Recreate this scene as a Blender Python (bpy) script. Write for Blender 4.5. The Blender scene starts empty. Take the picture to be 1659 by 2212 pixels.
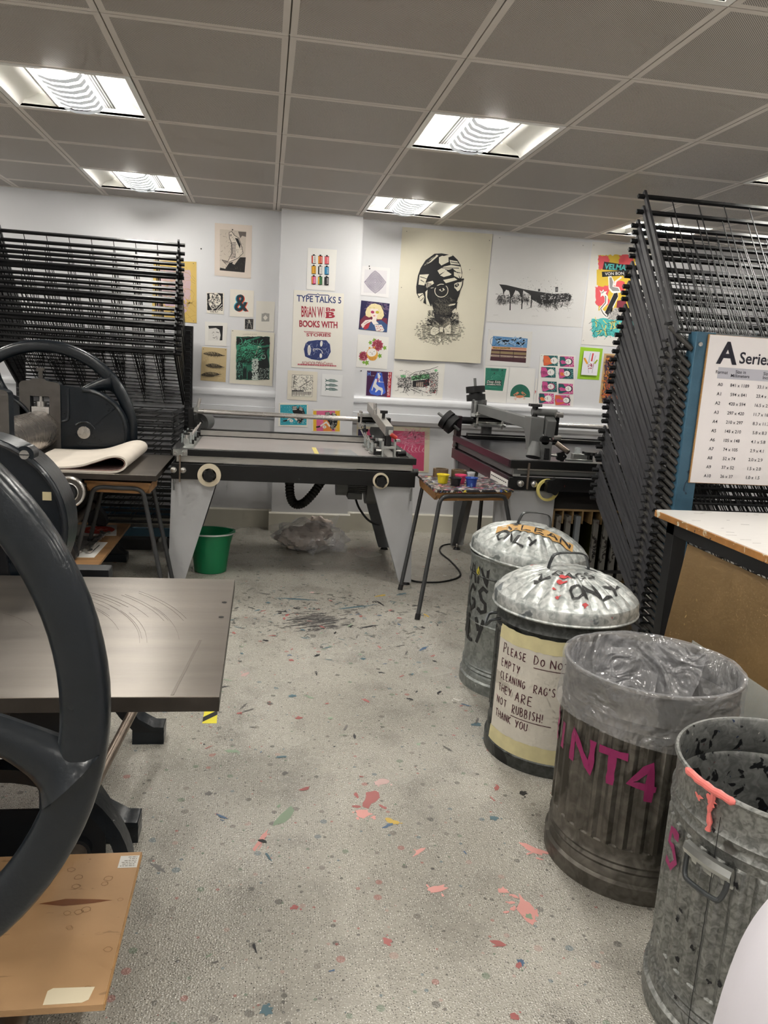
import bpy, math, random
from math import pi, sin, cos, radians as rad
from mathutils import Vector, Matrix

# ---------------------------------------------------------------- camera, exposure, world
S = bpy.context.scene
COL = S.collection
cam = bpy.data.cameras.new('camera')
cam.sensor_fit = 'HORIZONTAL'; cam.sensor_width = 36.0; cam.lens = 1693.25 * 36.0 / 1659.0
cam.clip_start = 0.02
camo = bpy.data.objects.new('camera', cam); COL.objects.link(camo)
RGT = (0.98727644, -0.14675495, 0.06122267); FWD = (0.15588206, 0.96925514, -0.19038188); UPV = (-0.03140091, 0.19750306, 0.97979923)
CAMLOC = (-0.0514526, -6.9064301, 1.5272389)
camo.matrix_world = Matrix(((RGT[0], UPV[0], -FWD[0], CAMLOC[0]), (RGT[1], UPV[1], -FWD[1], CAMLOC[1]),
                            (RGT[2], UPV[2], -FWD[2], CAMLOC[2]), (0, 0, 0, 1)))
S.camera = camo
S.view_settings.view_transform = 'Standard'; S.view_settings.look = 'None'
S.view_settings.exposure = 0.95; S.view_settings.gamma = 1.0; S.view_settings.use_curve_mapping = False
W = bpy.data.worlds.new('world'); S.world = W; W.use_nodes = True
W.node_tree.nodes['Background'].inputs[0].default_value = (0.8, 0.85, 0.9, 1)
W.node_tree.nodes['Background'].inputs[1].default_value = 0.05
LAMP = 76.0          # emission of the ceiling lamp diffusers
S.cycles.use_adaptive_sampling = True; S.cycles.adaptive_threshold = 0.06; S.cycles.adaptive_min_samples = 12; S.cycles.use_light_tree = False; S.cycles.use_denoising = True
S.cycles.max_bounces = 8; S.cycles.diffuse_bounces = 3; S.cycles.glossy_bounces = 3
S.cycles.transparent_max_bounces = 24; S.cycles.transmission_bounces = 6
S.cycles.sample_clamp_indirect = 6.0; S.cycles.caustics_reflective = False; S.cycles.caustics_refractive = False

# ---------------------------------------------------------------- room dimensions
CEIL = 2.68; TILE = 0.675
XL, XR, YB, YF = -3.7, 4.75, 0.0, -9.6
GY0 = 0.36           # first ceiling grid line (r = 0) in y; grid line r sits at GY0 - r*TILE

def lin(c):
    return tuple((v / 12.92) if v <= 0.04045 else ((v + 0.055) / 1.055) ** 2.4 for v in c)
def hexc(h):
    return lin(tuple(int(h[i:i + 2], 16) / 255 for i in (0, 2, 4)))

# ---------------------------------------------------------------- materials
MATS = {}
def nodes_of(m):
    return m.node_tree.nodes, m.node_tree.links
def mat(name, col, rough=0.5, metal=0.0, spec=0.5, coat=0.0, var=0.0, vscale=8.0, bump=0.0, bscale=60.0, alpha=1.0, trans=0.0, stretch=None, emit=0.0):
    """principled material; var = mottling of the base colour, bump = fine surface relief"""
    if name in MATS: return MATS[name]
    m = bpy.data.materials.new(name); m.use_nodes = True
    n, l = nodes_of(m); b = n['Principled BSDF']
    if isinstance(col, str): col = hexc(col)
    b.inputs['Base Color'].default_value = (*col, 1); b.inputs['Roughness'].default_value = rough
    b.inputs['Metallic'].default_value = metal; b.inputs['Specular IOR Level'].default_value = spec
    b.inputs['Coat Weight'].default_value = coat; b.inputs['Alpha'].default_value = alpha
    b.inputs['Transmission Weight'].default_value = trans
    if emit: b.inputs['Emission Color'].default_value = (*col, 1); b.inputs['Emission Strength'].default_value = emit
    if var or bump:
        tc = n.new('ShaderNodeTexCoord'); src = tc.outputs['Object']
        if stretch:
            mp = n.new('ShaderNodeMapping'); mp.inputs['Scale'].default_value = stretch
            l.new(src, mp.inputs['Vector']); src = mp.outputs['Vector']
        if var:
            t = n.new('ShaderNodeTexNoise'); t.inputs['Scale'].default_value = vscale; t.inputs['Detail'].default_value = 6
            l.new(src, t.inputs['Vector'])
            r = n.new('ShaderNodeValToRGB'); r.color_ramp.elements[0].position = 0.3; r.color_ramp.elements[1].position = 0.7
            r.color_ramp.elements[0].color = (*[max(0, c * (1 - var)) for c in col], 1)
            r.color_ramp.elements[1].color = (*[min(1, c * (1 + var)) for c in col], 1)
            l.new(t.outputs['Fac'], r.inputs[0]); l.new(r.outputs[0], b.inputs['Base Color'])
            mr = n.new('ShaderNodeMapRange'); mr.inputs[3].default_value = max(0.02, rough - 0.12 * min(1, var * 3)); mr.inputs[4].default_value = min(1, rough + 0.12 * min(1, var * 3))
            l.new(t.outputs['Fac'], mr.inputs[0]); l.new(mr.outputs[0], b.inputs['Roughness'])
        if bump:
            t2 = n.new('ShaderNodeTexNoise'); t2.inputs['Scale'].default_value = bscale; t2.inputs['Detail'].default_value = 3
            l.new(src, t2.inputs['Vector'])
            bp = n.new('ShaderNodeBump'); bp.inputs['Strength'].default_value = bump; bp.inputs['Distance'].default_value = 0.01
            l.new(t2.outputs['Fac'], bp.inputs['Height']); l.new(bp.outputs[0], b.inputs['Normal'])
    MATS[name] = m
    return m

def splat_mat(name, base, cols, rough=0.5, metal=0.0, scale=30.0, amount=0.5, var=0.2, vscale=10.0, bump=0.05, bscale=80.0, stretch=None):
    """base surface with paint spots: each colour has its own noise field, thresholded"""
    m = mat(name, base, rough, metal, var=var, vscale=vscale, bump=bump, bscale=bscale)
    n, l = nodes_of(m); b = n['Principled BSDF']
    prev = b.inputs['Base Color'].links[0].from_socket
    tc = n.new('ShaderNodeTexCoord'); src = tc.outputs['Object']
    if stretch:
        mp = n.new('ShaderNodeMapping'); mp.inputs['Scale'].default_value = stretch
        l.new(src, mp.inputs['Vector']); src = mp.outputs['Vector']
    for i, (c, sc, thr) in enumerate(cols):
        mp = n.new('ShaderNodeMapping'); mp.inputs['Location'].default_value = (3.1 * i + 1.7, 5.3 * i, 2.9 * i)
        l.new(src, mp.inputs['Vector'])
        t = n.new('ShaderNodeTexNoise'); t.inputs['Scale'].default_value = scale * sc; t.inputs['Detail'].default_value = 4; t.inputs['Roughness'].default_value = 0.6
        t.inputs['Distortion'].default_value = 0.6
        l.new(mp.outputs[0], t.inputs['Vector'])
        mr = n.new('ShaderNodeMapRange'); mr.inputs[1].default_value = thr; mr.inputs[2].default_value = thr + 0.02
        l.new(t.outputs['Fac'], mr.inputs[0])
        mx = n.new('ShaderNodeMix'); mx.data_type = 'RGBA'
        l.new(mr.outputs[0], mx.inputs[0]); l.new(prev, mx.inputs[6]); mx.inputs[7].default_value = (*hexc(c), 1)
        prev = mx.outputs[2]
    l.new(prev, b.inputs['Base Color'])
    return m

# ---------------------------------------------------------------- mesh building
O3 = {}          # world origin of every thing and part, so that meshes can be written in world coordinates
class MB:
    """collects shapes with material slots; build() links them as ONE mesh object"""
    def __init__(s): s.v = []; s.f = []; s.m = []; s.sm = []; s.mats = []
    def slot(s, m):
        if m not in s.mats: s.mats.append(m)
        return s.mats.index(m)
    def add(s, vs, fs, m, smooth=False):
        o = len(s.v); s.v += [tuple(p) for p in vs]; k = s.slot(m)
        for f in fs: s.f.append([i + o for i in f]); s.m.append(k); s.sm.append(smooth)
    def box(s, lo, hi, m, M=None):
        x0, y0, z0 = lo; x1, y1, z1 = hi
        vs = [(x0, y0, z0), (x1, y0, z0), (x1, y1, z0), (x0, y1, z0), (x0, y0, z1), (x1, y0, z1), (x1, y1, z1), (x0, y1, z1)]
        if M is not None: vs = [M @ Vector(p) for p in vs]
        s.add(vs, [(0, 3, 2, 1), (4, 5, 6, 7), (0, 1, 5, 4), (1, 2, 6, 5), (2, 3, 7, 6), (3, 0, 4, 7)], m)
    def bar(s, a, b, w, h, m, up=(0, 0, 1)):
        """rectangular bar from a to b; w across, h along up"""
        a = Vector(a); b = Vector(b); d = (b - a).normalized(); u = Vector(up)
        r = d.cross(u)
        if r.length < 1e-4: r = d.cross(Vector((0, 1, 0)))
        r.normalize(); u = r.cross(d).normalized()
        vs = []
        for p in (a, b):
            for sx, sz in ((-1, -1), (1, -1), (1, 1), (-1, 1)): vs.append(p + r * (sx * w / 2) + u * (sz * h / 2))
        s.add(vs, [(0, 1, 2, 3), (7, 6, 5, 4), (0, 4, 5, 1), (1, 5, 6, 2), (2, 6, 7, 3), (3, 7, 4, 0)], m)
    def cyl(s, a, b, r0, m, r1=None, n=20, caps=True, smooth=True):
        r1 = r0 if r1 is None else r1
        a = Vector(a); b = Vector(b); d = (b - a).normalized()
        u = d.cross(Vector((0, 0, 1)) if abs(d.z) < 0.9 else Vector((1, 0, 0))).normalized(); w = d.cross(u)
        vs = [a + (u * cos(2 * pi * i / n) + w * sin(2 * pi * i / n)) * r0 for i in range(n)]
        vs += [b + (u * cos(2 * pi * i / n) + w * sin(2 * pi * i / n)) * r1 for i in range(n)]
        s.add(vs, [(i, (i + 1) % n, n + (i + 1) % n, n + i) for i in range(n)], m, smooth)
        if caps:
            s.add(vs[:n], [tuple(range(n))[::-1]], m); s.add(vs[n:], [tuple(range(n))], m)
    def tube(s, pts, r, m, n=10, closed=False, caps=True, sx=1.0):
        """round tube along a path; r may be a list"""
        pts = [Vector(p) for p in pts]; N = len(pts); rs = r if isinstance(r, (list, tuple)) else [r] * N
        vs = []; prev = None
        for i, p in enumerate(pts):
            if closed: d = pts[(i + 1) % N] - pts[i - 1]
            else: d = pts[min(i + 1, N - 1)] - pts[max(i - 1, 0)]
            d.normalize()
            if prev is None:
                u = d.cross(Vector((0, 0, 1)) if abs(d.z) < 0.9 else Vector((0, 1, 0))).normalized()
            else:
                u = prev - d * prev.dot(d); u.normalize()
            prev = u; w = d.cross(u)
            vs += [p + (u * cos(2 * pi * k / n) * sx + w * sin(2 * pi * k / n)) * rs[i] for k in range(n)]
        fs = []
        for i in range(N if closed else N - 1):
            j = (i + 1) % N
            fs += [(i * n + k, i * n + (k + 1) % n, j * n + (k + 1) % n, j * n + k) for k in range(n)]
        s.add(vs, fs, m, True)
        if caps and not closed:
            s.add(vs[:n], [tuple(range(n))[::-1]], m); s.add(vs[-n:], [tuple(range(n))], m)
    def lathe(s, prof, c, m, n=40, fn=None, smooth=True, a0=0.0, a1=2 * pi):
        """prof = [(r, z)...]; fn(angle, r, z, k) -> (r, z) may ripple it; m may be a list per ring"""
        full = abs(a1 - a0 - 2 * pi) < 1e-6; K = n if full else n + 1
        vs = []
        for k, (r, z) in enumerate(prof):
            for i in range(K):
                a = a0 + (a1 - a0) * i / n; rr, zz = (r, z) if fn is None else fn(a, r, z, k)
                vs.append((c[0] + rr * cos(a), c[1] + rr * sin(a), c[2] + zz))
        for k in range(len(prof) - 1):
            mm = m[k] if isinstance(m, list) else m
            o = [(k * K + i, k * K + (i + 1) % K, (k + 1) * K + (i + 1) % K, (k + 1) * K + i) for i in range(n)]
            if k == 0: base = len(s.v); s.v += [tuple(p) for p in vs]
            kk = s.slot(mm)
            for f in o: s.f.append([q + base for q in f]); s.m.append(kk); s.sm.append(smooth)
    def disc(s, c, r, m, axis='z', n=24, flip=False):
        vs = []
        for i in range(n):
            a = 2 * pi * i / n; p, q = r * cos(a), r * sin(a)
            vs.append({'z': (c[0] + p, c[1] + q, c[2]), 'y': (c[0] + p, c[1], c[2] + q), 'x': (c[0], c[1] + p, c[2] + q)}[axis])
        s.add(vs, [tuple(range(n))[::-1] if flip else tuple(range(n))], m)
    def prism(s, poly, y0, y1, m, axis='y', smooth=False):
        """extrude a 2-D outline: axis y -> poly is (x, z); axis x -> (y, z); axis z -> (x, y)"""
        def P(p, t): return {'y': (p[0], t, p[1]), 'x': (t, p[0], p[1]), 'z': (p[0], p[1], t)}[axis]
        n = len(poly); vs = [P(p, y0) for p in poly] + [P(p, y1) for p in poly]
        s.add(vs, [(i, (i + 1) % n, n + (i + 1) % n, n + i) for i in range(n)], m, smooth)
        s.add(vs[:n], [tuple(range(n))[::-1]], m); s.add(vs[n:], [tuple(range(n))], m)
    def ball(s, c, r, m, n=14, sc=(1, 1, 1), fn=None):
        vs = []; fs = []; R = n // 2
        for j in range(R + 1):
            t = pi * j / R
            for i in range(n):
                a = 2 * pi * i / n; d = Vector((sin(t) * cos(a), sin(t) * sin(a), cos(t)))
                k = r if fn is None else r * fn(d)
                vs.append((c[0] + d.x * k * sc[0], c[1] + d.y * k * sc[1], c[2] + d.z * k * sc[2]))
        for j in range(R):
            fs += [(j * n + i, (j + 1) * n + i, (j + 1) * n + (i + 1) % n, j * n + (i + 1) % n) for i in range(n)]
        s.add(vs, fs, m, True)
    def torus(s, c, R, r, m, axis='y', n=48, k=12, sx=1.0):
        pts = []
        for i in range(n):
            a = 2 * pi * i / n; p, q = R * cos(a), R * sin(a)
            pts.append({'z': (c[0] + p, c[1] + q, c[2]), 'y': (c[0] + p, c[1], c[2] + q), 'x': (c[0], c[1] + p, c[2] + q)}[axis])
        s.tube(pts, r, m, k, closed=True, sx=sx)
    def build(s, name, parent=None, bevel=0.0, off=None, sharp=35):
        me = bpy.data.meshes.new(name)
        o3 = Vector(off) if off is not None else (O3[parent.name] if parent is not None else Vector((0, 0, 0)))
        me.from_pydata([tuple(Vector(p) - o3) for p in s.v], [], s.f)
        for mm in s.mats: me.materials.append(mm)
        me.polygons.foreach_set('material_index', s.m); me.polygons.foreach_set('use_smooth', s.sm)
        me.update()
        try: me.set_sharp_from_angle(angle=rad(sharp))
        except Exception: pass
        ob = bpy.data.objects.new(name, me); COL.objects.link(ob)
        O3[ob.name] = o3
        if parent is not None: ob.parent = parent
        elif off is not None: ob.location = off
        if bevel:
            md = ob.modifiers.new('bevel', 'BEVEL'); md.width = bevel; md.segments = 2; md.limit_method = 'ANGLE'; md.angle_limit = rad(50)
        return ob

def tag(o, label, cat, group=None):
    o['label'] = label; o['category'] = cat
    if group: o['group'] = group
    return o
def thing(name, label, cat, loc=(0, 0, 0), group=None):
    o = bpy.data.objects.new(name, None); COL.objects.link(o); o.location = loc; O3[o.name] = Vector(loc)
    o.empty_display_size = 0.1
    return tag(o, label, cat, group)
def struct(o): o['kind'] = 'structure'; return o
def stuff(o): o['kind'] = 'stuff'; return o
def dup(root, loc, label=None, rotz=None):
    r = root.copy(); COL.objects.link(r); r.location = loc
    if rotz is not None: r.rotation_euler = (0, 0, rotz)
    if label: r['label'] = label
    for ch in list(root.children):
        c = ch.copy(); COL.objects.link(c); c.parent = r
        for g in ch.children:
            d = g.copy(); COL.objects.link(d); d.parent = c
    return r
def arc(cx, cy, r, a0, a1, n=12):
    return [(cx + r * cos(rad(a0 + (a1 - a0) * i / n)), cy + r * sin(rad(a0 + (a1 - a0) * i / n))) for i in range(n + 1)]
def smooth_path(pts, k=6):
    """Catmull-Rom through the points"""
    P = [Vector(p) for p in pts]; P = [P[0]] + P + [P[-1]]; out = []
    for i in range(1, len(P) - 2):
        for j in range(k):
            t = j / k; a, b, c, d = P[i - 1], P[i], P[i + 1], P[i + 2]
            out.append(0.5 * ((2 * b) + (c - a) * t + (2 * a - 5 * b + 4 * c - d) * t * t + (3 * b - a - 3 * c + d) * t ** 3))
    out.append(P[-2]); return out

# ---------------------------------------------------------------- lettering
_TXT = {}
def text_polys(s, bold=0.0, shear=0.0):
    """outline of a line of type as polygons in a unit box, v down; also returns width/height"""
    key = (s, bold, shear)
    if key in _TXT: return _TXT[key]
    cu = bpy.data.curves.new('type', 'FONT'); cu.body = s; cu.offset = bold; cu.shear = shear; cu.resolution_u = 3
    ob = bpy.data.objects.new('type', cu); COL.objects.link(ob)
    dg = bpy.context.evaluated_depsgraph_get(); ev = ob.evaluated_get(dg); me = ev.to_mesh()
    V = [(v.co.x, v.co.y) for v in me.vertices]; F = [[V[i] for i in p.vertices] for p in me.polygons]
    ev.to_mesh_clear(); bpy.data.objects.remove(ob); bpy.data.curves.remove(cu)
    x0 = min(p[0] for p in V); x1 = max(p[0] for p in V); y0 = min(p[1] for p in V); y1 = max(p[1] for p in V)
    res = ([[((x - x0) / (x1 - x0), 1 - (y - y0) / (y1 - y0)) for x, y in f] for f in F], (x1 - x0) / (y1 - y0))
    _TXT[key] = res; return res
STROKES = {
 'A': [[(0, 1), (.5, 0), (1, 1)], [(.2, .62), (.8, .62)]], 'B': [[(0, 0), (0, 1), (.7, .95), (.85, .72), (.6, .5), (0, .47)], [(0, 0), (.6, .05), (.7, .28), (.45, .46)]],
 'C': [[(.95, .15), (.5, 0), (.1, .3), (.1, .7), (.5, 1), (.95, .85)]], 'D': [[(0, 0), (0, 1), (.6, .9), (.95, .5), (.6, .1), (0, 0)]],
 'E': [[(.9, 0), (.05, 0), (.05, 1), (.95, 1)], [(.05, .48), (.75, .48)]], 'G': [[(.95, .15), (.5, 0), (.05, .35), (.1, .8), (.5, 1), (.95, .8), (.95, .55), (.55, .55)]],
 'H': [[(0, 0), (0, 1)], [(1, 0), (1, 1)], [(0, .5), (1, .5)]], 'I': [[(.5, 0), (.5, 1)]], 'K': [[(0, 0), (0, 1)], [(.9, 0), (0, .55), (1, 1)]],
 'L': [[(.05, 0), (.05, 1), (.95, 1)]], 'M': [[(0, 1), (.1, 0), (.5, .6), (.9, 0), (1, 1)]], 'N': [[(0, 1), (0, 0), (1, 1), (1, 0)]],
 'O': [[(.5, 0), (.1, .2), (0, .55), (.2, .92), (.55, 1), (.95, .75), (1, .35), (.75, .05), (.5, 0)]], 'P': [[(.05, 1), (.05, 0), (.7, .03), (.9, .28), (.6, .52), (.05, .55)]],
 'R': [[(.05, 1), (.05, 0), (.7, .03), (.88, .26), (.6, .48), (.05, .5), (.95, 1)]], 'S': [[(.9, .1), (.5, 0), (.15, .2), (.4, .46), (.8, .6), (.85, .88), (.45, 1), (.05, .88)]],
 'T': [[(0, .02), (1, 0)], [(.5, 0), (.5, 1)]], 'U': [[(0, 0), (.03, .75), (.4, 1), (.85, .85), (.95, 0)]], 'Y': [[(0, 0), (.5, .5)], [(1, 0), (.35, 1)]],
 '!': [[(.5, 0), (.45, .68)], [(.42, .9), (.42, 1)]], '4': [[(.75, 1), (.75, 0), (0, .6), (1, .65)]], '5': [[(.95, 0), (.25, .02), (.15, .42), (.6, .4), (.95, .68), (.6, .98), (.05, .95)]],
 '9': [[(.9, .3), (.5, .5), (.1, .3), (.5, 0), (.9, .3), (.7, 1)]], '0': [[(.5, 0), (.1, .5), (.5, 1), (.9, .5), (.5, 0)]],
 "'": [[(.5, 0), (.45, .25)]], ' ': []}
def ribbon(pts, w, rng=None, maxlen=0.06):
    """2-D polyline -> list of quads (brush stroke), subdivided so that it can follow a curved surface"""
    P = [pts[0]]
    for a, b in zip(pts, pts[1:]):
        d = math.hypot(b[0] - a[0], b[1] - a[1]); k = max(1, int(d / maxlen))
        P += [(a[0] + (b[0] - a[0]) * j / k, a[1] + (b[1] - a[1]) * j / k) for j in range(1, k + 1)]
    L = []
    for i, p in enumerate(P):
        a = P[max(i - 1, 0)]; b = P[min(i + 1, len(P) - 1)]
        dx, dy = b[0] - a[0], b[1] - a[1]; q = math.hypot(dx, dy) or 1
        ww = w * (1 + (rng.uniform(-.25, .25) if rng else 0)) / 2
        L.append(((p[0] - dy / q * ww, p[1] + dx / q * ww), (p[0] + dy / q * ww, p[1] - dx / q * ww)))
    return [[L[i][0], L[i + 1][0], L[i + 1][1], L[i][1]] for i in range(len(L) - 1)]
def hand(s, x, y, cw, ch, gap, w, rng, slope=0.0, small=None):
    """hand-lettered string as stroke quads; x,y top-left, v down"""
    out = []; cx = x
    for c in s:
        if c == ' ': cx += cw * 0.7; continue
        narrow = 0.35 if c in "I!'" else 1.0
        h = ch * (small if (small and c.islower()) else 1); y0 = y + (ch - h) + rng.uniform(-.03, .03) * ch
        for st in STROKES[c.upper()]:
            pts = [(cx + p[0] * cw * narrow, y0 + slope * (cx - x) + p[1] * h) for p in st]
            out += ribbon(pts, w, rng, maxlen=cw * 0.4)
        cx += cw * narrow + gap
    return out
# ---------------------------------------------------------------- setting
def floor_mat():
    m = bpy.data.materials.new('speckled_vinyl'); m.use_nodes = True; n, l = nodes_of(m); b = n['Principled BSDF']
    tc = n.new('ShaderNodeTexCoord'); V = tc.outputs['Object']
    def noise(sc, det=4, loc=(0, 0, 0), dist=0.0, vec=None):
        mp = n.new('ShaderNodeMapping'); mp.inputs['Location'].default_value = loc; l.new(vec or V, mp.inputs['Vector'])
        t = n.new('ShaderNodeTexNoise'); t.inputs['Scale'].default_value = sc; t.inputs['Detail'].default_value = det; t.inputs['Distortion'].default_value = dist
        l.new(mp.outputs[0], t.inputs['Vector']); return t.outputs['Fac']
    def ramp(f, a, bb):
        r = n.new('ShaderNodeMapRange'); r.inputs[1].default_value = a; r.inputs[2].default_value = bb; l.new(f, r.inputs[0]); return r.outputs[0]
    def mix(prev, col, fac, k=1.0):
        x = n.new('ShaderNodeMix'); x.data_type = 'RGBA'; 
        if k != 1.0:
            q = n.new('ShaderNodeMath'); q.operation = 'MULTIPLY'; q.inputs[1].default_value = k; l.new(fac, q.inputs[0]); fac = q.outputs[0]
        l.new(fac, x.inputs[0]); l.new(prev, x.inputs[6]) if not isinstance(prev, tuple) else setattr(x.inputs[6], 'default_value', (*prev, 1))
        x.inputs[7].default_value = (*col, 1); return x.outputs[2]
    def dots(sc, rad_, keep, loc):
        mp = n.new('ShaderNodeMapping'); mp.inputs['Location'].default_value = loc; l.new(V, mp.inputs['Vector'])
        v = n.new('ShaderNodeTexVoronoi'); v.inputs['Scale'].default_value = sc; v.voronoi_dimensions = '2D'; l.new(mp.outputs[0], v.inputs['Vector'])
        a = ramp(v.outputs['Distance'], rad_, rad_ * 0.8)
        s = n.new('ShaderNodeSeparateColor'); l.new(v.outputs['Color'], s.inputs[0])
        k = n.new('ShaderNodeMath'); k.operation = 'GREATER_THAN'; k.inputs[1].default_value = 1 - keep; l.new(s.outputs[0], k.inputs[0])
        q = n.new('ShaderNodeMath'); q.operation = 'MULTIPLY'; l.new(a, q.inputs[0]); l.new(k.outputs[0], q.inputs[1]); return q.outputs[0]
    c = mix(hexc('b4b0a5'), hexc('a39f95'), ramp(noise(1.6, 3), .35, .7))
    c = mix(c, hexc('837f78'), ramp(noise(5, 3, (4, 1, 0)), .52, .75), .6)
    c = mix(c, hexc('efede6'), dots(150, .20, .30, (0, 0, 0)))          # pale flecks of the sheet
    c = mix(c, hexc('2f2d2b'), dots(140, .19, .26, (7.3, 2.2, 0)))       # dark flecks of the sheet
    def cdots(sc, rad_, keep, loc, prev, k):                            # dropped ink, dried: one field of spots, colour by spot
        mp = n.new('ShaderNodeMapping'); mp.inputs['Location'].default_value = loc; l.new(V, mp.inputs['Vector'])
        v = n.new('ShaderNodeTexVoronoi'); v.inputs['Scale'].default_value = sc; v.voronoi_dimensions = '2D'; l.new(mp.outputs[0], v.inputs['Vector'])
        s = n.new('ShaderNodeSeparateColor'); l.new(v.outputs['Color'], s.inputs[0])
        a_ = n.new('ShaderNodeMath'); a_.operation = 'MULTIPLY_ADD'; a_.inputs[1].default_value = -rad_; l.new(s.outputs[1], a_.inputs[0]); l.new(v.outputs['Distance'], a_.inputs[2])
        f_ = ramp(a_.outputs[0], .02, .0); g_ = n.new('ShaderNodeMath'); g_.operation = 'GREATER_THAN'; g_.inputs[1].default_value = 1 - keep; l.new(s.outputs[0], g_.inputs[0])
        q = n.new('ShaderNodeMath'); q.operation = 'MULTIPLY'; l.new(f_, q.inputs[0]); l.new(g_.outputs[0], q.inputs[1])
        q2 = n.new('ShaderNodeMath'); q2.operation = 'MULTIPLY'; l.new(q.outputs[0], q2.inputs[0]); q2.inputs[1].default_value = k
        cr = n.new('ShaderNodeValToRGB'); cr.color_ramp.interpolation = 'CONSTANT'; cs = ['4b4a4a', '6d6864', '2f2e33', '6d6864', '56707c', 'a8625c', '5f7a63', '7d7870', 'b79a8f']
        for i in range(len(cs) - 2): cr.color_ramp.elements.new(.5)
        for i, h in enumerate(cs): cr.color_ramp.elements[i].position = i / len(cs); cr.color_ramp.elements[i].color = (*hexc(h), 1)
        l.new(s.outputs[2], cr.inputs[0])
        x = n.new('ShaderNodeMix'); x.data_type = 'RGBA'; l.new(q2.outputs[0], x.inputs[0]); l.new(prev, x.inputs[6]); l.new(cr.outputs[0], x.inputs[7]); return x.outputs[2]
    c = cdots(13, .16, .55, (1.1, .3, 0), c, .52)
    c = cdots(34, .18, .34, (5.1, 2.3, 0), c, .6)
    # dense trodden-in ink in the aisle before the tables
    g = n.new('ShaderNodeTexGradient'); g.gradient_type = 'SPHERICAL'
    mp = n.new('ShaderNodeMapping'); mp.inputs['Location'].default_value = (-.40 * .75, 2.35 * 1.25, 0); mp.inputs['Scale'].default_value = (.75, 1.25, 1); l.new(V, mp.inputs['Vector']); l.new(mp.outputs[0], g.inputs[0])
    def aisle(f):
        q = n.new('ShaderNodeMath'); q.operation = 'MULTIPLY'; l.new(f, q.inputs[0]); l.new(ramp(g.outputs[0], .05, .5), q.inputs[1]); return q.outputs[0]
    for col, sc, th, loc in (('5b5955', 14, .63, (1, 2, 0)), ('3f5f68', 15, .66, (5, 2, 0)), ('3a3b3e', 26, .64, (9, 2, 0))):
        c = mix(c, hexc(col), aisle(ramp(noise(sc, 3, loc, .8), th, th + .03)), .7)
    l.new(c, b.inputs['Base Color'])
    b.inputs['Roughness'].default_value = .34; b.inputs['Specular IOR Level'].default_value = .55
    l.new(ramp(noise(3, 1, (2, 2, 0)), .2, .9), (q := n.new('ShaderNodeMapRange')).inputs[0]); q.inputs[3].default_value = .17; q.inputs[4].default_value = .32; l.new(q.outputs[0], b.inputs['Roughness'])
    v = n.new('ShaderNodeTexVoronoi'); v.inputs['Scale'].default_value = 170; v.voronoi_dimensions = '2D'; l.new(V, v.inputs['Vector'])
    bp = n.new('ShaderNodeBump'); bp.inputs['Strength'].default_value = .7; bp.inputs['Distance'].default_value = .0024; l.new(v.outputs['Distance'], bp.inputs['Height']); l.new(bp.outputs[0], b.inputs['Normal'])
    return m
def blob(rng, cx, cy, rx, ry, n=14, rough=.35, rot=0.0):
    out = []
    for i in range(n):
        a = 2 * pi * i / n; k = 1 + rng.uniform(-rough, rough); x, y = rx * k * cos(a), ry * k * sin(a)
        out.append((cx + x * cos(rot) - y * sin(rot), cy + x * sin(rot) + y * cos(rot)))
    return out
mFloor = floor_mat()
f = MB(); f.add([(XL, YF, 0), (XR, YF, 0), (XR, YB, 0), (XL, YB, 0)], [(0, 1, 2, 3)], mFloor)
rng = random.Random(5)
inkc = {k: mat('ink_' + k, c, .45) for k, c in dict(black='2a2a2c', red='a5605c', coral='d99a92', teal='567079', pink='c9a9a4', green='8a9c84', yellow='c9a94e', white='c9c5bd', blue='4b6480', grey='6b6864', smear='565350').items()}
QZ = [.0007]
def splash(x, y, r, c, k=5, el=1.0, rot=None):
    for i in range(k):
        QZ[0] += .0000015; q = QZ[0]
        rr = r * (1 if i == 0 else rng.uniform(.1, .35)); d = 0 if i == 0 else r * rng.uniform(.9, 2.0); a = rng.uniform(0, 6.28)
        ro = rot if rot is not None else rng.uniform(0, 3.1)
        p = blob(rng, x + d * cos(a), y + d * sin(a), rr * el, rr / el, 12, .4, ro)
        f.add([(u, v, q) for u, v in p], [tuple(range(len(p)))], inkc[c])
for k in range(190):        # the scuffed black smear in the aisle: many overlapping bristle strokes
    a = rng.gauss(0, 1); b_ = rng.gauss(0, 1); p = blob(rng, (.29 + .075 * a), -2.5 + .075 * b_, .03, .005, 8, .5, .35 + .12 * rng.gauss(0, 1))
    f.add([(u, v, .0003 + k * .0000015) for u, v in p], [tuple(range(8))], inkc['smear'] if k % 5 else inkc['black'])
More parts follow.
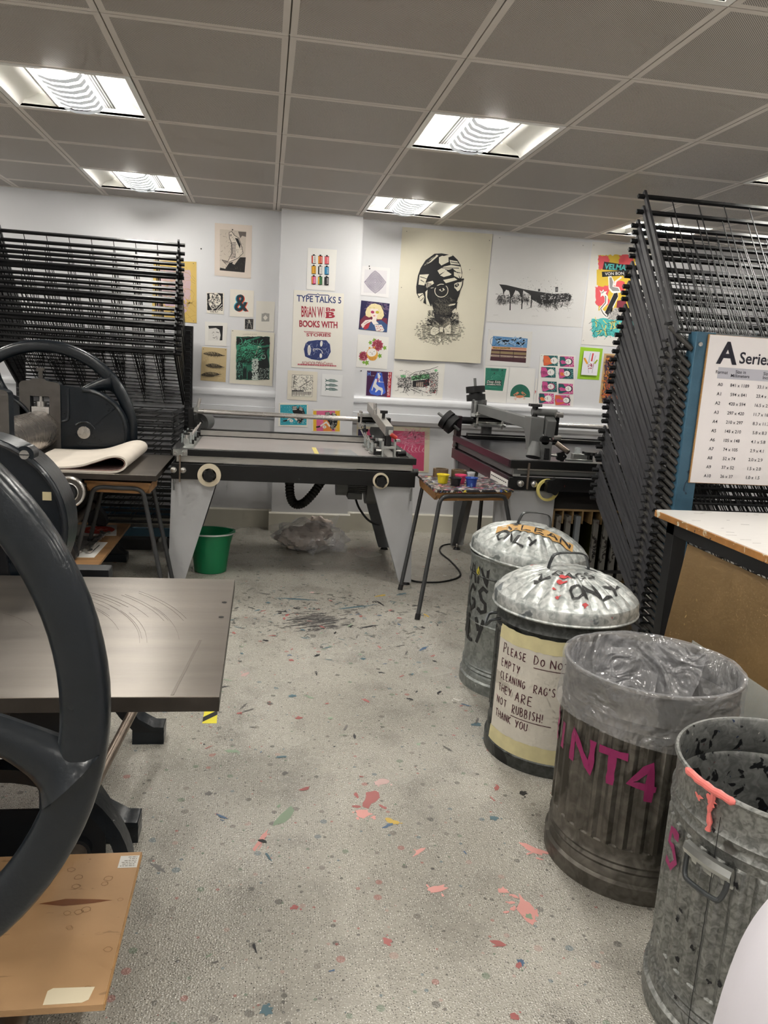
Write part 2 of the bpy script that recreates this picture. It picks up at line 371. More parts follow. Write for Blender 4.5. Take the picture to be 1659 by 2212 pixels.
SPL = [(.36, -4.42, .05, 'red', 6, 1.5), (.33, -4.50, .035, 'coral', 4, 1), (.42, -4.55, .025, 'yellow', 3, 1.3), (-.02, -4.64, .03, 'coral', 3, 3, 1.2), (.06, -4.5, .05, 'green', 3, 1.6),
       (.74, -5.0, .045, 'coral', 7, 1.5), (.50, -4.90, .028, 'coral', 3, 1.5), (.70, -4.92, .02, 'coral', 3, 1), (.08, -4.95, .016, 'red', 2, 1), (.62, -5.13, .02, 'red', 2, 1.5), (.48, -4.72, .02, 'coral', 2, 2),
       (.14, -3.77, .02, 'red', 3, 1), (-.10, -3.3, .028, 'pink', 3, 1.5), (-.13, -4.05, .025, 'green', 3, 1.6), (.13, -3.12, .02, 'red', 2, 1), (.45, -3.6, .02, 'red', 2, 1.4), (.86, -4.73, .04, 'coral', 3, 1.8), (.46, -5.4, .02, 'black', 2, 2.5), (.66, -5.2, .016, 'blue', 2, 1),
       (.32, -5.1, .018, 'red', 2, 1.2), (.12, -3.55, .02, 'teal', 2, 1), (-.2, -3.45, .02, 'black', 2, 2.5), (.98, -2.4, .022, 'yellow', 3, 2), (.55, -2.25, .05, 'teal', 4, 3), (.2, -2.1, .05, 'teal', 4, 3), (.75, -2.0, .03, 'yellow', 2, 2), (.6, -2.6, .03, 'black', 5, 2),
       (.85, -2.95, .03, 'blue', 3, 2), (.72, -2.15, .03, 'black', 4, 2.5), (.1, -2.35, .025, 'black', 4, 2), (.9, -1.95, .03, 'teal', 3, 2), (.3, -1.95, .02, 'pink', 3, 1), (.0, -2.0, .03, 'grey', 3, 2), (.5, -3.1, .02, 'teal', 2, 1), (.25, -5.55, .02, 'green', 2, 1), (.0, -5.3, .02, 'teal', 2, 1), (.5, -5.65, .03, 'red', 3, 1.6),
       (-.32, -4.75, .02, 'grey', 4, 2), (-.2, -4.35, .02, 'grey', 3, 1), (.42, -4.3, .03, 'pink', 3, 1.2), (.93, -4.4, .02, 'black', 3, 1), (.78, -4.55, .02, 'teal', 2, 1), (.9, -3.85, .025, 'teal', 3, 1.2), (.88, -3.6, .02, 'white', 3, 1.5)]
for s_ in SPL: splash(s_[0], s_[1], s_[2] * .72, *s_[3:])
for i in range(170):
    x = rng.uniform(-.35, 1.15); y = -2.1 - abs(rng.gauss(0, 1)) * 1.3; splash(x, y, rng.uniform(.004, .014), rng.choice(['black', 'grey', 'teal', 'red', 'black', 'blue', 'green', 'grey', 'red']), 2, rng.uniform(1, 2.6))
struct(f.build('floor'))

mWall = mat('wall_paint', 'dcdcde', .55, var=.02, vscale=3, bump=.02, bscale=90)
mTrim = mat('cream_gloss', 'd6d2c4', .35)
w = MB(); w.add([(XL, 0, 0), (XR, 0, 0), (XR, 0, CEIL + .2), (XL, 0, CEIL + .2)], [(0, 1, 2, 3)], mWall)
mNail = mat('nail', '2a2a2a', .5)
for x, z in ((-.6, 2.33), (.78, 1.42), (.80, 2.3), (.805, 2.28), (2.2, 1.75), (2.0, 1.72), (-.28, 2.28), (1.98, 1.47), (2.05, 1.5), (-.35, 2.5)): w.ball((x, -.001, z), .006, mNail, 8)
struct(w.build('wall_back'))
for nm, vs in (('wall_left', [(XL, YF, 0), (XL, YB, 0), (XL, YB, CEIL + .2), (XL, YF, CEIL + .2)]), ('wall_right', [(XR, YB, 0), (XR, YF, 0), (XR, YF, CEIL + .2), (XR, YB, CEIL + .2)]), ('wall_front', [(XR, YF, 0), (XL, YF, 0), (XL, YF, CEIL + .2), (XR, YF, CEIL + .2)])):
    w = MB(); w.add(vs, [(0, 1, 2, 3)], mWall); struct(w.build(nm))
PX0, PX1, PY = .045, .715, -.115
w = MB(); w.box((PX0, PY, 0), (PX1, -.0005, CEIL + .2), mWall); struct(w.build('pillar'))
# skirting
BH = .165
def skirt(name, x0, x1, y, ends=()):
    b = MB(); b.prism([(y, 0), (y, BH), (y - .012, BH), (y - .022, BH - .012), (y - .022, 0)], x0, x1, mTrim, axis='x'); return struct(b.build(name))
skirt('baseboard_left', XL, PX0 - .022, 0); skirt('baseboard_right', PX1 + .022, XR, 0)
b = MB(); b.prism([(PY, 0), (PY, BH), (PY - .012, BH), (PY - .022, BH - .012), (PY - .022, 0)], PX0 - .022, PX1 + .022, mTrim, axis='x')
b.box((PX0 - .022, PY, 0), (PX0, 0, BH), mTrim); b.box((PX1, PY, 0), (PX1 + .022, 0, BH), mTrim); struct(b.build('baseboard_pillar'))
# three-compartment dado trunking either side of the pillar
mTrunk = mat('white_pvc', 'e2e3e6', .3)
prof = [(0, 1.205), (-.03, 1.205)] + [(-.03 - .03 * sin(rad(a)), 1.175 + .03 * cos(rad(a))) for a in (20, 45, 70, 90)] + [(-.06, 1.153), (-.056, 1.150), (-.06, 1.147), (-.052, 1.147), (-.052, 1.066), (-.06, 1.063), (-.056, 1.06), (-.06, 1.057)] + [(-.03 - .03 * sin(rad(a)), 1.0 + -.03 * (1 - sin(rad(a))) ) for a in (90, 70, 45, 20)] + [(-.03, .966), (0, .966)]
for nm, x0, x1 in (('trim_1', XL, PX0), ('trim_2', PX1, XR)):
    b = MB(); b.prism(prof, x0, x1, mTrunk, axis='x'); struct(b.build(nm))

# ceiling: perforated metal lay-in tiles, lamps take the place of every third one
LAMPS = []
for c in range(-6, 8):
    for r in range(0, 15):
        if (c - 1) % 3 == 0 and (r - 1) % 3 == 0: LAMPS.append((c, r))   # column between grid line c and c+1, row between r and r+1
LSET = set(LAMPS)
def ceil_mat():
    m = bpy.data.materials.new('perforated_metal_tile'); m.use_nodes = True; n, l = nodes_of(m); b = n['Principled BSDF']
    tc = n.new('ShaderNodeTexCoord'); sp = n.new('ShaderNodeSeparateXYZ'); l.new(tc.outputs['Object'], sp.inputs[0])
    def math_(op, a, bb=None):
        q = n.new('ShaderNodeMath'); q.operation = op
        for i, t in enumerate((a, bb)):
            if t is None: continue
            if isinstance(t, (int, float)): q.inputs[i].default_value = t
            else: l.new(t, q.inputs[i])
        return q.outputs[0]
    P = .0085                                                       # hole pitch, staggered rows
    u = math_('DIVIDE', sp.outputs[0], P); v = math_('DIVIDE', sp.outputs[1], P)
    def holes(du, dv):
        a = math_('SUBTRACT', math_('FRACT', math_('ADD', u, du)), .5); c = math_('SUBTRACT', math_('FRACT', math_('ADD', v, dv)), .5)
        return math_('ADD', math_('MULTIPLY', a, a), math_('MULTIPLY', c, c))
    d = math_('MINIMUM', holes(0, 0), holes(.5, .5))
    hole = math_('LESS_THAN', d, .085)
    def edge(s, off):
        t = math_('FRACT', math_('DIVIDE', math_('ADD', s, off), TILE)); t = math_('ABSOLUTE', math_('SUBTRACT', t, .5)); return math_('LESS_THAN', t, .5 - .027 / TILE)
    inside = math_('MULTIPLY', edge(sp.outputs[0], TILE * 20), edge(sp.outputs[1], TILE * 40 - GY0))
    k = math_('MULTIPLY', hole, inside)
    mx = n.new('ShaderNodeMix'); mx.data_type = 'RGBA'; l.new(k, mx.inputs[0]); mx.inputs[6].default_value = (*hexc('d8d1c9'), 1); mx.inputs[7].default_value = (*hexc('67625d'), 1)
    l.new(mx.outputs[2], b.inputs['Base Color']); b.inputs['Roughness'].default_value = .5; b.inputs['Specular IOR Level'].default_value = .3
    return m
mCeil = ceil_mat(); mGap = mat('ceiling_joint', '7d7871', .8); mRun = mat('ceiling_grid_bar', 'd8d3cb', .45)
c_ = MB()
for c in range(-7, 9):
    for r in range(-1, 16):
        if (c, r) in LSET: continue
        x0, x1 = max(XL, c * TILE + .0028), min(XR, (c + 1) * TILE - .0028); y1, y0 = min(YB, GY0 - r * TILE - .003), max(YF, GY0 - (r + 1) * TILE + .003)
        if x1 <= x0 or y1 <= y0: continue
        c_.box((x0, y0, CEIL), (x1, y1, CEIL + .012), mCeil)
for c in range(-6, 9):
    x = c * TILE
    if XL < x < XR: c_.box((x - .004, YF, CEIL + .008), (x + .004, YB, CEIL + .013), mGap)
for r in range(-1, 16):
    y = GY0 - r * TILE
    if YF < y < YB: c_.box((XL, y - .003, CEIL + .006), (XR, y + .003, CEIL + .009), mRun)
c_.add([(XL, YF, CEIL + .19), (XL, YB, CEIL + .19), (XR, YB, CEIL + .19), (XR, YF, CEIL + .19)], [(0, 1, 2, 3)], mGap)
# angle trim along the back wall
struct(c_.build('ceiling'))
b = MB(); b.box((XL, -.022, CEIL - .004), (PX0, 0, CEIL), mRun); b.box((PX1, -.022, CEIL - .004), (XR, 0, CEIL), mRun); b.box((PX0, PY - .022, CEIL - .004), (PX1, PY, CEIL), mRun); struct(b.build('trim_3'))

# ---------------------------------------------------------------- recessed lamps
mLampW = mat('lamp_white_enamel', 'f2f1ec', .3); mLampG = mat('lamp_grey_edge', 'b4b2ad', .35)
mGlow = bpy.data.materials.new('lamp_glow'); mGlow.use_nodes = True
_b = mGlow.node_tree.nodes['Principled BSDF']; _b.inputs['Emission Color'].default_value = (1, .965, .90, 1); _b.inputs['Emission Strength'].default_value = LAMP; _b.inputs['Base Color'].default_value = (.9, .9, .9, 1)
mLens = mat('lamp_frosted_band', 'd3d8db', .4, emit=.22)
mLouv = bpy.data.materials.new('lamp_slotted_plate'); mLouv.use_nodes = True
_n, _l = nodes_of(mLouv); _tc = _n.new('ShaderNodeTexCoord'); _w = _n.new('ShaderNodeTexWave'); _w.bands_direction = 'X'; _w.inputs['Scale'].default_value = 22; _l.new(_tc.outputs['Object'], _w.inputs['Vector'])
_r = _n.new('ShaderNodeValToRGB'); _r.color_ramp.elements[0].position = .45; _r.color_ramp.elements[1].position = .55; _r.color_ramp.elements[0].color = (.12, .12, .12, 1); _r.color_ramp.elements[1].color = (.75, .75, .74, 1)
_l.new(_w.outputs['Fac'], _r.inputs[0]); _l.new(_r.outputs[0], _n['Principled BSDF'].inputs['Base Color'])
H2 = TILE / 2
def make_lamp(name, label, loc, flip):
    t = thing(name, label, 'ceiling light', loc, 'recessed ceiling lights'); x, y, z = loc; s = -1 if flip else 1
    g = MB(); e = H2 - .004; k = H2 - .03
    for a in ((-e, -e, e, -k), (-e, k, e, e), (-e, -k, -k, k), (k, -k, e, k)): g.box((x + a[0], y + a[1], z - .002), (x + a[2], y + a[3], z + .012), mLampW)
    g.build('frame', t)
    g = MB(); k2 = H2 - .03
    for sx in (-1, 1):
        xs = [(sx * k2, .0), (sx * (k2 - .02), .03), (sx * .20, .075), (sx * .12, .085)]
        vs = [(x + p, y + q, z + h) for p, h in xs for q in (-k2, k2)]
        g.add(vs, [(2 * i, 2 * i + 1, 2 * i + 3, 2 * i + 2) for i in range(3)], mLampW, True)
    g.add([(x - k2, y - k2, z), (x + k2, y - k2, z), (x + k2, y - k2, z + .1), (x - k2, y - k2, z + .1)], [(0, 1, 2, 3)], mLampW)
    g.add([(x - k2, y + k2, z), (x + k2, y + k2, z), (x + k2, y + k2, z + .1), (x - k2, y + k2, z + .1)], [(0, 1, 2, 3)], mLampW)
    g.add([(x - k2, y - k2, z + .1), (x + k2, y - k2, z + .1), (x + k2, y + k2, z + .1), (x - k2, y + k2, z + .1)], [(0, 1, 2, 3)], mLampW)
    g.build('reflector', t)
    g = MB(); N = 14; n = 5                                             # bowed diffuser: bright bands between frosted ribs
    prof = [(.105 * cos(pi * i / n), .03 + -.042 * sin(pi * i / n)) for i in range(n + 1)]
    for j in range(N):
        y0 = y - k2 + .03 + (2 * k2 - .06) * j / N; y1 = y - k2 + .03 + (2 * k2 - .06) * (j + 1) / N; y0, y1 = (y0 + .006, y1 - .006) if j % 2 == 0 else (y0 - .006, y1 + .006)
        mid = .006 if j % 2 else 0
        vs = [(x + p, yy, z + h - mid) for p, h in prof for yy in (y0, y1)]
        g.add(vs, [(2 * i, 2 * i + 1, 2 * i + 3, 2 * i + 2) for i in range(n)], mGlow if j % 2 == 0 else mLens, True)
    g.build('diffuser', t)
    g = MB(); g.box((x + s * .112 - (.05 if s < 0 else 0), y - k2 + .01, z + .028), (x + s * .112 + (.05 if s > 0 else 0), y + k2 - .01, z + .032), mLouv); g.build('slotted_plate', t)
    g = MB(); g.box((x - s * .125 - .006, y - k2, z + .01), (x - s * .125 + .006, y + k2, z + .05), mLampG); g.build('side_rail', t)
    return t
LAMP_LABEL = {(-2, 4): 'large recessed square ceiling light at upper left, nearer of the two left ones', (-2, 1): 'recessed square ceiling light at left, close to the back wall above the etching',
              (1, 4): 'recessed square ceiling light right of centre, the nearer and larger one there', (1, 1): 'recessed square ceiling light close to the back wall beside the pillar top',
              (4, 1): 'recessed square ceiling light seen through the bars of the right drying rack', (4, 4): 'recessed ceiling light at the right edge, mostly out of frame', (1, 7): 'recessed ceiling light whose corner shows at the top right edge'}
for c, r in LAMPS:
    cx = (c + .5) * TILE; cy = GY0 - (r + .5) * TILE
    if not (XL + H2 < cx < XR - H2 and YF + H2 < cy < YB - H2 + .03): continue
    make_lamp('ceiling_light', LAMP_LABEL.get((c, r), 'recessed square ceiling light outside the frame of the photo'), (cx, cy, CEIL), c == 1)
# ---------------------------------------------------------------- etching presses
mNavy = mat('press_navy_enamel', '121920', .29, spec=.5, coat=.08, var=.12, vscale=14, bump=.10, bscale=55)
mNavyD = mat('press_dark_iron', '14161a', .45, var=.2, vscale=9)
mIron = mat('press_grey_iron', '57534f', .42, metal=.3, var=.1, vscale=20)
mSteelBed = mat('machined_steel', '9a938b', .30, metal=.85, var=.16, vscale=2.2, stretch=(.6, 5, 5), bump=.05, bscale=60)
mEdgeS = mat('shaded_steel_edge', '3a342f', .45, metal=.4, var=.2, vscale=12)  # bed edge faces: their unlit look is painted in as a dark colour
mSteel = mat('bright_steel', 'c9c6c2', .27, metal=.85, var=.08, vscale=12)
mRoller = mat('polished_roller', 'b3aba3', .27, metal=.85, var=.07, vscale=5, stretch=(1, 9, 1))
mRod = mat('bare_steel_rod', '85786c', .38, metal=.7, var=.25, vscale=18)
mFelt = mat('cream_felt', 'ddd3c6', .95, var=.05, vscale=6, bump=.12, bscale=300)
mFelt2 = mat('pink_felt_edge', '8d6f68', .95)
mPly = mat('varnished_ply', 'a37d56', .38, var=.2, vscale=3.2, stretch=(1.2, 10, 4), bump=.03)
mPlyEdge = mat('ply_edge', 'b98d58', .5, var=.25, vscale=30, stretch=(1, 1, 12))
mPaper = mat('paper_white', 'e6e3dc', .8, var=.02)
mCreamTape = mat('cream_label', 'cdbf97', .7)

def wheel(parent, c, phase):
    x, y, z = c; R = .62
    g = MB(); pr = []                                                       # rim: rounded D section, radial 88 mm, 66 mm across
    for a in range(0, 360, 20): pr.append((R - .043 + .043 * (abs(cos(rad(a))) ** .75) * (1 if cos(rad(a)) > 0 else -1), .033 * (abs(sin(rad(a))) ** .75) * (1 if sin(rad(a)) > 0 else -1)))
    n = 96; vs = []; k = len(pr)
    for i in range(n):
        a = 2 * pi * i / n; vs += [(x + r * cos(a), y + t, z + r * sin(a)) for r, t in pr]
    g.add(vs, [(i * k + j, i * k + (j + 1) % k, ((i + 1) % n) * k + (j + 1) % k, ((i + 1) % n) * k + j) for i in range(n) for j in range(k)], mNavy, True)
    w = g.build('hand_wheel', parent)
    h = MB(); h.cyl((x, y - .045, z), (x, y + .045, z), .085, mNavy, n=32); h.cyl((x, y - .06, z), (x, y + .06, z), .04, mSteel, n=24)
    q = h.build('hub', w)
    for s in range(4):
        th = phase + 90 * s
        pts = [(.57, 0), (.545, 1.5), (.51, 3.2), (.46, 5.5), (.40, 8), (.3, 12), (.18, 16), (.06, 20)]
        P = [(x + r * cos(rad(th + d)), y, z + r * sin(rad(th + d))) for r, d in pts]
        rs = [.085, .060, .047, .039, .035, .035, .038, .045]
        g = MB(); g.tube(smooth_path(P, 4), [rs[min(i // 4, 7)] * (1 - (i % 4) / 4) + rs[min(i // 4 + 1, 7)] * ((i % 4) / 4) for i in range(4 * 7 + 1)], mNavy, 14, sx=.62)
        g.build('spoke', w)
    return w

def nut(g, x, y, z, r, m, m2=None, d=-1):
    g.cyl((x, y, z), (x, y + d * .008, z), r * 1.55, m, n=28); g.cyl((x, y, z), (x, y + d * .02, z), r, m2 or m, n=6, smooth=False)
    g.cyl((x, y, z), (x, y + d * .028, z), r * .55, m, n=18)

# ----- rear press: wheel on its far side
RX, RBZ = -1.578, .765
rp = thing('etching_press', 'navy etching press at left rear with felt blanket folded on its steel bed', 'printing press', (RX, -1.65, 0))
wheel(rp, (RX + .015, -1.05, .90), 38)
def housing(y0, y1, nm='frame'):
    g = MB(); x0, x1, zt = RX - .125, RX + .142, 1.237
    out = [(x0 - .03, .40), (x1 + .03, .40), (x1 + .01, .7), (x1, .78)] + arc(x1 - .03, zt - .03, .03, 0, 80, 5) + [(RX + .05, zt + .008), (RX + .04, zt + .02), (RX - .04, zt + .02), (RX - .05, zt + .008)] + arc(x0 + .03, zt - .03, .03, 100, 180, 5) + [(x0, .78), (x0 - .01, .7)]
    xa, xb, za, zb = RX - .056, RX + .07, .86, 1.137
    hole = [(xa, za), (xb, za)] + arc(xb - .015, zb - .015, .015, 0, 90, 4) + arc(xa + .015, zb - .015, .015, 90, 180, 4)
    # front and back skins as two halves around the window
    no = len(out)
    def skin(y, m, flip):
        top = [p for p in out if p[1] > .9]
        L = [(x0, .78), (x0 - .01, .7), (x0 - .03, .40), (x1 + .03, .40), (x1 + .01, .7), (x1, .78), (x1, za), (xb, za), (xa, za), (x0, za)]
        polys = [L, [(x1, za)] + [p for p in out if p[0] > xb and p[1] > .9][:] + [(xb, zt + .005), (xb, za)], [(xa, za), (xa, zt + .005)] + [p for p in out if p[0] < xa and p[1] > .9] + [(x0, za)],
                 [(xa, zb), (xb, zb), (xb, zt + .005), (RX + .05, zt + .008), (RX + .04, zt + .02), (RX - .04, zt + .02), (RX - .05, zt + .008), (xa, zt + .005)]]
        for p in polys: g.add([(u, y, v) for u, v in p], [tuple(range(len(p)))[::-1] if flip else tuple(range(len(p)))], m)
    skin(y0, mIron if nm == 'frame' else mNavy, False); skin(y1, mNavy, True)
    for P, fl in ((out, 0), (hole, 1)):
        n = len(P); vs = [(u, y0, v) for u, v in P] + [(u, y1, v) for u, v in P]
        g.add(vs, [(i, (i + 1) % n, n + (i + 1) % n, n + i) for i in range(n)], mNavy)
    fr = g.build(nm, rp, bevel=.004)
    g = MB(); ym = (y0 + y1) / 2
    g.box((xa + .004, y0 + .006, .96), (xb - .004, y1 - .006, 1.065), mSteel); b_ = g.build('bearing_block', fr, bevel=.003)
    g = MB(); g.cyl((RX + .005, ym, 1.065), (RX + .005, ym, 1.10), .036, mSteel, n=24); g.cyl((RX + .005, ym, 1.10), (RX + .005, ym, 1.135), .016, mSteel, n=18); g.build('bearing_nut', fr); g = MB(); g.cyl((RX + .005, ym, 1.25), (RX + .005, ym, 1.315), .014, mIron, n=14); g.cyl((RX + .005, ym, 1.31), (RX + .005, ym, 1.328), .026, mIron, n=18); g.build('pressure_screw', fr)
housing(-1.19, -1.10); housing(-2.31, -2.22)
g = MB(); g.cyl((RX, -1.19, .905), (RX, -2.22, .905), .132, mRoller, n=64); g.cyl((RX, -1.10, .905), (RX, -2.31, .905), .05, mSteel, n=24); g.build('top_roller', rp)
g = MB(); g.cyl((RX, -1.2, .60), (RX, -2.22, .60), .125, mRoller, n=40); g.build('bottom_roller', rp)
# gear guard on the far frame, ribbed inner face
def guard(parent, cx, cz, R, y0, y1, name, ribs=True, x_flat=None):
    g = MB(); out = arc(cx, cz, R, -90, 90, 30)
    out = out + ([(x_flat, cz + R + .012), (x_flat, cz - R)] if x_flat is not None else arc(cx, cz, R, 90, 270, 30)[1:-1])
    g.prism(out, y0, y1, mNavy)
    o = g.build(name, parent, bevel=.008)
    g = MB()
    g.tube([(p[0] - .012 * cos(rad(-90 + 180 * i / 30)), y0 - .004, p[1] - .012 * sin(rad(-90 + 180 * i / 30))) for i, p in enumerate(arc(cx, cz, R, -90, 90, 30))], .012, mNavy, 8)
    if ribs:
        g.tube(smooth_path([(cx - .095, y0, cz + .30), (cx - .095, y0, cz + .11), (cx - .12, y0, cz + .075), (cx - .16, y0, cz + .07)], 5), .010, mNavy, 8)
        g.bar((cx + .05, y0, cz + .045), (cx + .215, y0, cz + .19), .016, .02, mNavy); g.bar((cx + .03, y0, cz - .085), (cx + .29, y0, cz - .085), .016, .02, mNavy)
        g.tube([(cx + .01 + .075 * cos(rad(a)), y0, cz + .0 + .075 * sin(rad(a))) for a in range(20, 160, 20)], .009, mNavy, 8)
    g.build('rib', o)
    return o
gd = guard(rp, -1.293, .90, .305, -1.176, -1.10, 'gear_guard', True, RX + .1425)
g = MB(); nut(g, -1.285, -1.176, .90, .028, mSteel); g.build('axle_nut', gd)
guard(rp, -1.86, .88, .27, -1.19, -1.10, 'gear_guard', False)
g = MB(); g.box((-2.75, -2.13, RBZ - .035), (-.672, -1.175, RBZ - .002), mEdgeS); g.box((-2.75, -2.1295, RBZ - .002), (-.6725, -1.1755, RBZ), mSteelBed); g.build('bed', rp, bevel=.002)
# support drum with bright flanges, tie rods, curved legs
g = MB(); g.cyl((-1.145, -1.25, .668), (-1.145, -2.1, .668), .03, mSteel, n=20)
for yy in (-2.24, -1.28): g.cyl((-1.145, yy, .668), (-1.145, yy + .02, .668), .092, mIron, n=40); g.torus((-1.145, yy - .001, .668), .084, .008, mSteel, n=40, k=8); g.torus((-1.145, yy - .004, .668), .052, .006, mSteel, n=32, k=8); g.cyl((-1.145, yy - .03, .668), (-1.145, yy + .02, .668), .045, mNavyD, n=24)
g.build('support_roller', rp)
for yy in (-1.25, -2.18):
    g = MB(); g.prism([(-1.30, .73), (-1.09, .73), (-1.12, .62), (-1.165, .52), (-1.185, .44), (-1.17, .385), (-1.135, .34), (-1.118, .30), (-1.118, .262), (-1.24, .262), (-1.245, .31), (-1.27, .37), (-1.31, .42), (-1.36, .45), (-1.42, .46), (-1.42, .73)], yy - .04, yy + .04, mNavyD); g.build('leg', rp, bevel=.006)
    g = MB(); g.prism([(-2.04, .73), (-1.74, .73), (-1.74, .46), (-1.85, .42), (-1.92, .31), (-1.92, .262), (-2.04, .262), (-2.0, .44)], yy - .04, yy + .04, mNavyD); g.build('leg', rp, bevel=.006)
g = MB(); g.cyl((-1.217, -1.2, .405), (-1.217, -2.2, .405), .03, mRod, n=20); g.cyl((-1.217, -1.29, .405), (-1.217, -1.26, .405), .038, mNavyD, n=20); g.build('tie_rod', rp)
g = MB(); g.cyl((-1.9, -1.2, .405), (-1.9, -2.2, .405), .03, mRod, n=20); g.build('tie_rod', rp)
for yy in (-1.25, -2.18):
    g = MB(); g.box((-1.20, yy - .05, .0), (-.98, yy + .05, .06), mNavy); g.prism([(-1.16, .06), (-.99, .06), (-1.03, .09), (-1.06, .14), (-1.07, .232), (-1.16, .232)], yy - .04, yy + .04, mNavyD); g.build('foot', rp, bevel=.006)
    g = MB(); g.box((-2.18, yy - .05, .0), (-1.96, yy + .05, .06), mNavy); g.prism([(-2.16, .06), (-2.0, .06), (-2.02, .232), (-2.16, .232)], yy - .04, yy + .04, mNavyD); g.build('foot', rp, bevel=.006)
g = MB(); g.cyl((-1.1, -1.3, .14), (-1.1, -2.13, .14), .028, mRod, n=18); g.build('floor_rod', rp); g = MB(); g.cyl((-2.06, -1.3, .14), (-2.06, -2.13, .14), .028, mRod, n=18); g.build('floor_rod', rp)

# folded felt blanket on the rear bed
LOW = [(-1.47, RBZ + .006), (-1.44, RBZ + .006), (-1.4, RBZ + .006), (-1.15, RBZ + .006), (-.98, RBZ + .006), (-.905, RBZ + .010), (-.862, RBZ + .032), (-.848, RBZ + .062), (-.862, RBZ + .09), (-.90, RBZ + .102), (-.955, RBZ + .094), (-1.03, RBZ + .066), (-1.12, RBZ + .036), (-1.25, RBZ + .021), (-1.4, RBZ + .019), (-1.44, RBZ + .019), (-1.46, RBZ + .019)]
def sheet(name, pts, th, y0, y1, m, me, parent=None):
    P = [Vector((p[0], 0, p[1])) for p in smooth_path([(a, b, 0) for a, b in pts], 5) for p in [(p.x, p.y)]]
    N = []
    for i in range(len(P)):
        d = (P[min(i + 1, len(P) - 1)] - P[max(i - 1, 0)]).normalized(); N.append(Vector((-d.z, 0, d.x)))
    g = MB(); K = 10; n = len(P)
    def row(y, s): return [(P[i].x + N[i].x * th * s, y, P[i].z + N[i].z * th * s) for i in range(n)]
    for s, fl in ((-.5, 0), (.5, 1)):
        vs = []
        for k in range(K + 1):
            y = y0 + (y1 - y0) * k / K; vs += row(y, s)
        g.add(vs, [(k * n + i, k * n + i + 1, (k + 1) * n + i + 1, (k + 1) * n + i) for k in range(K) for i in range(n - 1)], m, True)
    for y in (y0, y1):
        a, b = row(y, -.5), row(y, .5); g.add(a + b, [(i, i + 1, n + i + 1, n + i) for i in range(n - 1)], me)
    return g, g.build(name, parent)
_, fb = sheet('felt_blanket', LOW, .011, -2.10, -1.26, mFelt, mFelt)
tag(fb, 'cream felt blanket folded back in a loop on the rear press bed', 'felt blanket')
# inner second layer of the blanket: a thin dark-edged sheet
INN = [(p[0] - (.012 if i in (5, 6, 7, 8, 9) else .0), p[1] + (.0085 if i < 6 else (-.0085 if i > 7 else 0))) for i, p in enumerate(LOW)]
_, f2 = sheet('felt_lining', INN, .0035, -2.094, -1.27, mFelt2, mFelt2, fb)

# ply shelf on the rear press with papers and spanners
bd = MB(); bd.box((-2.35, -2.62, .234), (-.975, -1.15, .252), mPly); bd = tag(bd.build('plywood_shelf_board', bevel=.002), 'brown plywood board under the rear press holding spanners and papers', 'board')
def flat_sheet(name, pts, z, m, label, cat, art=None):
    g = MB(); g.prism(pts, z, z + .0012, m, axis='z')
    if art: art(g, z + .0016)
    return tag(g.build(name), label, cat)
mRedP = mat('red_print_ink', 'b8402f', .6); mPinkP = mat('pale_print_ink', 'd9a89a', .7)
def redart(g, z):
    g.add([(-1.155 + .11 * cos(2 * pi * i / 24), -1.39 + .12 * sin(2 * pi * i / 24), z) for i in range(24)], [tuple(range(24))], mRedP)
    for i in range(6): g.add([(-1.22 + i * .02, -1.42 + .02 * (i % 3), z + .0004), (-1.205 + i * .02, -1.42 + .02 * (i % 3), z + .0004), (-1.19 + i * .02, -1.37 + .02 * (i % 2), z + .0004), (-1.205 + i * .02, -1.37 + .02 * (i % 2), z + .0004)], [(0, 1, 2, 3)], mPinkP)
flat_sheet('notice_sheet', [(-1.305, -1.58), (-1.005, -1.545), (-1.06, -1.215), (-1.32, -1.24)], .2525, mPaper, 'white sheet with a red disc lying at the far end of the press shelf', 'paper', redart)
mGreyP = mat('grey_photo_print', '6d6b69', .5, var=.3, vscale=20); mInk = mat('print_black', '17171a', .7)
def dgm(g, z):
    for a, b_ in (((-1.19, -1.9), (-1.07, -2.0)), ((-1.07, -2.0), (-1.06, -1.82)), ((-1.19, -1.9), (-1.18, -1.75))): g.bar((*a, z), (*b_, z), .006, .0006, mInk)
flat_sheet('notice_sheet', [(-1.30, -2.14), (-1.03, -2.13), (-1.025, -1.74), (-1.29, -1.72)], .2525, mPaper, 'white sheet with a line diagram under the open end of the spanner', 'paper', dgm)
flat_sheet('photo_sheet', [(-1.29, -2.0), (-1.10, -1.98), (-1.08, -1.60), (-1.25, -1.58)], .2545, mGreyP, 'grey photographic sheet lying between the spanners on the press shelf', 'paper')
def spanner(name, a, b, label, z):
    a = Vector((*a, 0)); b = Vector((*b, 0)); d = (b - a).normalized(); r = Vector((-d.y, d.x, 0)); L = (b - a).length
    def P(u, v): q = a + d * u + r * v; return (q.x, q.y)
    o = [P(.05, .017), P(L - .055, .020)]
    o += [P(L - .055 + .04 * (1 - cos(t)), .020 + .022 * sin(t)) for t in (.6, 1.1, 1.57)] + [P(L + .005, .040), P(L + .018, .028), P(L + .012, .016), P(L - .028, .016), P(L - .036, 0), P(L - .028, -.016), P(L + .012, -.016), P(L + .018, -.028), P(L + .005, -.040)]
    o += [P(L - .055 + .04 * (1 - cos(t)), -.020 - .022 * sin(t)) for t in (1.57, 1.1, .6)] + [P(L - .055, -.020), P(.05, -.017), P(.03, -.034), P(0, -.034), P(-.006, -.014), P(.024, -.014), P(.028, 0), P(.024, .014), P(-.006, .014), P(0, .034), P(.03, .034)]
    g = MB(); g.prism(o, z, z + .014, mSteel, axis='z')
    return tag(g.build(name, bevel=.002), label, 'spanner')
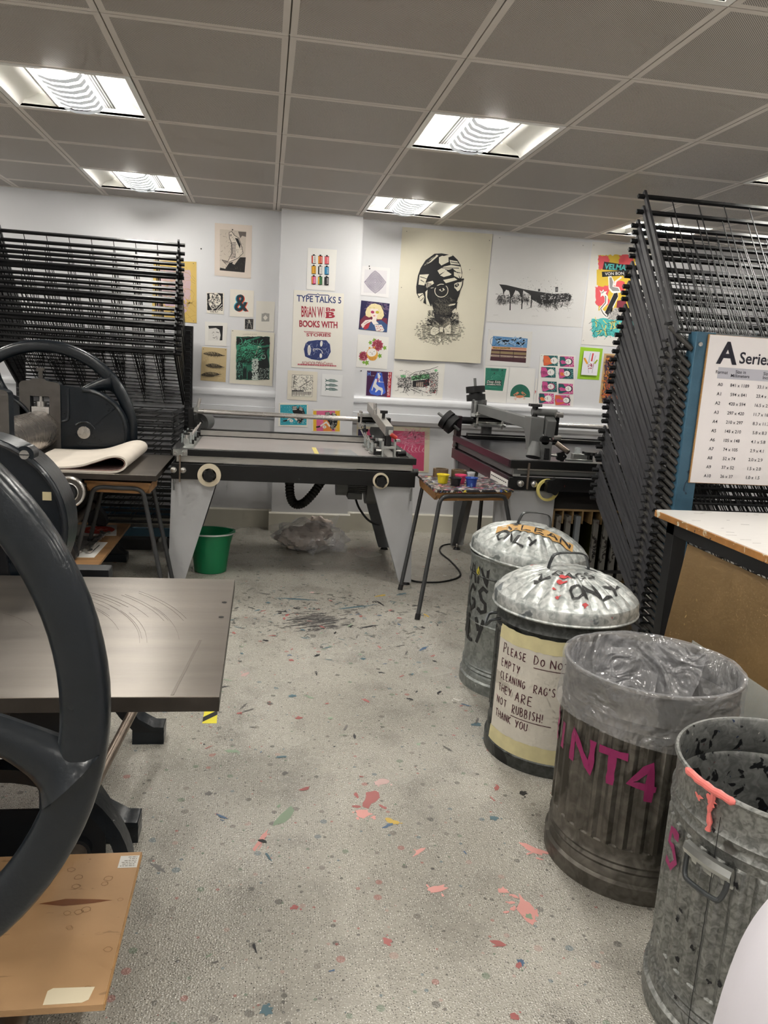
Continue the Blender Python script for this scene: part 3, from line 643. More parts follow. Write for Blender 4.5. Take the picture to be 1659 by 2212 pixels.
spanner('spanner', (-1.085, -1.49), (-1.105, -2.03), 'long open-ended steel spanner lying across the press shelf', .2575)
spanner('spanner', (-1.34, -1.58), (-1.21, -1.79), 'smaller steel spanner half hidden behind the large hand wheel rim', .2575)

# ----- near press: wheel on its near side, bed end pointing into the aisle
FX, FBZ = -.955, .755
fp = thing('etching_press', 'navy etching press in the left foreground with big spoked hand wheel and bare steel bed', 'printing press', (FX, -4.7, 0))
wheel(fp, (-.925, -5.54, .888), -13.5)
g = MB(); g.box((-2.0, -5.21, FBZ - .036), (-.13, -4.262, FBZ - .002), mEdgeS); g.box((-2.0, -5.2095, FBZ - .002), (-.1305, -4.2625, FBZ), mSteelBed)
mHole = mat('drilled_hole', '1a1917', .8); mScr = mat('burnished_scratch', '857e76', .35, metal=.7)
for hx, hy in ((-.153, -4.52), (-.155, -4.66)): g.disc((hx, hy, FBZ + .0006), .008, mHole, n=14)
rg = random.Random(3)
for i in range(26):
    r_ = rg.uniform(.35, .75); a0 = rg.uniform(5, 40); pts = [(-.95 + r_ * cos(rad(a0 + k * 4)), -4.95 + r_ * sin(rad(a0 + k * 4)), FBZ + .0006) for k in range(7)]
    if all(p[0] < -.14 and -5.2 < p[1] < -4.27 for p in pts):
        for p, q in zip(pts, pts[1:]): g.bar(p, q, .0009, .0004, mScr)
g.bar((-.235, -5.2, FBZ + .0005), (-.20, -4.85, FBZ + .0005), .007, .0006, mScr)
g.build('bed', fp, bevel=.003)
def fguard():
    cx, cz, R = -.98, .915, .30
    g = MB(); g.prism(arc(cx, cz, R, -180, 180, 60)[:-1], -4.235, -4.10, mNavy); o = g.build('gear_guard', fp, bevel=.01)
    g = MB(); g.torus((cx, -4.236, cz), R - .012, .010, mNavy, n=60, k=8)
    g.cyl((-.81, -4.24, 1.155), (-.81, -4.18, 1.155), .028, mNavy, n=24); g.build('rib', o)
    g = MB(); g.cyl((-.81, -4.246, 1.155), (-.81, -4.24, 1.155), .015, mSteel, n=20); g.box((-.824, -4.2475, 1.1535), (-.796, -4.2455, 1.1565), mInk); g.build('slotted_screw', o)
    g = MB()
    for x, z in ((-.745, 1.02), (-.88, .87)): g.box((x - .014, -4.2375, z - .014), (x + .014, -4.2355, z + .014), mCreamTape)
    g.build('cream_tag', o)
    g = MB()
    for z in (.79, .835): g.ball((-.885, -4.238, z), .012, mSteel, 10)
    g.build('rivet', o)
fguard()
for yy in (-4.22, -5.30):
    g = MB(); g.prism([(-1.28, .5), (-.66, .5), (-.70, .62), (-.86, .70), (-.88, .86), (-.92, 1.2), (-1.14, 1.2), (-1.16, .86), (-1.24, .7)], yy - .03, yy + .03, mNavyD); g.build('frame', fp, bevel=.006)
g = MB(); g.cyl((-1.03, -4.25, .89), (-1.03, -5.27, .89), .125, mRoller, n=48); g.build('top_roller', fp)
g = MB(); g.cyl((-1.03, -4.25, .585), (-1.03, -5.27, .585), .125, mRoller, n=40); g.build('bottom_roller', fp); g = MB(); g.cyl((-.925, -5.5, .888), (-.925, -5.27, .888), .035, mSteel, n=20); g.build('wheel_shaft', fp)
for yf, yb in ((-3.985, -3.93), (-4.622, -4.565)):
    g = MB(); ym = (yf + yb) / 2
    g.prism([(-.86, .70), (-.60, .70), (-.585, .30), (-.545, .18), (-.50, .10), (-.44, .065), (-.398, .062), (-.398, 0), (-.515, 0), (-.515, .06), (-.56, .11), (-.62, .2), (-.70, .30), (-.86, .36)], yf, yb + .02, mNavyD)
    g.prism([(-.515, 0.001), (-.396, 0.001), (-.396, .05), (-.515, .05)], yf - .001, yb + .021, mNavy); g.prism([(-.585, .3), (-.577, .3), (-.537, .185), (-.492, .107), (-.435, .072), (-.396, .07), (-.396, .05), (-.44, .055), (-.5, .095), (-.547, .175)], yf - .002, yb + .022, mNavy)
    g.build('leg', fp, bevel=.004)
    g = MB(); g.prism([(-1.62, .70), (-1.3, .70), (-1.3, .36), (-1.45, .30), (-1.5, .06), (-1.5, 0), (-1.64, 0), (-1.64, .06), (-1.58, .3)], yf, yb + .02, mNavyD); g.build('leg', fp, bevel=.004)
g = MB(); g.cyl((-.54, -4.6, .165), (-.455, -3.98, .26), .017, mRod, n=18); g.build('tie_rod', fp)
g = MB(); g.cyl((-.78, -5.3, .46), (-.78, -4.2, .46), .03, mRod, n=18); g.build('tie_rod', fp)
# outrigger arch and rods that carry the shelf board
for yy in (-4.74, -5.36):
    g = MB(); o_ = arc(-.75, -.02, .36, 4, 176, 24); i_ = arc(-.75, -.02, .32, 176, 6, 24); g.prism(o_ + i_, yy - .03, yy + .03, mNavy) if yy > -5 else g.prism([(-1.1, 0), (-.6, 0), (-.6, .09), (-1.1, .09)], yy - .03, yy + .03, mNavyD)
    g.build('arch' if yy > -5 else 'foot', fp)
g = MB(); g.box((-1.04, -4.748, .0), (-.47, -4.74, .2), mNavyD); g.build('arch_plate', fp)
g = MB(); g.cyl((-.545, -4.70, .075), (-.545, -5.6, .075), .03, mRod, n=20); g.cyl((-.545, -4.775, .075), (-.545, -4.745, .075), .04, mNavyD, n=20); g.build('floor_rod', fp); g = MB(); g.cyl((-.95, -4.70, .075), (-.95, -5.6, .075), .03, mRod, n=20); g.build('floor_rod', fp)
mPlyF = splat_mat('stained_ply', 'bb956c', [('9a744e', .16, .64), ('9c7a56', .9, .68)], .42, 0, 10, var=.14, vscale=3.0, bump=.02, stretch=(1, 3.2, 1))
b = MB(); b.box((-1.3, -5.425, .146), (-.345, -4.905, .161), mPlyF); b.box((-.3445, -5.425, .1462), (-.3425, -4.905, .1608), mPlyEdge)
mStain = mat('wood_stain', '7a4a28', .45); mRing = mat('wood_ring', '94704a', .45)
b.add([(-.56, -5.10, .1615), (-.50, -5.112, .1615), (-.43, -5.106, .1615), (-.385, -5.098, .1615), (-.43, -5.092, .1615), (-.50, -5.086, .1615)], [tuple(range(6))], mStain)
rgb = random.Random(21)
for i in range(16):
    x, y, r = rgb.uniform(-.52, -.36), rgb.uniform(-5.40, -4.97), rgb.uniform(.006, .012); P = blob(rgb, x, y, r, r * .85, 14, .12); Q = [(x + (u - x) * .8, y + (v - y) * .8) for u, v in P]
    b.add([(u, v, .1614) for u, v in P + Q], [(k, (k + 1) % 14, 14 + (k + 1) % 14, 14 + k) for k in range(14)], mRing)
bd2 = tag(b.build('plywood_shelf_board'), 'brown plywood board with two stickers at the lower left corner, low on the near press', 'board')
mStick = mat('cream_sticker', 'e3d6b8', .6); mFaded = mat('faded_print', '8d877c', .7)
g = MB(); o = [(-.468, -5.417), (-.39, -5.417), (-.378, -5.41), (-.372, -5.376), (-.458, -5.373), (-.468, -5.38)]; g.prism(o, .1612, .1618, mStick, axis='z'); tag(g.build('sticker'), 'blank cream sticker at the near edge of the lower left plywood board', 'sticker')
g = MB(); g.prism([(-.396, -4.972), (-.347, -4.972), (-.347, -4.921), (-.396, -4.921)], .1612, .1618, mPaper, axis='z')
for i, (a, b_) in enumerate(((-.375, -.352), (-.371, -.352), (-.383, -.352), (-.389, -.352), (-.386, -.355), (-.391, -.352))):
    y = -4.929 - i * .0075; x = a
    while x < b_: q = min(b_, x + rg.uniform(.003, .009)); g.add([(x, y, .1622), (q, y, .1622), (q, y + .003, .1622), (x, y + .003, .1622)], [(0, 1, 2, 3)], mFaded); x = q + .002
tag(g.build('sticker'), 'small printed sticker at the far corner of the lower left plywood board', 'sticker')
# wooden boxes seen under the near bed
mWoodR = mat('red_brown_wood', '7d4c38', .45, var=.2, vscale=5, stretch=(1, 8, 1)); mWoodL = mat('tan_wood', 'a08055', .5, var=.2, vscale=6)
g = MB(); g.box((-1.15, -4.4, .36), (-.64, -4.05, .40), mWoodL); g.box((-1.1, -4.38, .355), (-.66, -4.06, .36), mWoodR); tag(g.build('wooden_block', bevel=.002), 'tan wooden block stored on the shelf below the near press bed', 'block')
g = MB(); g.box((-1.25, -4.54, .33), (-.61, -3.99, .345), mWoodR); tag(g.build('wooden_shelf', bevel=.002), 'dark red brown shelf between the legs of the near press', 'shelf')
# ---------------------------------------------------------------- drying racks
mRackB = mat('rack_black', '1c1d1f', .42, var=.15, vscale=25, spec=.5)
mRackD = mat('rack_dark_wire', '1c1c1e', .5)
mRackG = mat('rack_rail_grey', '3c3c3f', .45, var=.12, vscale=20)
mRackBlue = splat_mat('rack_blue_paint', '3d6379', [('23384a', .5, .68), ('c9ccc9', 1.1, .76), ('a33b36', .6, .77)], .45, 0, 16, var=.1, vscale=8)
mSpring = mat('spring_rubbered', '3d3b38', .55, var=.1, vscale=30)
def tray_mesh(Wd, L, over, m_rail, m_bar, nw=8):
    """local: hinge bar along x at origin, tray reaches out along +y"""
    g = MB(); t = .024
    g.box((-over, L - .02, -.0085), (Wd + over, L, .0085), m_bar)            # front bar with its stub ends
    for x in (0, Wd): g.box((x - .007, 0, -.0125), (x + .007, L + .028, .0125), m_rail)
    g.box((0, -.005, -.004), (Wd, .005, .004), m_bar)
    for i in range(1, nw): x = Wd * i / nw; g.box((x - .0022, 0, -.0022), (x + .0022, L, .0022), mRackD)
    for j in (1, 2): y = L * j / 3; g.box((0, y - .0012, -.0040), (Wd, y + .0012, -.0018), mRackD)
    return g
def drying_rack(name, label, x0, Wd, yh, sgn, hinges, L, blue_front, base_y, post_x, group=None):
    """hinges: list of (z, angle); sgn +1 trays open away (+y), -1 towards the viewer (-y)"""
    r = thing(name, label, 'drying rack', (x0, yh, 0))
    g = tray_mesh(Wd, L, .045, mRackG if sgn > 0 else mRackB, mRackB)
    first = None
    for i, (z, a) in enumerate(hinges):
        if first is None: first = g.build('tray', r, off=(0, 0, 0)); o = first
        else: o = first.copy(); COL.objects.link(o); o.parent = r
        o.location = (.0035 * sin(i * 2.3) + .002 * sin(i * 5.1), 0, z)
        if sgn > 0: o.rotation_euler = (rad(a), 0, 0)
        else: o.rotation_euler = (rad(-a), 0, 0); o.scale = (1, -1, 1)
    return r
nR = 38
hin = []
for i in range(nR):
    if i == 1: continue
    t = i / (nR - 1); hin.append((1.757 - 1.545 * t, 54 - 18 * t + (1.2 if i % 5 == 2 else 0) - (1.0 if i % 7 == 3 else 0)))
XR0 = 2.005; YRR = -3.10
rr = drying_rack('drying_rack', 'black drying rack with blue frame behind the paper size board, most trays raised', XR0, 1.25, YRR, 1, hin, .93, True, 0, 0)
for i, z in enumerate((.165, .125)):                                         # two trays left flat at the foot
    o = [c for c in rr.children if c.name.startswith('tray')][0].copy(); COL.objects.link(o); o.parent = rr; o.location = (0, 0, z); o.rotation_euler = (rad(5 - i * 3), 0, 0)
for x, s in ((XR0 + .11, 1), (XR0 + 1.14, -1)):
    g = MB(); g.box((x - .035, YRR - .062, .02), (x + .065, YRR - .056, 1.762), mRackBlue); g.box((x - .038, YRR - .062, .02), (x - .032, YRR + .02, 1.762), mRackBlue); g.box((x - .035, YRR - .058, 1.735), (x + .065, YRR + .02, 1.762), mRackBlue)
    g.build('upright', rr, bevel=.002)
    if s > 0: g = MB(); g.cyl((x - .015, YRR - .07, 1.70), (x - .015, YRR - .062, 1.70), .011, mSteel, n=8); g.build('bolt', rr)
g = MB(); g.box((XR0 + .08, YRR - .05, 1.70), (XR0 + 1.2, YRR - .02, 1.755), mRackBlue); g.build('top_rail', rr, bevel=.002); g = MB(); g.box((XR0 + .06, YRR - .06, .0), (XR0 + 1.2, YRR - .02, .05), mRackBlue)
for x in (XR0 + .06, XR0 + 1.14): g.box((x, YRR - .06, .0), (x + .05, YRR + 1.0, .05), mRackBlue)
g.build('base_frame', rr, bevel=.002)
for i, (z, a) in enumerate(hin):
    g = MB(); p = Vector((XR0 - .022, YRR + .10 * cos(rad(a)) + .01, z + .10 * sin(rad(a)) - .045)); q = Vector((XR0 + .075, YRR - .035, z - .085))
    d = (q - p)
    pts = [p + d * t for t in (0, .06, .10, .5, 1)]; g.tube(pts, [.003, .004, .0125, .0135, .0135], mSpring, 10)
    g.tube([(XR0 + .0, p.y, p.z + .004), (XR0 - .045, p.y, p.z + .004)], .0062, mRackG, 8)
    g.tube(smooth_path([(XR0 - .02, p.y, p.z + .01), (XR0 + .02, p.y - .004, p.z + .018), (XR0 + .05, p.y - .01, p.z + .002), (XR0 + .055, p.y - .012, p.z - .04)], 4), .003, mRackD, 6)
    g.build('spring', rr)
# loose prints on the flat trays
pr = MB(); pr.prism([(XR0 + .05, YRR + .16), (XR0 + .75, YRR + .16), (XR0 + .75, YRR + .86), (XR0 + .05, YRR + .86)], .158, .1592, mPaper, axis='z')
for i in range(9):
    x = XR0 + .10 + .07 * i; pr.add([(x, YRR + .3 + .03 * (i % 3), .1597), (x + .05, YRR + .3 + .03 * (i % 3), .1597), (x + .05, YRR + .6, .1597), (x, YRR + .6, .1597)], [(0, 1, 2, 3)], mPinkP if i % 2 else inkc['pink'])
tag(pr.build('drying_print'), 'white print with pink marks drying flat on the lowest rack tray', 'print')

# left rack stands against the back wall and opens towards the room
YLR = -.13; XLR = -.712; WL = 1.25; LL = .80
hl = []
for i in range(23): t = i / 22; hl.append((1.665 - .60 * t, 50 - 20 * t + (1.0 if i % 5 == 2 else 0)))
hl = [h for i, h in enumerate(hl) if i != 1]
for i in range(21): hl.append((1.02 - .0395 * i, 1.5 - .12 * i))
lr = drying_rack('drying_rack', 'black drying rack against the back wall at left, behind the hand wheel', XLR - WL, WL, YLR, -1, hl, LL, False, 0, 0)
for x in (XLR + .035, XLR - WL - .035):
    g = MB(); g.box((x - .026, YLR - .03, .03), (x + .034, YLR + .03, 1.70), mRackD); up = g.build('upright', lr)
    g = MB()
    for i in range(46):
        z = 1.66 - i * .0335; g.tube([(x - .02, YLR - .036, z), (x + .018, YLR - .036, z), (x + .02, YLR - .036, z - .02)], .0035, mRackG, 6)
    g.build('spring_hooks', lr)
g = MB(); g.box((XLR - WL - .05, YLR - LL + .03, .10), (XLR + .05, YLR - LL + .055, .165), mRackBlue); g.box((XLR - WL - .05, YLR - .02, .10), (XLR + .05, YLR + .03, .165), mRackBlue); g.box((XLR - .0, YLR - LL + .03, .10), (XLR + .05, YLR, .165), mRackBlue); g.box((XLR - WL - .05, YLR - LL + .03, .10), (XLR - WL, YLR, .165), mRackBlue)
g.build('base_frame', lr, bevel=.002)
for x in (XLR - .02, XLR - WL + .02):
    for y in (YLR - LL + .06, YLR - .03):
        g = MB(); g.cyl((x - .015, y, .05), (x + .015, y, .05), .05, mRackD, n=20); g.box((x - .02, y - .012, .05), (x + .02, y + .012, .10), mRackG); g.build('castor', lr)
g = MB(); g.box((-1.95, -.93, .0), (-.86, -.52, .085), mRackD); tag(g.build('floor_box', bevel=.005), 'dark flat box lying on the floor below the left drying rack', 'box')
# ---------------------------------------------------------------- screen-printing tables
mBlk = splat_mat('table_black_paint', '070708', [('b9b9b5', 1.6, .755), ('3f7fb0', 1.1, .76), ('9a3b38', 1.3, .77)], .38, 0, 14, var=.15, vscale=10, bump=.02)
mBlk2 = mat('table_black_pink_reflection', '2b1c22', .28, spec=.6)  # black frame side with the pink poster's reflection mixed into its colour
mAlu = mat('table_aluminium', 'b3b1ac', .38, metal=.75, var=.1, vscale=14, stretch=(1, 8, 8))
mBedG = mat('vacuum_bed', 'b9b2b0', .32, metal=.45, var=.07, vscale=5)
mBedK = mat('vacuum_bed_dark', '3a3a3d', .3, metal=.5, var=.1, vscale=5)
mLegG = mat('table_leg_grey', 'b0b1b3', .5, var=.03, vscale=6)
mLegShade = mat('table_leg_shaded', '56585b', .5)  # darker copy of the leg grey, shade painted in for the legs further back
mKnob = mat('black_plastic', '111112', .35)
mRub = mat('black_rubber', '0d0d0e', .6)
mMot = mat('motor_grey', '6a6b6a', .5, var=.08)
mZinc = mat('zinc_plate', 'c3c5c2', .3, metal=.9, var=.06, vscale=20)
mClear = mat('clear_acrylic', 'dfe8e6', .08, alpha=.32, spec=.6)
mTapeC = mat('masking_tape', 'd9cdb4', .7, var=.05)
mTapeY = mat('yellow_masking_tape', 'd8c878', .6, var=.05)
def star_knob(g, c, r, d, axis='y', m=None):
    m = m or mKnob; n = 30; o = [(r * (1 + .13 * cos(5 * 2 * pi * i / n)) * cos(2 * pi * i / n), r * (1 + .13 * cos(5 * 2 * pi * i / n)) * sin(2 * pi * i / n)) for i in range(n)]
    if axis == 'y': g.prism([(c[0] + u, c[2] + v) for u, v in o], c[1], c[1] + d, m)
    elif axis == 'z': g.prism([(c[0] + u, c[1] + v) for u, v in o], c[2], c[2] + d, m, axis='z')
    else: g.prism([(c[1] + u, c[2] + v) for u, v in o], c[0], c[0] + d, m, axis='x')
def ring_frame(g, x0, x1, y0, y1, z0, z1, w, m, mside=None):
    g.box((x0, y0, z0), (x1, y0 + w, z1), m); g.box((x0, y1 - w, z0), (x1, y1, z1), m)
    g.box((x0, y0 + w, z0), (x0 + w, y1 - w, z1), mside or m); g.box((x1 - w, y0 + w, z0), (x1, y1 - w, z1), m)
def plate_leg(poly, y0, y1, m, parent, m2=None, side=None):
    g = MB(); g.prism(poly, y0, y1, m); 
    return g.build('leg', parent, bevel=.002)
def foot(g, x, y):
    g.cyl((x, y, 0), (x, y, .018), .032, mRub, r1=.02, n=20); g.cyl((x, y, .018), (x, y, .05), .009, mSteel, n=10)
def acrylic_clamp(g, x, y, z, s):
    """registration clamps: little zinc blocks, clear cams, levers and knobs in a row along y"""
    for yy in (y,):
        g.box((x - .045, yy - .05, z), (x + .05, yy + .05, z + .012), mZinc); g.box((x - .02, yy - .03, z + .012), (x + .02, yy + .03, z + .045), mZinc)
        g.box((x + .024, yy - .022, z + .012), (x + .034, yy + .022, z + .085), mClear); g.box((x - .034, yy - .022, z + .012), (x - .024, yy + .022, z + .075), mClear)
        g.cyl((x, yy, z + .045), (x, yy, z + .07), .010, mSteel, n=12); star_knob(g, (x, yy, z + .07), .018, .012, 'z')
        g.cyl((x - .02 * s, yy + .02, z + .05), (x - .06 * s, yy + .02, z + .12), .0055, mSteel, n=8)
        g.cyl((x + .045, yy - .03, z + .012), (x + .045, yy - .03, z + .04), .008, mKnob, n=10)

t1 = thing('screen_printing_table', 'left screen printing table with pale vacuum bed, above the green bucket', 'printing table', (.17, -1.23, 0))
X0, X1, F, Bk = -.625, .975, -1.765, -.66
g = MB(); g.box((X0, F, .845), (X1, F + .045, .888), mBlk); g.box((X0, F + .045, .845), (X0 + .045, Bk, .888), mBlk); g.box((X1 - .045, F + .045, .845), (X1, Bk, .888), mBlk); g.box((X0 + .045, Bk - .03, .845), (X1 - .045, Bk, .888), mBlk); g.build('top_frame', t1, bevel=.003)
g = MB(); g.box((X0 + .03, F + .012, .802), (X1 - .02, Bk, .842), mAlu); g.box((X0 + .02, F + .006, .838), (X1 - .03, F + .03, .845), mAlu); g.build('side_rail', t1, bevel=.002)
g = MB(); ring_frame(g, X0, X1, F, Bk, .692, .795, .05, mBlk); g.box((X0 + .05, Bk - .06, .70), (X1 - .05, Bk - .05, .79), mBlk); g.build('beam', t1, bevel=.003)
g = MB(); g.box((-.50, F + .046, .842), (.80, -.80, .874), mBedG); g.box((-.58, F + .05, .842), (-.50, -.80, .872), mZinc); g.box((.72, F + .05, .874), (.80, -1.0, .877), mZinc); g.build('vacuum_bed', t1, bevel=.001)
g = MB(); g.box((.30, F + .09, .8742), (.33, -1.25, .8752), mTapeY); g.add([(.33, F + .09, .8746), (.60, F + .12, .8746), (.58, -1.3, .8746), (.33, -1.25, .8746)], [(0, 1, 2, 3)], mat('film_sheet', 'b9bfc2', .15, alpha=.6)); g.build('taped_film', t1)
g = MB(); g.box((-.52, -.80, .876), (.78, -.745, .925), mAlu); g.box((-.52, -.801, .918), (.78, -.744, .927), mBlk); g.box((-.52, -.803, .874), (.78, -.742, .881), mBlk); g.build('screen_clamp_bar', t1, bevel=.002)
for k in range(3):
    for x, y, z, s in ((-.565, -1.0, .872, -1), (.74, -1.05, .878, 1)): g = MB(); acrylic_clamp(g, x, y - k * .2, z, s); g.build('registration_clamp', t1)
# slide rail, end posts, counterweights
g = MB(); g.cyl((-.585, -.70, 1.052), (.93, -.70, 1.052), .019, mSteel, n=24); g.build('slide_rail', t1)
for x in (-.60, .93):
    g = MB(); g.box((x - .02, -.735, .80), (x + .02, -.665, 1.075), mKnob); g.build('rail_post', t1, bevel=.003)
    g = MB(); g.cyl((x + (.06 if x < 0 else -.06), -.61, .955), (x + (.10 if x < 0 else .0), -.50, .965), .072, mMot, n=32); g.build('counterweight', t1)
g = MB(); g.cyl((-.555, -.70, 1.06), (-.535, -.70, 1.15), .012, mSteel, n=14); g.box((-.575, -.72, 1.055), (-.545, -.68, 1.085), mZinc); star_knob(g, (-.53, -.73, .975), .022, -.03, 'y'); g.build('rail_pin', t1)
def carriage(parent, x, y, z, w=.2):
    c = MB(); c.box((x - w / 2, y - .07, z + .025), (x + w / 2, y + .05, z + .05), mZinc); c.box((x - w / 2, y - .07, z - .05), (x + w / 2, y + .05, z - .025), mZinc)
    for dx in (-.4, .4):
        for dz in (1, -1):
            for dy in (-.05, .03): c.cyl((x + dx * w, y + dy, z + dz * .05), (x + dx * w, y + dy, z + dz * .066), .011, mSteel, n=6, smooth=False)
        c.cyl((x + dx * w, y - .05, z - .025), (x + dx * w, y - .05, z + .025), .009, mSteel, n=12)
        c.cyl((x + dx * w, y - .078, z + .037), (x + dx * w, y - .06, z + .037), .012, mSteel, n=14); c.cyl((x + dx * w, y - .078, z - .037), (x + dx * w, y - .06, z - .037), .012, mSteel, n=14)
    c.cyl((x - w * .5, y, z), (x + w * .5, y, z), .024, mKnob, n=20)
    return c.build('carriage', parent, bevel=.002)
ca = carriage(t1, .79, -.70, 1.052)
g = MB(); star_knob(g, (.74, -.78, .965), .024, .02, 'z'); g.cyl((.74, -.78, .985), (.74, -.75, 1.03), .01, mKnob, n=10); g.build('locking_knob', ca)
g = MB(); a, b_ = (.79, -.66, 1.155), (.80, -1.62, 1.05); g.bar(a, b_, .052, .066, mAlu); ar = g.build('squeegee_arm', t1, bevel=.003)
g = MB(); g.box((.774, -1.64, 1.02), (.826, -1.62, 1.085), mMot); g.box((.79, -1.66, 1.03), (.82, -1.64, 1.06), mZinc); g.cyl((.805, -1.665, 1.035), (.845, -1.665, 1.01), .014, mat('red_plastic', 'b5352b', .4), n=12); g.build('end_cap', ar, bevel=.002)
g = MB(); star_knob(g, (.80, -1.32, 1.15), .026, .02, 'z'); g.cyl((.80, -1.32, 1.10), (.80, -1.32, 1.15), .012, mKnob, n=12); g.cyl((.76, -1.18, 1.13), (.755, -1.18, 1.21), .013, mSteel, n=14); g.build('locking_knob', ar)
g = MB()
for s in (-1, 1): g.box((.80 + s * .042 - .006, -1.66, .865), (.80 + s * .042 + .006, -1.61, 1.0), mZinc); g.box((.80 + s * .055 - .02, -1.66, .985), (.80 + s * .055 + .02, -1.61, 1.0), mZinc); g.cyl((.80 + s * .048, -1.635, .92), (.80 + s * .085, -1.635, .92), .009, mSteel, n=10)
g.box((.755, -1.655, .935), (.845, -1.62, .95), mZinc); g.box((.70, -1.63, .885), (.75, -1.58, .93), mKnob); g.cyl((.86, -1.635, .90), (.92, -1.62, .905), .022, mKnob, n=16); g.box((.785, -1.64, .95), (.815, -1.62, 1.02), mKnob); g.build('squeegee_holder', ar, bevel=.001)
# legs
LF = [(-.625, .692), (-.335, .692), (-.536, .0), (-.642, .0)]
for yy in (F + .02, Bk - .08):
    sgn = yy < -1.2
    plate_leg(LF, yy, yy + .05, mLegG if sgn else mLegShade, t1); plate_leg([(.69, .692), (.965, .692), (1.0, .02), (.915, .02)], yy, yy + .05, mLegG if sgn else mLegShade, t1)
for x in (-.59, .965):
    for y in (F + .05, Bk - .05): g = MB(); foot(g, x, y); g.build('levelling_foot', t1)
g = MB(); g.prism([(-.60, .692), (-.62, .04), (-.645, .04), (-.625, .692)], F + .02, Bk - .03, mLegG) if False else None
# bolts, bracket and drip rod at the left front, knobs on the beam
g = MB(); g.box((X0 + .01, F - .008, .845), (X0 + .10, F, .885), mZinc)
for dx in (.025, .085): g.cyl((X0 + dx, F - .018, .862), (X0 + dx, F - .008, .862), .011, mSteel, n=14); g.cyl((X0 + dx - .01, F - .018, .752), (X0 + dx - .01, F, .752), .020, mSteel, n=18); g.ball((X0 + dx - .01, F - .018, .752), .017, mSteel, 12, (1, .5, 1))
g.bar((X0 + .055, F - .012, .85), (X0 + .055, F - .012, .675), .013, .01, mRod, up=(1, 0, 0)); g.cyl((X0 + .02, F - .01, .69), (X0 + .02, F - .01, .62), .006, mMot, n=8); g.build('stop_bracket', t1)
for x, r in ((-.384, .037), (.737, .034)):
    g = MB(); g.cyl((x, F, .73), (x, F - .03, .73), .02, mKnob, n=16); star_knob(g, (x, F - .066, .73), r, .036); g.build('clamp_knob', t1, bevel=.002)
g = MB(); g.cyl((.975, -1.66, .78), (1.01, -1.66, .78), .026, mKnob, n=18); g.cyl((.95, F - .006, .69), (.95, F - .006, .60), .006, mMot, n=8); g.build('side_knob', t1)
def tape_roll(name, c, R, r, w, axis, m, label, cat='tape roll', m2=None):
    g = MB(); prof = [(r, 0), (R, 0), (R, w), (r, w), (r, 0)]
    n = 40; vs = []
    for i in range(n):
        a = 2 * pi * i / n
        for (q, h) in prof[:-1]:
            vs.append((c[0] + q * cos(a), c[1] + h, c[2] + q * sin(a)) if axis == 'y' else (c[0] + q * cos(a), c[1] + q * sin(a), c[2] + h))
    for k in range(4):
        g.add(vs, [(i * 4 + k, i * 4 + (k + 1) % 4, ((i + 1) % n) * 4 + (k + 1) % 4, ((i + 1) % n) * 4 + k) for i in range(n)], (m2 or m) if k == 3 else m, True)
    return tag(g.build(name), label, cat, 'tape rolls')
tape_roll('masking_tape_roll', (-.384, F - .032, .727), .074, .045, .026, 'y', mTapeC, 'wide cream tape roll hung on the left knob of the left printing table')
tape_roll('masking_tape_roll', (.737, F - .032, .733), .053, .041, .024, 'y', mTapeC, 'narrow cream tape roll around the right knob of the left printing table')
# blower motor with fins, corrugated hose
mo = MB(); mo.cyl((.50, -1.15, .60), (.58, -1.15, .60), .085, mMot, n=32); mo.cyl((.58, -1.15, .61), (.72, -1.15, .61), .075, mMot, n=32); mo.cyl((.72, -1.15, .585), (.80, -1.15, .585), .125, mMot, n=36)
for i in range(9): z = .555 + i * .014; mo.box((.585, -1.236, z), (.715, -1.22, z + .006), mMot)
mo.box((.585, -1.235, .50), (.69, -1.10, .55), mMot); mo.box((.55, -1.2, .66), (.75, -1.1, .70), mMot)
mo = mo.build('blower_motor', t1, bevel=.002)
g = MB(); g.tube(smooth_path([(.64, -1.2, .52), (.67, -1.25, .44), (.74, -1.3, .36), (.84, -1.2, .31), (.93, -.9, .30)], 8), .008, mRub, 8); g.build('power_lead', mo)
hp = smooth_path([(.16, -1.15, .69), (.155, -1.17, .60), (.165, -1.2, .50), (.20, -1.2, .445), (.26, -1.2, .455), (.33, -1.2, .53), (.39, -1.18, .62), (.44, -1.15, .69)], 10)
g = MB(); g.tube(hp, [.030 + (.005 if i % 2 else 0) for i in range(len(hp))], mRub, 14); g.build('vacuum_hose', t1)

# ----- right table: heavier frame, one swung arm with disc weights
t2 = thing('screen_printing_table', 'right screen printing table with dark bed and black disc weights on its arm', 'printing table', (2.25, -1.3, 0))
X0, X1, F, Bk = 1.522, 3.0, -2.10, -.50
g = MB(); g.box((X0, F, .897), (X1, F + .05, .948), mBlk); g.box((X0, F + .05, .897), (X0 + .05, Bk, .948), mBlk2); g.box((X1 - .05, F + .05, .897), (X1, Bk, .948), mBlk); g.box((X0 + .05, Bk - .04, .897), (X1 - .05, Bk, .948), mBlk); g.build('top_frame', t2, bevel=.003)
g = MB(); ring_frame(g, X0 + .03, X1 - .03, F + .02, Bk, .845, .893, .04, mMot, mMot); g.box((X0 + .05, F + .008, .885), (X1 - .05, F + .03, .896), mAlu); g.box((X0 + .04, F + .012, .85), (X1, F + .022, .858), mKnob); g.build('side_rail', t2, bevel=.002)
g = MB(); g.box((X0, F, .756), (X1, F + .05, .838), mBlk); g.box((X0, F + .05, .756), (X0 + .05, Bk, .838), mBlk2); g.box((X1 - .05, F + .05, .756), (X1, Bk, .838), mBlk); g.box((X0 + .05, Bk - .05, .756), (X1 - .05, Bk, .838), mBlk); g.build('beam', t2, bevel=.003)
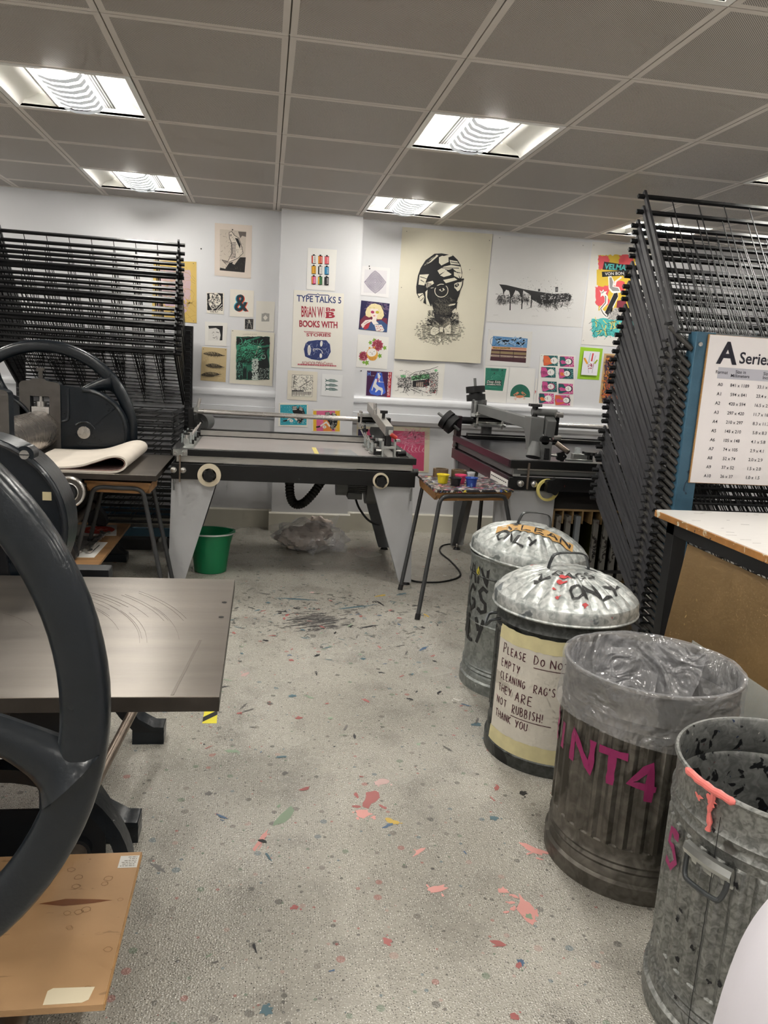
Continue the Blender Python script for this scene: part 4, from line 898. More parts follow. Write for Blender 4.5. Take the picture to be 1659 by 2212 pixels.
g = MB(); g.box((X0 + .06, F + .06, .90), (X1 - .06, Bk - .12, .93), mBedK); g.build('vacuum_bed', t2)
g = MB(); g.box((X0 + .10, Bk - .10, .93), (X1 - .05, Bk - .05, .975), mBlk); g.box((X0 + .10, Bk - .103, .956), (X1 - .05, Bk - .047, .962), mAlu); g.build('screen_clamp_bar', t2, bevel=.002)
g = MB(); g.prism([(Bk - .07, .84), (Bk + .02, .84), (Bk + .02, 1.11), (Bk - .07, 1.11)], X0 + .01, X0 + .05, mBlk2, axis='x'); g.cyl((X0 - .02, -.6, .87), (X0 + .01, -.6, .87), .012, mSteel, n=12); g.build('rail_post', t2, bevel=.004)
g = MB(); g.cyl((X0 + .05, -.55, 1.075), (X1, -.55, 1.075), .021, mSteel, n=24); g.cyl((X0 + .05, -.55, 1.075), (X0 + .17, -.55, 1.075), .03, mKnob, n=24); g.build('slide_rail', t2)
ca = carriage(t2, 1.80, -.55, 1.085, .27)
g = MB(); g.cyl((1.80, -.52, 1.03), (1.80, -.52, .96), .045, mMot, n=24); g.build('carriage_pad', ca)
def disc_weights(parent, c, ax, R, th, gap, name):
    g = MB(); c = Vector(c); ax = Vector(ax).normalized()
    for s in (-1, 1): g.cyl(c + ax * (s * (th / 2 + gap / 2) - th / 2), c + ax * (s * (th / 2 + gap / 2) + th / 2), R, mRub, n=40)
    g.cyl(c - ax * (gap), c + ax * gap, R * .72, mKnob, n=28)
    g.cyl(c - ax * (th + gap + .05), c + ax * (th + gap + .06), .012, mMot, n=14)
    return g.build(name, parent, bevel=.003)
disc_weights(t2, (1.47, -.55, 1.055), (-.55, .35, .42), .082, .045, .016, 'counterweight')
g = MB(); a, b_ = (1.735, -.50, 1.175), (1.735, -1.86, 1.165); g.bar(a, b_, .055, .075, mMot); g.box((1.68, -.53, 1.10), (1.70, -.47, 1.24), mZinc); g.box((1.67, -.50, 1.10), (1.79, -.46, 1.25), mMot)
for dz in (1.12, 1.225):
    for x in (1.69, 1.77): g.cyl((x, -.51, dz), (x, -.49, dz), .013, mSteel, n=12)
ar = g.build('squeegee_arm', t2, bevel=.003)
disc_weights(ar, (1.71, -.42, 1.295), (-.12, .10, 1.0), .080, .052, .016, 'counterweight')
g = MB(); g.prism([(-1.93, 1.215), (-1.80, 1.215), (-1.80, 1.13), (-1.86, 1.05), (-1.86, 1.0), (-1.93, 1.0)], 1.69, 1.78, mMot, axis='x'); g.prism([(-1.97, 1.20), (-1.90, 1.23), (-1.88, 1.12), (-1.95, 1.09)], 1.79, 1.85, mMot, axis='x'); g.box((1.855, -1.93, 1.06), (1.885, -1.88, 1.26), mBlk)
for z in (1.09, 1.24): g.cyl((1.85, -1.94, z), (1.90, -1.94, z), .017, mSteel, n=14)
g.build('arm_head', ar, bevel=.004)
g = MB(); g.cyl((1.70, -1.9, 1.25), (1.87, -1.9, 1.25), .024, mMot, n=18); star_knob(g, (1.72, -1.9, 1.285), .042, .018, 'z'); g.cyl((1.72, -1.9, 1.22), (1.72, -1.9, 1.285), .02, mKnob, n=14); g.build('locking_knob', ar)
g = MB(); g.box((1.76, -1.96, .94), (1.84, -1.89, 1.06), mMot); g.cyl((1.72, -1.95, .955), (1.74, -1.92, 1.05), .05, mMot, r1=.036, n=20); g.box((1.79, -1.975, .945), (1.82, -1.89, 1.02), mRub); g.cyl((1.84, -1.93, .975), (1.93, -1.96, .972), .012, mSteel, n=12); star_knob(g, (1.91, -1.97, .97), .032, .025, 'y'); g.cyl((1.79, -1.96, 1.07), (1.79, -1.92, 1.07), .03, mKnob, n=18); g.build('squeegee_holder', ar, bevel=.003)
g = MB(); g.bar((1.93, -1.99, .952), (2.12, -1.99, .952), .02, .012, mZinc); g.box((2.0, -1.95, .95), (2.1, -1.90, .99), mZinc); g.box((2.02, -1.94, .99), (2.05, -1.91, 1.03), mClear); g.build('registration_clamp', t2, bevel=.002); g = MB(); star_knob(g, (2.12, -1.93, .985), .045, .02, 'z'); g.cyl((2.12, -1.93, .95), (2.12, -1.93, .985), .024, mKnob, n=14); g.build('locking_knob', t2, bevel=.002); g = MB(); g.cyl((1.97, -1.7, 1.03), (2.03, -1.78, .98), .018, mRod, n=12); g.cyl((1.85, -1.66, 1.035), (1.97, -1.7, 1.035), .018, mKnob, n=12); g.build('lever', t2, bevel=.002)
for yy in (F + .02, Bk - .09):
    if yy < -1.2: plate_leg([(1.45, .756), (1.85, .756), (1.84, .0), (1.475, .0)], yy, yy + .05, mLegG, t2)
    else: plate_leg([(1.535, .756), (1.76, .756), (1.66, .02), (1.585, .02)], yy, yy + .05, mLegG, t2)
    plate_leg([(2.75, .756), (2.98, .756), (3.0, .0), (2.9, .0)], yy, yy + .05, mLegG, t2)
g = MB(); g.prism([(-.58, .756), (-1.0, .756), (-.62, .02), (-.56, .02)], 1.56, 1.60, mLegShade, axis='x'); g.build('leg', t2)
for x, y in ((1.59, -.66), (2.95, -.6), (2.95, -2.0)): g = MB(); foot(g, x, y); g.build('levelling_foot', t2)
g = MB()
for dx in (.075, .165): g.cyl((X0 + dx, F - .016, .80), (X0 + dx, F, .80), .021, mSteel, n=18); g.ball((X0 + dx, F - .016, .80), .018, mSteel, 12, (1, .5, 1))
g.bar((X0 + .12, F - .01, .935), (X0 + .12, F - .01, .765), .016, .01, mRod, up=(1, 0, 0)); g.box((X0 + .02, F - .004, .845), (X0 + .07, F, .86), mZinc); g.build('stop_bracket', t2)
g = MB(); g.cyl((1.79, F, .80), (1.79, F - .05, .80), .02, mKnob, n=16); star_knob(g, (1.79, F - .10, .80), .050, .05); g.build('clamp_knob', t2, bevel=.002)
tape_roll('masking_tape_roll', (1.775, F - .042, .768), .072, .058, .026, 'y', mTapeY, 'pale yellow tape roll hanging from the knob of the right printing table')
nt = MB(); nt.add([(X0 - .001, F + .02, .742), (X0 - .001, F + .42, .742), (X0 - .001, F + .42, .815), (X0 - .001, F + .02, .815)], [(3, 2, 1, 0)], mPaper)
for i in range(9):
    y = F + .40 - i * .04; nt.add([(X0 - .0016, y, .79), (X0 - .0016, y - .028, .79), (X0 - .0016, y - .028, .797), (X0 - .0016, y, .797)], [(0, 1, 2, 3)], mInk)
nt.build('paper_notice', t2)

# ----- plywood rack of screens below the right table
mRackPly = mat('rack_plywood', 'a98c60', .6, var=.12, vscale=6, stretch=(1, 1, 5))
mRackTop = mat('rack_dark_board', '3b3835', .5)
sr = thing('screen_rack', 'plywood screen rack with dark top standing under the right printing table', 'rack', (2.4, -1.6, 0))
XA, XB, YA, YB2 = 1.885, 2.72, -1.99, -1.2
g = MB(); g.box((XA, YA, .608), (XB, YB2, .622), mRackPly); g.prism([(YA - .0, .622), (YB2, .622), (YB2, .70), (YA + .06, .70)], XA + .002, XB, mRackTop, axis='x'); g.build('top_board', sr, bevel=.001)
g = MB(); g.box((XA, YA + .005, .0), (XA + .013, YB2, .608), mRackPly); g.box((XB - .013, YA + .005, .0), (XB, YB2, .608), mRackPly); g.box((XA, YB2 - .012, 0), (XB, YB2, .608), mRackPly); g.build('side_panel', sr)
g = MB(); g.box((XA + .013, YA + .02, .10), (XB - .013, YB2 - .012, .13), mRackPly); g.build('bottom_board', sr)
SCX = [1.925, 1.995, 2.063, 2.195, 2.268, 2.338, 2.408, 2.478, 2.55, 2.62]
for i, x in enumerate([1.958, 2.028, 2.098, 2.164, 2.235, 2.303, 2.373, 2.443, 2.515, 2.585]):
    g = MB(); g.box((x - .006, YA + .01, .52), (x + .006, YB2 - .02, .608), mRackPly); g.build('divider', sr)
mScrF = splat_mat('stained_screen_frame', '8d8a83', [('3b3734', .9, .58), ('6d5f5a', .6, .62), ('7d3038', .8, .73)], .45, .35, 18, var=.15)
mScrF2 = mat('clean_screen_frame', '9aa0a3', .4, metal=.5)
mMeshD = mat('screen_mesh_dark', '4b1f22', .6); mMeshG = mat('screen_mesh_olive', '4a4a1e', .6)
SL = ['screen frame with blackened edge, first in the rack from the left', 'stained screen frame, second in the rack from the left', 'clean grey screen frame, third in the rack from the left', 'screen frame with handwriting on its edge, fourth in the rack from the left',
      'pale stained screen frame, fifth in the rack from the left', 'screen frame with a black blot, sixth in the rack from the left', 'screen frame half hidden by the raised rack rails, seventh in the rack', 'screen frame behind the raised rack rails, eighth in the rack', 'screen frame deep behind the raised rack rails, ninth in the rack', 'screen frame at the right end of the rack, tenth and last']
for i, x in enumerate(SCX):
    m = mScrF2 if i == 2 else mScrF; zt = .578 if i < 3 else (.555 if i == 3 else .60)
    t = thing('printing_screen', SL[i].replace('screen frame', 'printing screen'), 'printing screen', (x, YA, .13), 'screens in the plywood rack')
    g = MB(); w = .036; y0, y1, z0 = YA - .012, YB2 - .03, .132
    zt = min(zt, .602)
    g.box((x - .017, y0, z0), (x + .017, y0 + w, zt), m); g.box((x - .017, y1 - w, z0), (x + .017, y1, zt), m); g.box((x - .017, y0 + w, z0), (x + .017, y1 - w, z0 + w), m); g.box((x - .017, y0 + w, zt - w), (x + .017, y1 - w, zt), m); g.build('frame', t, bevel=.002)
    g = MB(); g.box((x + .013, y0 + w, z0 + w), (x + .0145, y1 - w, zt - w), mMeshD if i < 2 else mMeshG); g.build('mesh', t)
    if i == 3:
        g = MB(); rgx = random.Random(4)
        for q in hand('ECU 90', 0, 0, .35, .8, .1, .12, rgx): g.add([(x - .008 + p[1] * .022, y0 - .001, .30 + p[0] * .055) for p in q], [(0, 1, 2, 3)], mInk)
        g.build('pen_marks', t)

# ----- paint-spattered school table with pots
mSeat = splat_mat('splattered_top', '2c2a2c', [('c9c4bc', .8, .56), ('3f62a8', .7, .62), ('c8456a', .55, .60), ('e2cf4e', .6, .66), ('b8402f', .9, .64), ('6a8fb0', .8, .66), ('17171a', .8, .62)], .5, 0, 26, var=.2, vscale=20, bump=.12, stretch=(1, 1.6, 1))
mSeatW = mat('oak_apron', '8a6338', .5, var=.25, vscale=7, stretch=(1.5, 1.5, 8))
mTube = splat_mat('tube_leg_paint', '38393a', [('b9b9b5', 1.2, .74), ('a9403a', .9, .75)], .4, .2, 16, var=.1)
def school_table(name, label, P, feet, ztop, top_mat, leg_mat, cat='table'):
    """P: four corner points FL, FR, BR, BL; feet in the same order"""
    cx = sum(p[0] for p in P) / 4; cy = sum(p[1] for p in P) / 4
    t = thing(name, label, cat, (cx, cy, 0))
    def ins(p, d): v = Vector((p[0] - cx, p[1] - cy)); v = v * (1 - d / v.length); return (cx + v.x, cy + v.y)
    g = MB(); g.prism(P, ztop - .014, ztop, top_mat, axis='z'); g.build('table_top', t, bevel=.002)
    g = MB()
    for a, b in ((0, 1), (1, 2), (2, 3), (3, 0)):
        p, q = ins(P[a], .015), ins(P[b], .015); d = Vector((q[0] - p[0], q[1] - p[1])).normalized(); o = [(0, ztop - .014), (1, ztop - .014), (1, ztop - .035), (.93, ztop - .068), (.07, ztop - .068), (0, ztop - .035)]
        L = Vector((q[0] - p[0], q[1] - p[1])); n_ = Vector((-d.y, d.x)) * .018
        vs = [(p[0] + L.x * u, p[1] + L.y * u, z) for u, z in o] + [(p[0] + L.x * u + n_.x, p[1] + L.y * u + n_.y, z) for u, z in o]
        g.add(vs, [(5, 4, 3, 2, 1, 0), (6, 7, 8, 9, 10, 11)] + [(i, (i + 1) % 6, 6 + (i + 1) % 6, 6 + i) for i in range(6)], mSeatW)
    g.build('apron', t)
    for (a, b) in ((0, 1), (3, 2)):                                       # two bent-tube frames, front and back
        A, Bq = [Vector(q if len(q) == 3 else (*q, 0)) for q in (feet[a], feet[b])]; out = -1 if a == 0 else 1
        pa, pb = ins(P[a], .05), ins(P[b], .05)
        A1 = Vector((pa[0], pa[1] + out * .028, ztop - .10)); B1 = Vector((pb[0], pb[1] + out * .028, ztop - .10)); d = (B1 - A1).normalized()
        A2 = A1 + d * .012 + Vector((0, 0, .04)); A3 = A1 + d * .055 + Vector((0, 0, .062)); B3 = B1 - d * .055 + Vector((0, 0, .062)); B2 = B1 - d * .012 + Vector((0, 0, .04)); M_ = (A3 + B3) / 2
        for side in ((A, A1, A2, A3, M_), (Bq, B1, B2, B3, M_)):
            g = MB(); pts = [side[0], side[0].lerp(side[1], .5)] + smooth_path([side[1], side[2], side[3], side[4]], 5); g.tube(pts, .0135, leg_mat, 12)
            lg = g.build('leg', t)
            f_ = MB(); q = side[0].lerp(side[1], .05); f_.cyl(side[0], q, .0165, mRub, n=14); f_.build('rubber_foot', lg)
    return t
school_table('school_table', 'small school table with paint-spattered top holding ink pots', [(.995, -2.315), (1.526, -2.20), (1.507, -1.66), (1.0, -1.71)], [(.906, -2.468), (1.63, -2.34), (1.50, -1.58), (.905, -1.855)], .77, mSeat, mTube)
school_table('school_table', 'small school table with grey tube legs under the rear press bed', [(-1.09, -2.09), (-.705, -2.11), (-.70, -1.75), (-1.09, -1.75)], [(-1.14, -2.11, .2560), (-.60, -2.21), (-.595, -1.84), (-1.14, -1.72, .2562)], .715, mSeatW, mTube)
def pot(name, c, r, h, m, mink, label):
    x, y, z = c; g = MB(); g.lathe([(.0, 0), (r * .78, 0), (r * .80, .002), (r * .97, h - .01), (r * .97, h - .008), (r * 1.1, h - .006), (r * 1.1, h), (r * .98, h), (r * .9, h - .012), (0, h - .014)], c, [m] * 8 + [mink], n=28)
    return tag(g.build(name), label, 'ink pot', 'ink pots on the spattered table')
mYel = mat('yellow_ink', 'e3cf2a', .4, var=.08); mBku = mat('black_ink', '161518', .4); mPnk = mat('pink_ink', 'd2406f', .4, var=.1, vscale=30); mBlu = splat_mat('blue_ink', '27479a', [('6a8fd0', 1, .62)], .4, 0, 20); mBrn = mat('parcel_tape', '6d5a44', .4, var=.08)
pot('ink_pot', (1.105, -2.02, .7705), .038, .058, mYel, mYel, 'yellow ink pot on the spattered table')
pot('ink_pot', (1.168, -2.105, .7705), .036, .052, mBku, mBku, 'black ink pot on the spattered table')
pot('ink_pot', (1.228, -1.995, .7705), .036, .056, mPnk, mPnk, 'pink ink pot behind the black one on the spattered table')
pot('ink_pot', (1.268, -2.12, .7705), .037, .058, mBlu, mBlu, 'blue ink pot on the spattered table')
mCup = mat('clear_cup', 'e3e6e8', .1, alpha=.45)
pot('plastic_cup', (1.335, -1.85, .7705), .026, .055, mCup, mCup, 'empty clear cup behind the blue ink pot')
tape_roll('parcel_tape_roll', (1.152, -1.74, .7705), .052, .038, .055, 'z', mBrn, 'brown parcel tape roll on the spattered table, behind the yellow pot')
tape_roll('parcel_tape_roll', (1.285, -1.715, .7705), .052, .038, .048, 'z', mBrn, 'brown parcel tape roll on the spattered table, behind the clear cup')

# ----- bucket, bag of rags, cable, hazard tape
mBuck = mat('green_plastic', '0f7a4c', .38, spec=.5)
bk = thing('bucket', 'green plastic bucket under the left printing table', 'bucket', (-.385, -1.46, 0))
g = MB(); g.lathe([(0, .004), (.098, .004), (.104, 0), (.110, .004), (.134, .20), (.139, .272), (.150, .274), (.150, .286), (.136, .286), (.131, .2), (.105, .012), (0, .012)], (-.385, -1.46, 0), mBuck, n=56, fn=lambda a, r, z, k: (r + (.022 * max(0, cos(a - .35)) ** 14 if z > .24 else 0), z)); g.build('body', bk)
g = MB(); g.tube([(-.385 + .153 * cos(rad(a)), -1.46 + .153 * sin(rad(a)), .27 + .012 * sin(rad(a + 170))) for a in range(170, 381, 7)], .0055, mat('pale_grey_plastic', 'c9cbc9', .4), 8); g.build('handle', bk)
rg = random.Random(8)
mRag = mat('rag_cloth', 'e2d4c8', .9, var=.12, vscale=14, bump=.3, bscale=18)
mFilm = bpy.data.materials.new('plastic_film'); mFilm.use_nodes = True
_n, _l = nodes_of(mFilm); _n.remove(_n['Principled BSDF']); _o = [q for q in _n if q.type == 'OUTPUT_MATERIAL'][0]
_t = _n.new('ShaderNodeBsdfTransparent'); _t.inputs[0].default_value = (.93, .93, .94, 1); _g = _n.new('ShaderNodeBsdfGlossy'); _g.inputs['Roughness'].default_value = .12; _d = _n.new('ShaderNodeBsdfDiffuse'); _d.inputs[0].default_value = (.8, .8, .82, 1)
_m1 = _n.new('ShaderNodeMixShader'); _m1.inputs[0].default_value = .35; _l.new(_d.outputs[0], _m1.inputs[1]); _l.new(_g.outputs[0], _m1.inputs[2])
_m2 = _n.new('ShaderNodeMixShader'); _m2.inputs[0].default_value = .27; _l.new(_t.outputs[0], _m2.inputs[1]); _l.new(_m1.outputs[0], _m2.inputs[2]); _l.new(_m2.outputs[0], _o.inputs[0])
_tc = _n.new('ShaderNodeTexCoord'); _nz = _n.new('ShaderNodeTexNoise'); _nz.inputs['Scale'].default_value = 9; _nz.inputs['Distortion'].default_value = 1.5; _l.new(_tc.outputs['Object'], _nz.inputs['Vector']); _bp = _n.new('ShaderNodeBump'); _bp.inputs['Strength'].default_value = .8; _bp.inputs['Distance'].default_value = .04; _l.new(_nz.outputs['Fac'], _bp.inputs['Height']); _l.new(_bp.outputs[0], _g.inputs['Normal']); _l.new(_bp.outputs[0], _d.inputs['Normal'])
bg = thing('rag_bag', 'clear plastic bag of pale rags slumped on the floor by the pillar', 'bag', (.33, -.8, 0))
def lump(d): return 1 + .13 * sin(5 * d.x + 3 * d.y) * cos(4 * d.z + d.y * 3) + .07 * sin(11 * d.x + 7 * d.z) + .05 * sin(17 * d.y + 5 * d.x)
g = MB(); g.ball((.29, -.76, .085), .18, mRag, 36, (1.05, .9, .50), lump); g.ball((.42, -.66, .14), .12, mRag, 28, (1.0, .8, .85), lump); g.build('rags', bg)
def film(d): return 1 + .11 * sin(7 * d.x + 5 * d.y + 2) * cos(6 * d.z) + .08 * sin(13 * d.x - 9 * d.z) + .06 * sin(19 * d.y + 6 * d.z) + (.35 * max(0, d.x * .7 - d.y * .55 - d.z * .1 - .35))
g = MB(); g.ball((.335, -.76, .108), .235, mFilm, 44, (1.12, .92, .52), film)
for pts in ([(.10, -.76, .10), (.03, -.80, .13), (.02, -.74, .18), (.14, -.66, .19)], [(.48, -.95, .05), (.62, -1.0, .03), (.64, -.92, .07), (.52, -.84, .12)], [(.30, -.98, .05), (.36, -1.06, .01), (.40, -1.03, .09), (.36, -.93, .13)], [(.46, -.62, .2), (.60, -.58, .25), (.56, -.64, .16), (.5, -.68, .12)]):
    g.add(pts, [(0, 1, 2, 3)], mFilm)
g.build('plastic_film', bg)
g = MB(); g.tube(smooth_path([(1.0, -1.62, .006), (1.08, -1.68, .006), (1.25, -1.66, .006), (1.42, -1.48, .006), (1.44, -1.1, .006), (1.42, -.8, .006), (1.5, -.55, .006), (1.7, -.45, .006)], 8), .0065, mRub, 8); tag(g.build('floor_cable'), 'black cable looping across the floor between the two printing tables', 'cable')
mHzY = mat('hazard_yellow', 'e6d93a', .5); hz = MB()
hz.add([(-.262, -3.812, .0008), (-.203, -3.812, .0008), (-.207, -3.66, .0008), (-.262, -3.66, .0008)], [(0, 1, 2, 3)], mHzY); hz.add([(-.262, -3.80, .0012), (-.205, -3.735, .0012), (-.206, -3.69, .0012), (-.262, -3.755, .0012)], [(0, 1, 2, 3)], mInk)
hz.prism([(-.262, -3.812), (-.203, -3.812), (-.207, -3.66), (-.262, -3.66)], 0, .0006, mHzY, axis='z'); tag(hz.build('hazard_tape'), 'yellow and black hazard tape on the floor below the bed corner', 'tape')
# ---------------------------------------------------------------- galvanised bins
def galv(name, c1, c2, rough=.42, metal=.75, dirt=None, sc=34):
    m = bpy.data.materials.new(name); m.use_nodes = True; n, l = nodes_of(m); b = n['Principled BSDF']; b.inputs['Metallic'].default_value = metal; b.inputs['Roughness'].default_value = rough
    tc = n.new('ShaderNodeTexCoord'); t = n.new('ShaderNodeTexNoise'); t.inputs['Scale'].default_value = sc; t.inputs['Detail'].default_value = 5; t.inputs['Distortion'].default_value = 1.2; l.new(tc.outputs['Object'], t.inputs['Vector'])
    r = n.new('ShaderNodeValToRGB'); r.color_ramp.elements[0].position = .36; r.color_ramp.elements[1].position = .64; r.color_ramp.elements[0].color = (*hexc(c1), 1); r.color_ramp.elements[1].color = (*hexc(c2), 1); l.new(t.outputs['Fac'], r.inputs[0]); prev = r.outputs[0]
    for i, (c, s, th) in enumerate(dirt or []):
        mp = n.new('ShaderNodeMapping'); mp.inputs['Location'].default_value = (4.3 * i + 2, 1.7 * i, 3.1 * i); l.new(tc.outputs['Object'], mp.inputs['Vector'])
        q = n.new('ShaderNodeTexNoise'); q.inputs['Scale'].default_value = s; q.inputs['Detail'].default_value = 4; q.inputs['Distortion'].default_value = .7; l.new(mp.outputs[0], q.inputs['Vector'])
        mr = n.new('ShaderNodeMapRange'); mr.inputs[1].default_value = th; mr.inputs[2].default_value = th + .025; l.new(q.outputs['Fac'], mr.inputs[0])
        mx = n.new('ShaderNodeMix'); mx.data_type = 'RGBA'; l.new(mr.outputs[0], mx.inputs[0]); l.new(prev, mx.inputs[6]); mx.inputs[7].default_value = (*hexc(c), 1); prev = mx.outputs[2]
    l.new(prev, b.inputs['Base Color'])
    bp = n.new('ShaderNodeBump'); bp.inputs['Strength'].default_value = .12; bp.inputs['Distance'].default_value = .01; l.new(t.outputs['Fac'], bp.inputs['Height']); l.new(bp.outputs[0], b.inputs['Normal'])
    MATS[name] = m; return m
mG1 = galv('galvanised_plain', '767a78', '969a97', .42, .6, [('5b5c58', 5, .62)])
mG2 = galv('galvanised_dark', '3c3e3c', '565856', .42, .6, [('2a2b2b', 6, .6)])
mG3 = galv('galvanised_weathered', '55514a', '746f67', .5, .55, [('4a463f', 5, .58)], 20)
mG4 = galv('galvanised_spangle', '6d6e6b', '9b9c98', .42, .6, [('55534f', 6, .62), ('2c2c2e', 20, .77)], 60)
mG4i = galv('galvanised_inked', '6d6e6c', '8d8e8b', .45, .5, [('1f2022', 26, .60), ('283a5a', 34, .68), ('7a2a35', 36, .69), ('c8c5bd', 32, .71)], 40)
mLid = galv('galvanised_lid', '9a9f9d', 'd2d5d2', .42, .55, [('7f8583', 7, .64), ('b8404a', 17, .78)], 30)
mLid2 = galv('galvanised_lid_spotted', '9a9f9d', 'd5d7d4', .42, .55, [('7a8082', 7, .64), ('b83c3c', 15, .73), ('c98a9a', 11, .72), ('3f86a8', 14, .76), ('d8c23e', 22, .775)], 30)
mBrush = mat('black_brush_paint', '1d1d1e', .55); mMag = mat('magenta_paint', '93215d', .5, var=.1, vscale=30); mCoral = mat('coral_paint', 'ee7f78', .35, var=.08, vscale=30)
mHan = mat('handle_iron', '55585a', .38, metal=.7, var=.15, vscale=25)
RB = .262
def bin_body(root, c, m, mi, ribs, h=.65):
    cx, cy = c
    g = MB()
    def rip(a, r, z, k): return (r + (.0055 * (1 if sin(a * 34) > 0 else -1) * min(1, abs(sin(a * 34)) * 3) if ribs and .16 < z < .50 and r > .2515 else 0), z)
    prof = [(0, .03), (.25, .03), (.262, .0), (.270, .0), (.271, .05), (.262, .058), (.262, .075), (.256, .085), (.262, .095), (.256, .105), (.262, .115), (.256, .125), (.256, .158), (.256, .162), (.256, .322), (.256, .33), (.256, .338), (.2565, .498), (.2565, .503), (.258, .52), (.264, .53), (.258, .54), (.258, .55), (.264, .56), (.258, .57), (.259, .60), (.260, h - .006), (.266, h - .006), (.269, h), (.266, h + .006), (.260, h + .006), (.256, h), (.255, .57), (.261, .56), (.255, .55), (.255, .53), (.247, .495), (.247, .163), (.247, .10), (.25, .034), (0, .034)]
    if not ribs: prof = [p for p in prof if not (.52 <= p[1] <= .58 and p[0] > .262)] 
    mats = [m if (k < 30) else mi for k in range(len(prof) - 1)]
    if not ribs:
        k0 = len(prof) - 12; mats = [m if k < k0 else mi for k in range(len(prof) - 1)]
        def rip(a, r, z, k): return (r + (.004 if (abs(z - .33) < .004 and r > .2554) else 0), z)
    g.lathe(prof, (cx, cy, 0), mats, n=272 if ribs else 72, fn=rip)
    return g
def on_bin(cx, cy, r): return lambda ang, z: (cx + r * cos(rad(ang)), cy + r * sin(rad(ang)), z)
def paint_on(g, quads, fn, m):
    for q in quads: g.add([fn(*p) for p in q], [tuple(range(len(q)))[::-1]], m)
rg = random.Random(12)
def letters(g, s, a0, a1, z1, z0, w, fn, m, drop=0.0):
    """brush letters between angles a0..a1 and heights z1..z0 on a bin"""
    n = len(s); quads = []
    for i, c in enumerate(s):
        wd = (a1 - a0) / n; b = a0 + i * wd
        for st in STROKES[c]:
            pts = [((b + wd * .1 + p[0] * wd * .76) * .0045, (z1 + drop * i) - p[1] * (z1 - z0)) for p in st]
            quads += [[(u / .0045, v) for u, v in q] for q in ribbon(pts, w, rg, .02)]
    paint_on(g, quads, fn, m)
def ear(root, c, ang, z, name='handle'):
    cx, cy = c; g = MB(); fn = lambda t, r, zz: (cx + r * cos(rad(ang + t)), cy + r * sin(rad(ang + t)), zz)
    n = 6; vs = []
    for i in range(n + 1):                                                 # rolled steel plate along the top of the loop
        t = -12.5 + 25 * i / n
        for r, dz in ((.257, -.045), (.262, -.03), (.264, .0), (.272, .012), (.283, .010), (.288, -.004), (.283, -.016)): vs.append(fn(t, r, z + dz))
    k = 7; g.add(vs, [(i * k + j, i * k + j + 1, (i + 1) * k + j + 1, (i + 1) * k + j) for i in range(n) for j in range(k - 1)], mZinc, True)
    pl = g.build(name, root)
    g = MB(); g.tube(smooth_path([fn(-10.5, .276, z), fn(-11, .279, z - .03), fn(-9.5, .284, z - .062), fn(-6, .286, z - .07), fn(6, .286, z - .07), fn(9.5, .284, z - .062), fn(11, .279, z - .03), fn(10.5, .276, z)], 5), .006, mHan, 10); g.build('wire_loop', pl)
def dome_lid(root, label, c, z, tilt, m, hrot, R=.276, seed=0, art=None):
    cx, cy = c; rl = random.Random(seed)
    dents = [(rl.uniform(0, 6.28), rl.uniform(.1, .24), rl.uniform(.02, .05), rl.uniform(-.008, .004)) for _ in range(9)]
    def hz(x, y):
        r = math.hypot(x, y); a = math.atan2(y, x)
        h = .105 * (1 - (r / R) ** 2.2) ** 1 if r < R else 0
        fl = max(0, min(1, (r - .07) / .12)) * (1 if r < R * .93 else max(0, (R - r) / (R * .07)))
        h += .0068 * (abs(sin(a * 12)) * 2 - 1) * fl
        for da, dr, ds, dh in dents: d2 = (x - dr * cos(da)) ** 2 + (y - dr * sin(da)) ** 2; h += dh * math.exp(-d2 / ds ** 2)
        return h + .022
    N = 96; rings = [0.012 + (R - .012) * i / 22 for i in range(23)]
    vs = [(0, 0, hz(0, 0))]
    for r in rings:
        for i in range(N): a = 2 * pi * i / N; vs.append((r * cos(a), r * sin(a), hz(r * cos(a), r * sin(a))))
    fs = [(0, 1 + i, 1 + (i + 1) % N) for i in range(N)]
    for k in range(22): fs += [(1 + k * N + i, 1 + (k + 1) * N + i, 1 + (k + 1) * N + (i + 1) % N, 1 + k * N + (i + 1) % N) for i in range(N)]
    g = MB(); g.add(vs, fs, m, True)
    g.lathe([(R, .022), (R + .004, .014), (R + .005, -.022), (R + .009, -.027), (R + .006, -.032), (R + .001, -.026), (R - .002, .018)], (0, 0, 0), m, n=N)
    if art: art(g, hz)
    t = g.build('lid', root, off=(0, 0, 0)); t['label'] = label; t.location = (cx - root.location.x, cy - root.location.y, z); t.rotation_euler = tilt
    h = MB(); a = rad(hrot); P = lambda u, zz: (u * cos(a), u * sin(a), zz)
    pts = smooth_path([P(-.085, hz(.085, 0) + .002), P(-.078, hz(.078, 0) + .03), P(-.06, hz(0, 0) + .050), P(0, hz(0, 0) + .056), P(.06, hz(0, 0) + .050), P(.078, hz(.078, 0) + .03), P(.085, hz(.085, 0) + .002)], 5)
    for p, q in zip(pts, pts[1:]): h.bar(p, q, .020, .004, mHan, up=(cos(a) * .3, sin(a) * .3, .9))
    for s in (-1, 1): h.bar(P(s * .075, hz(.08, 0) + .002), P(s * .12, hz(.12, 0) + .003), .026, .004, mHan)
    h.build('handle', t, off=(0, 0, 0))
    return t
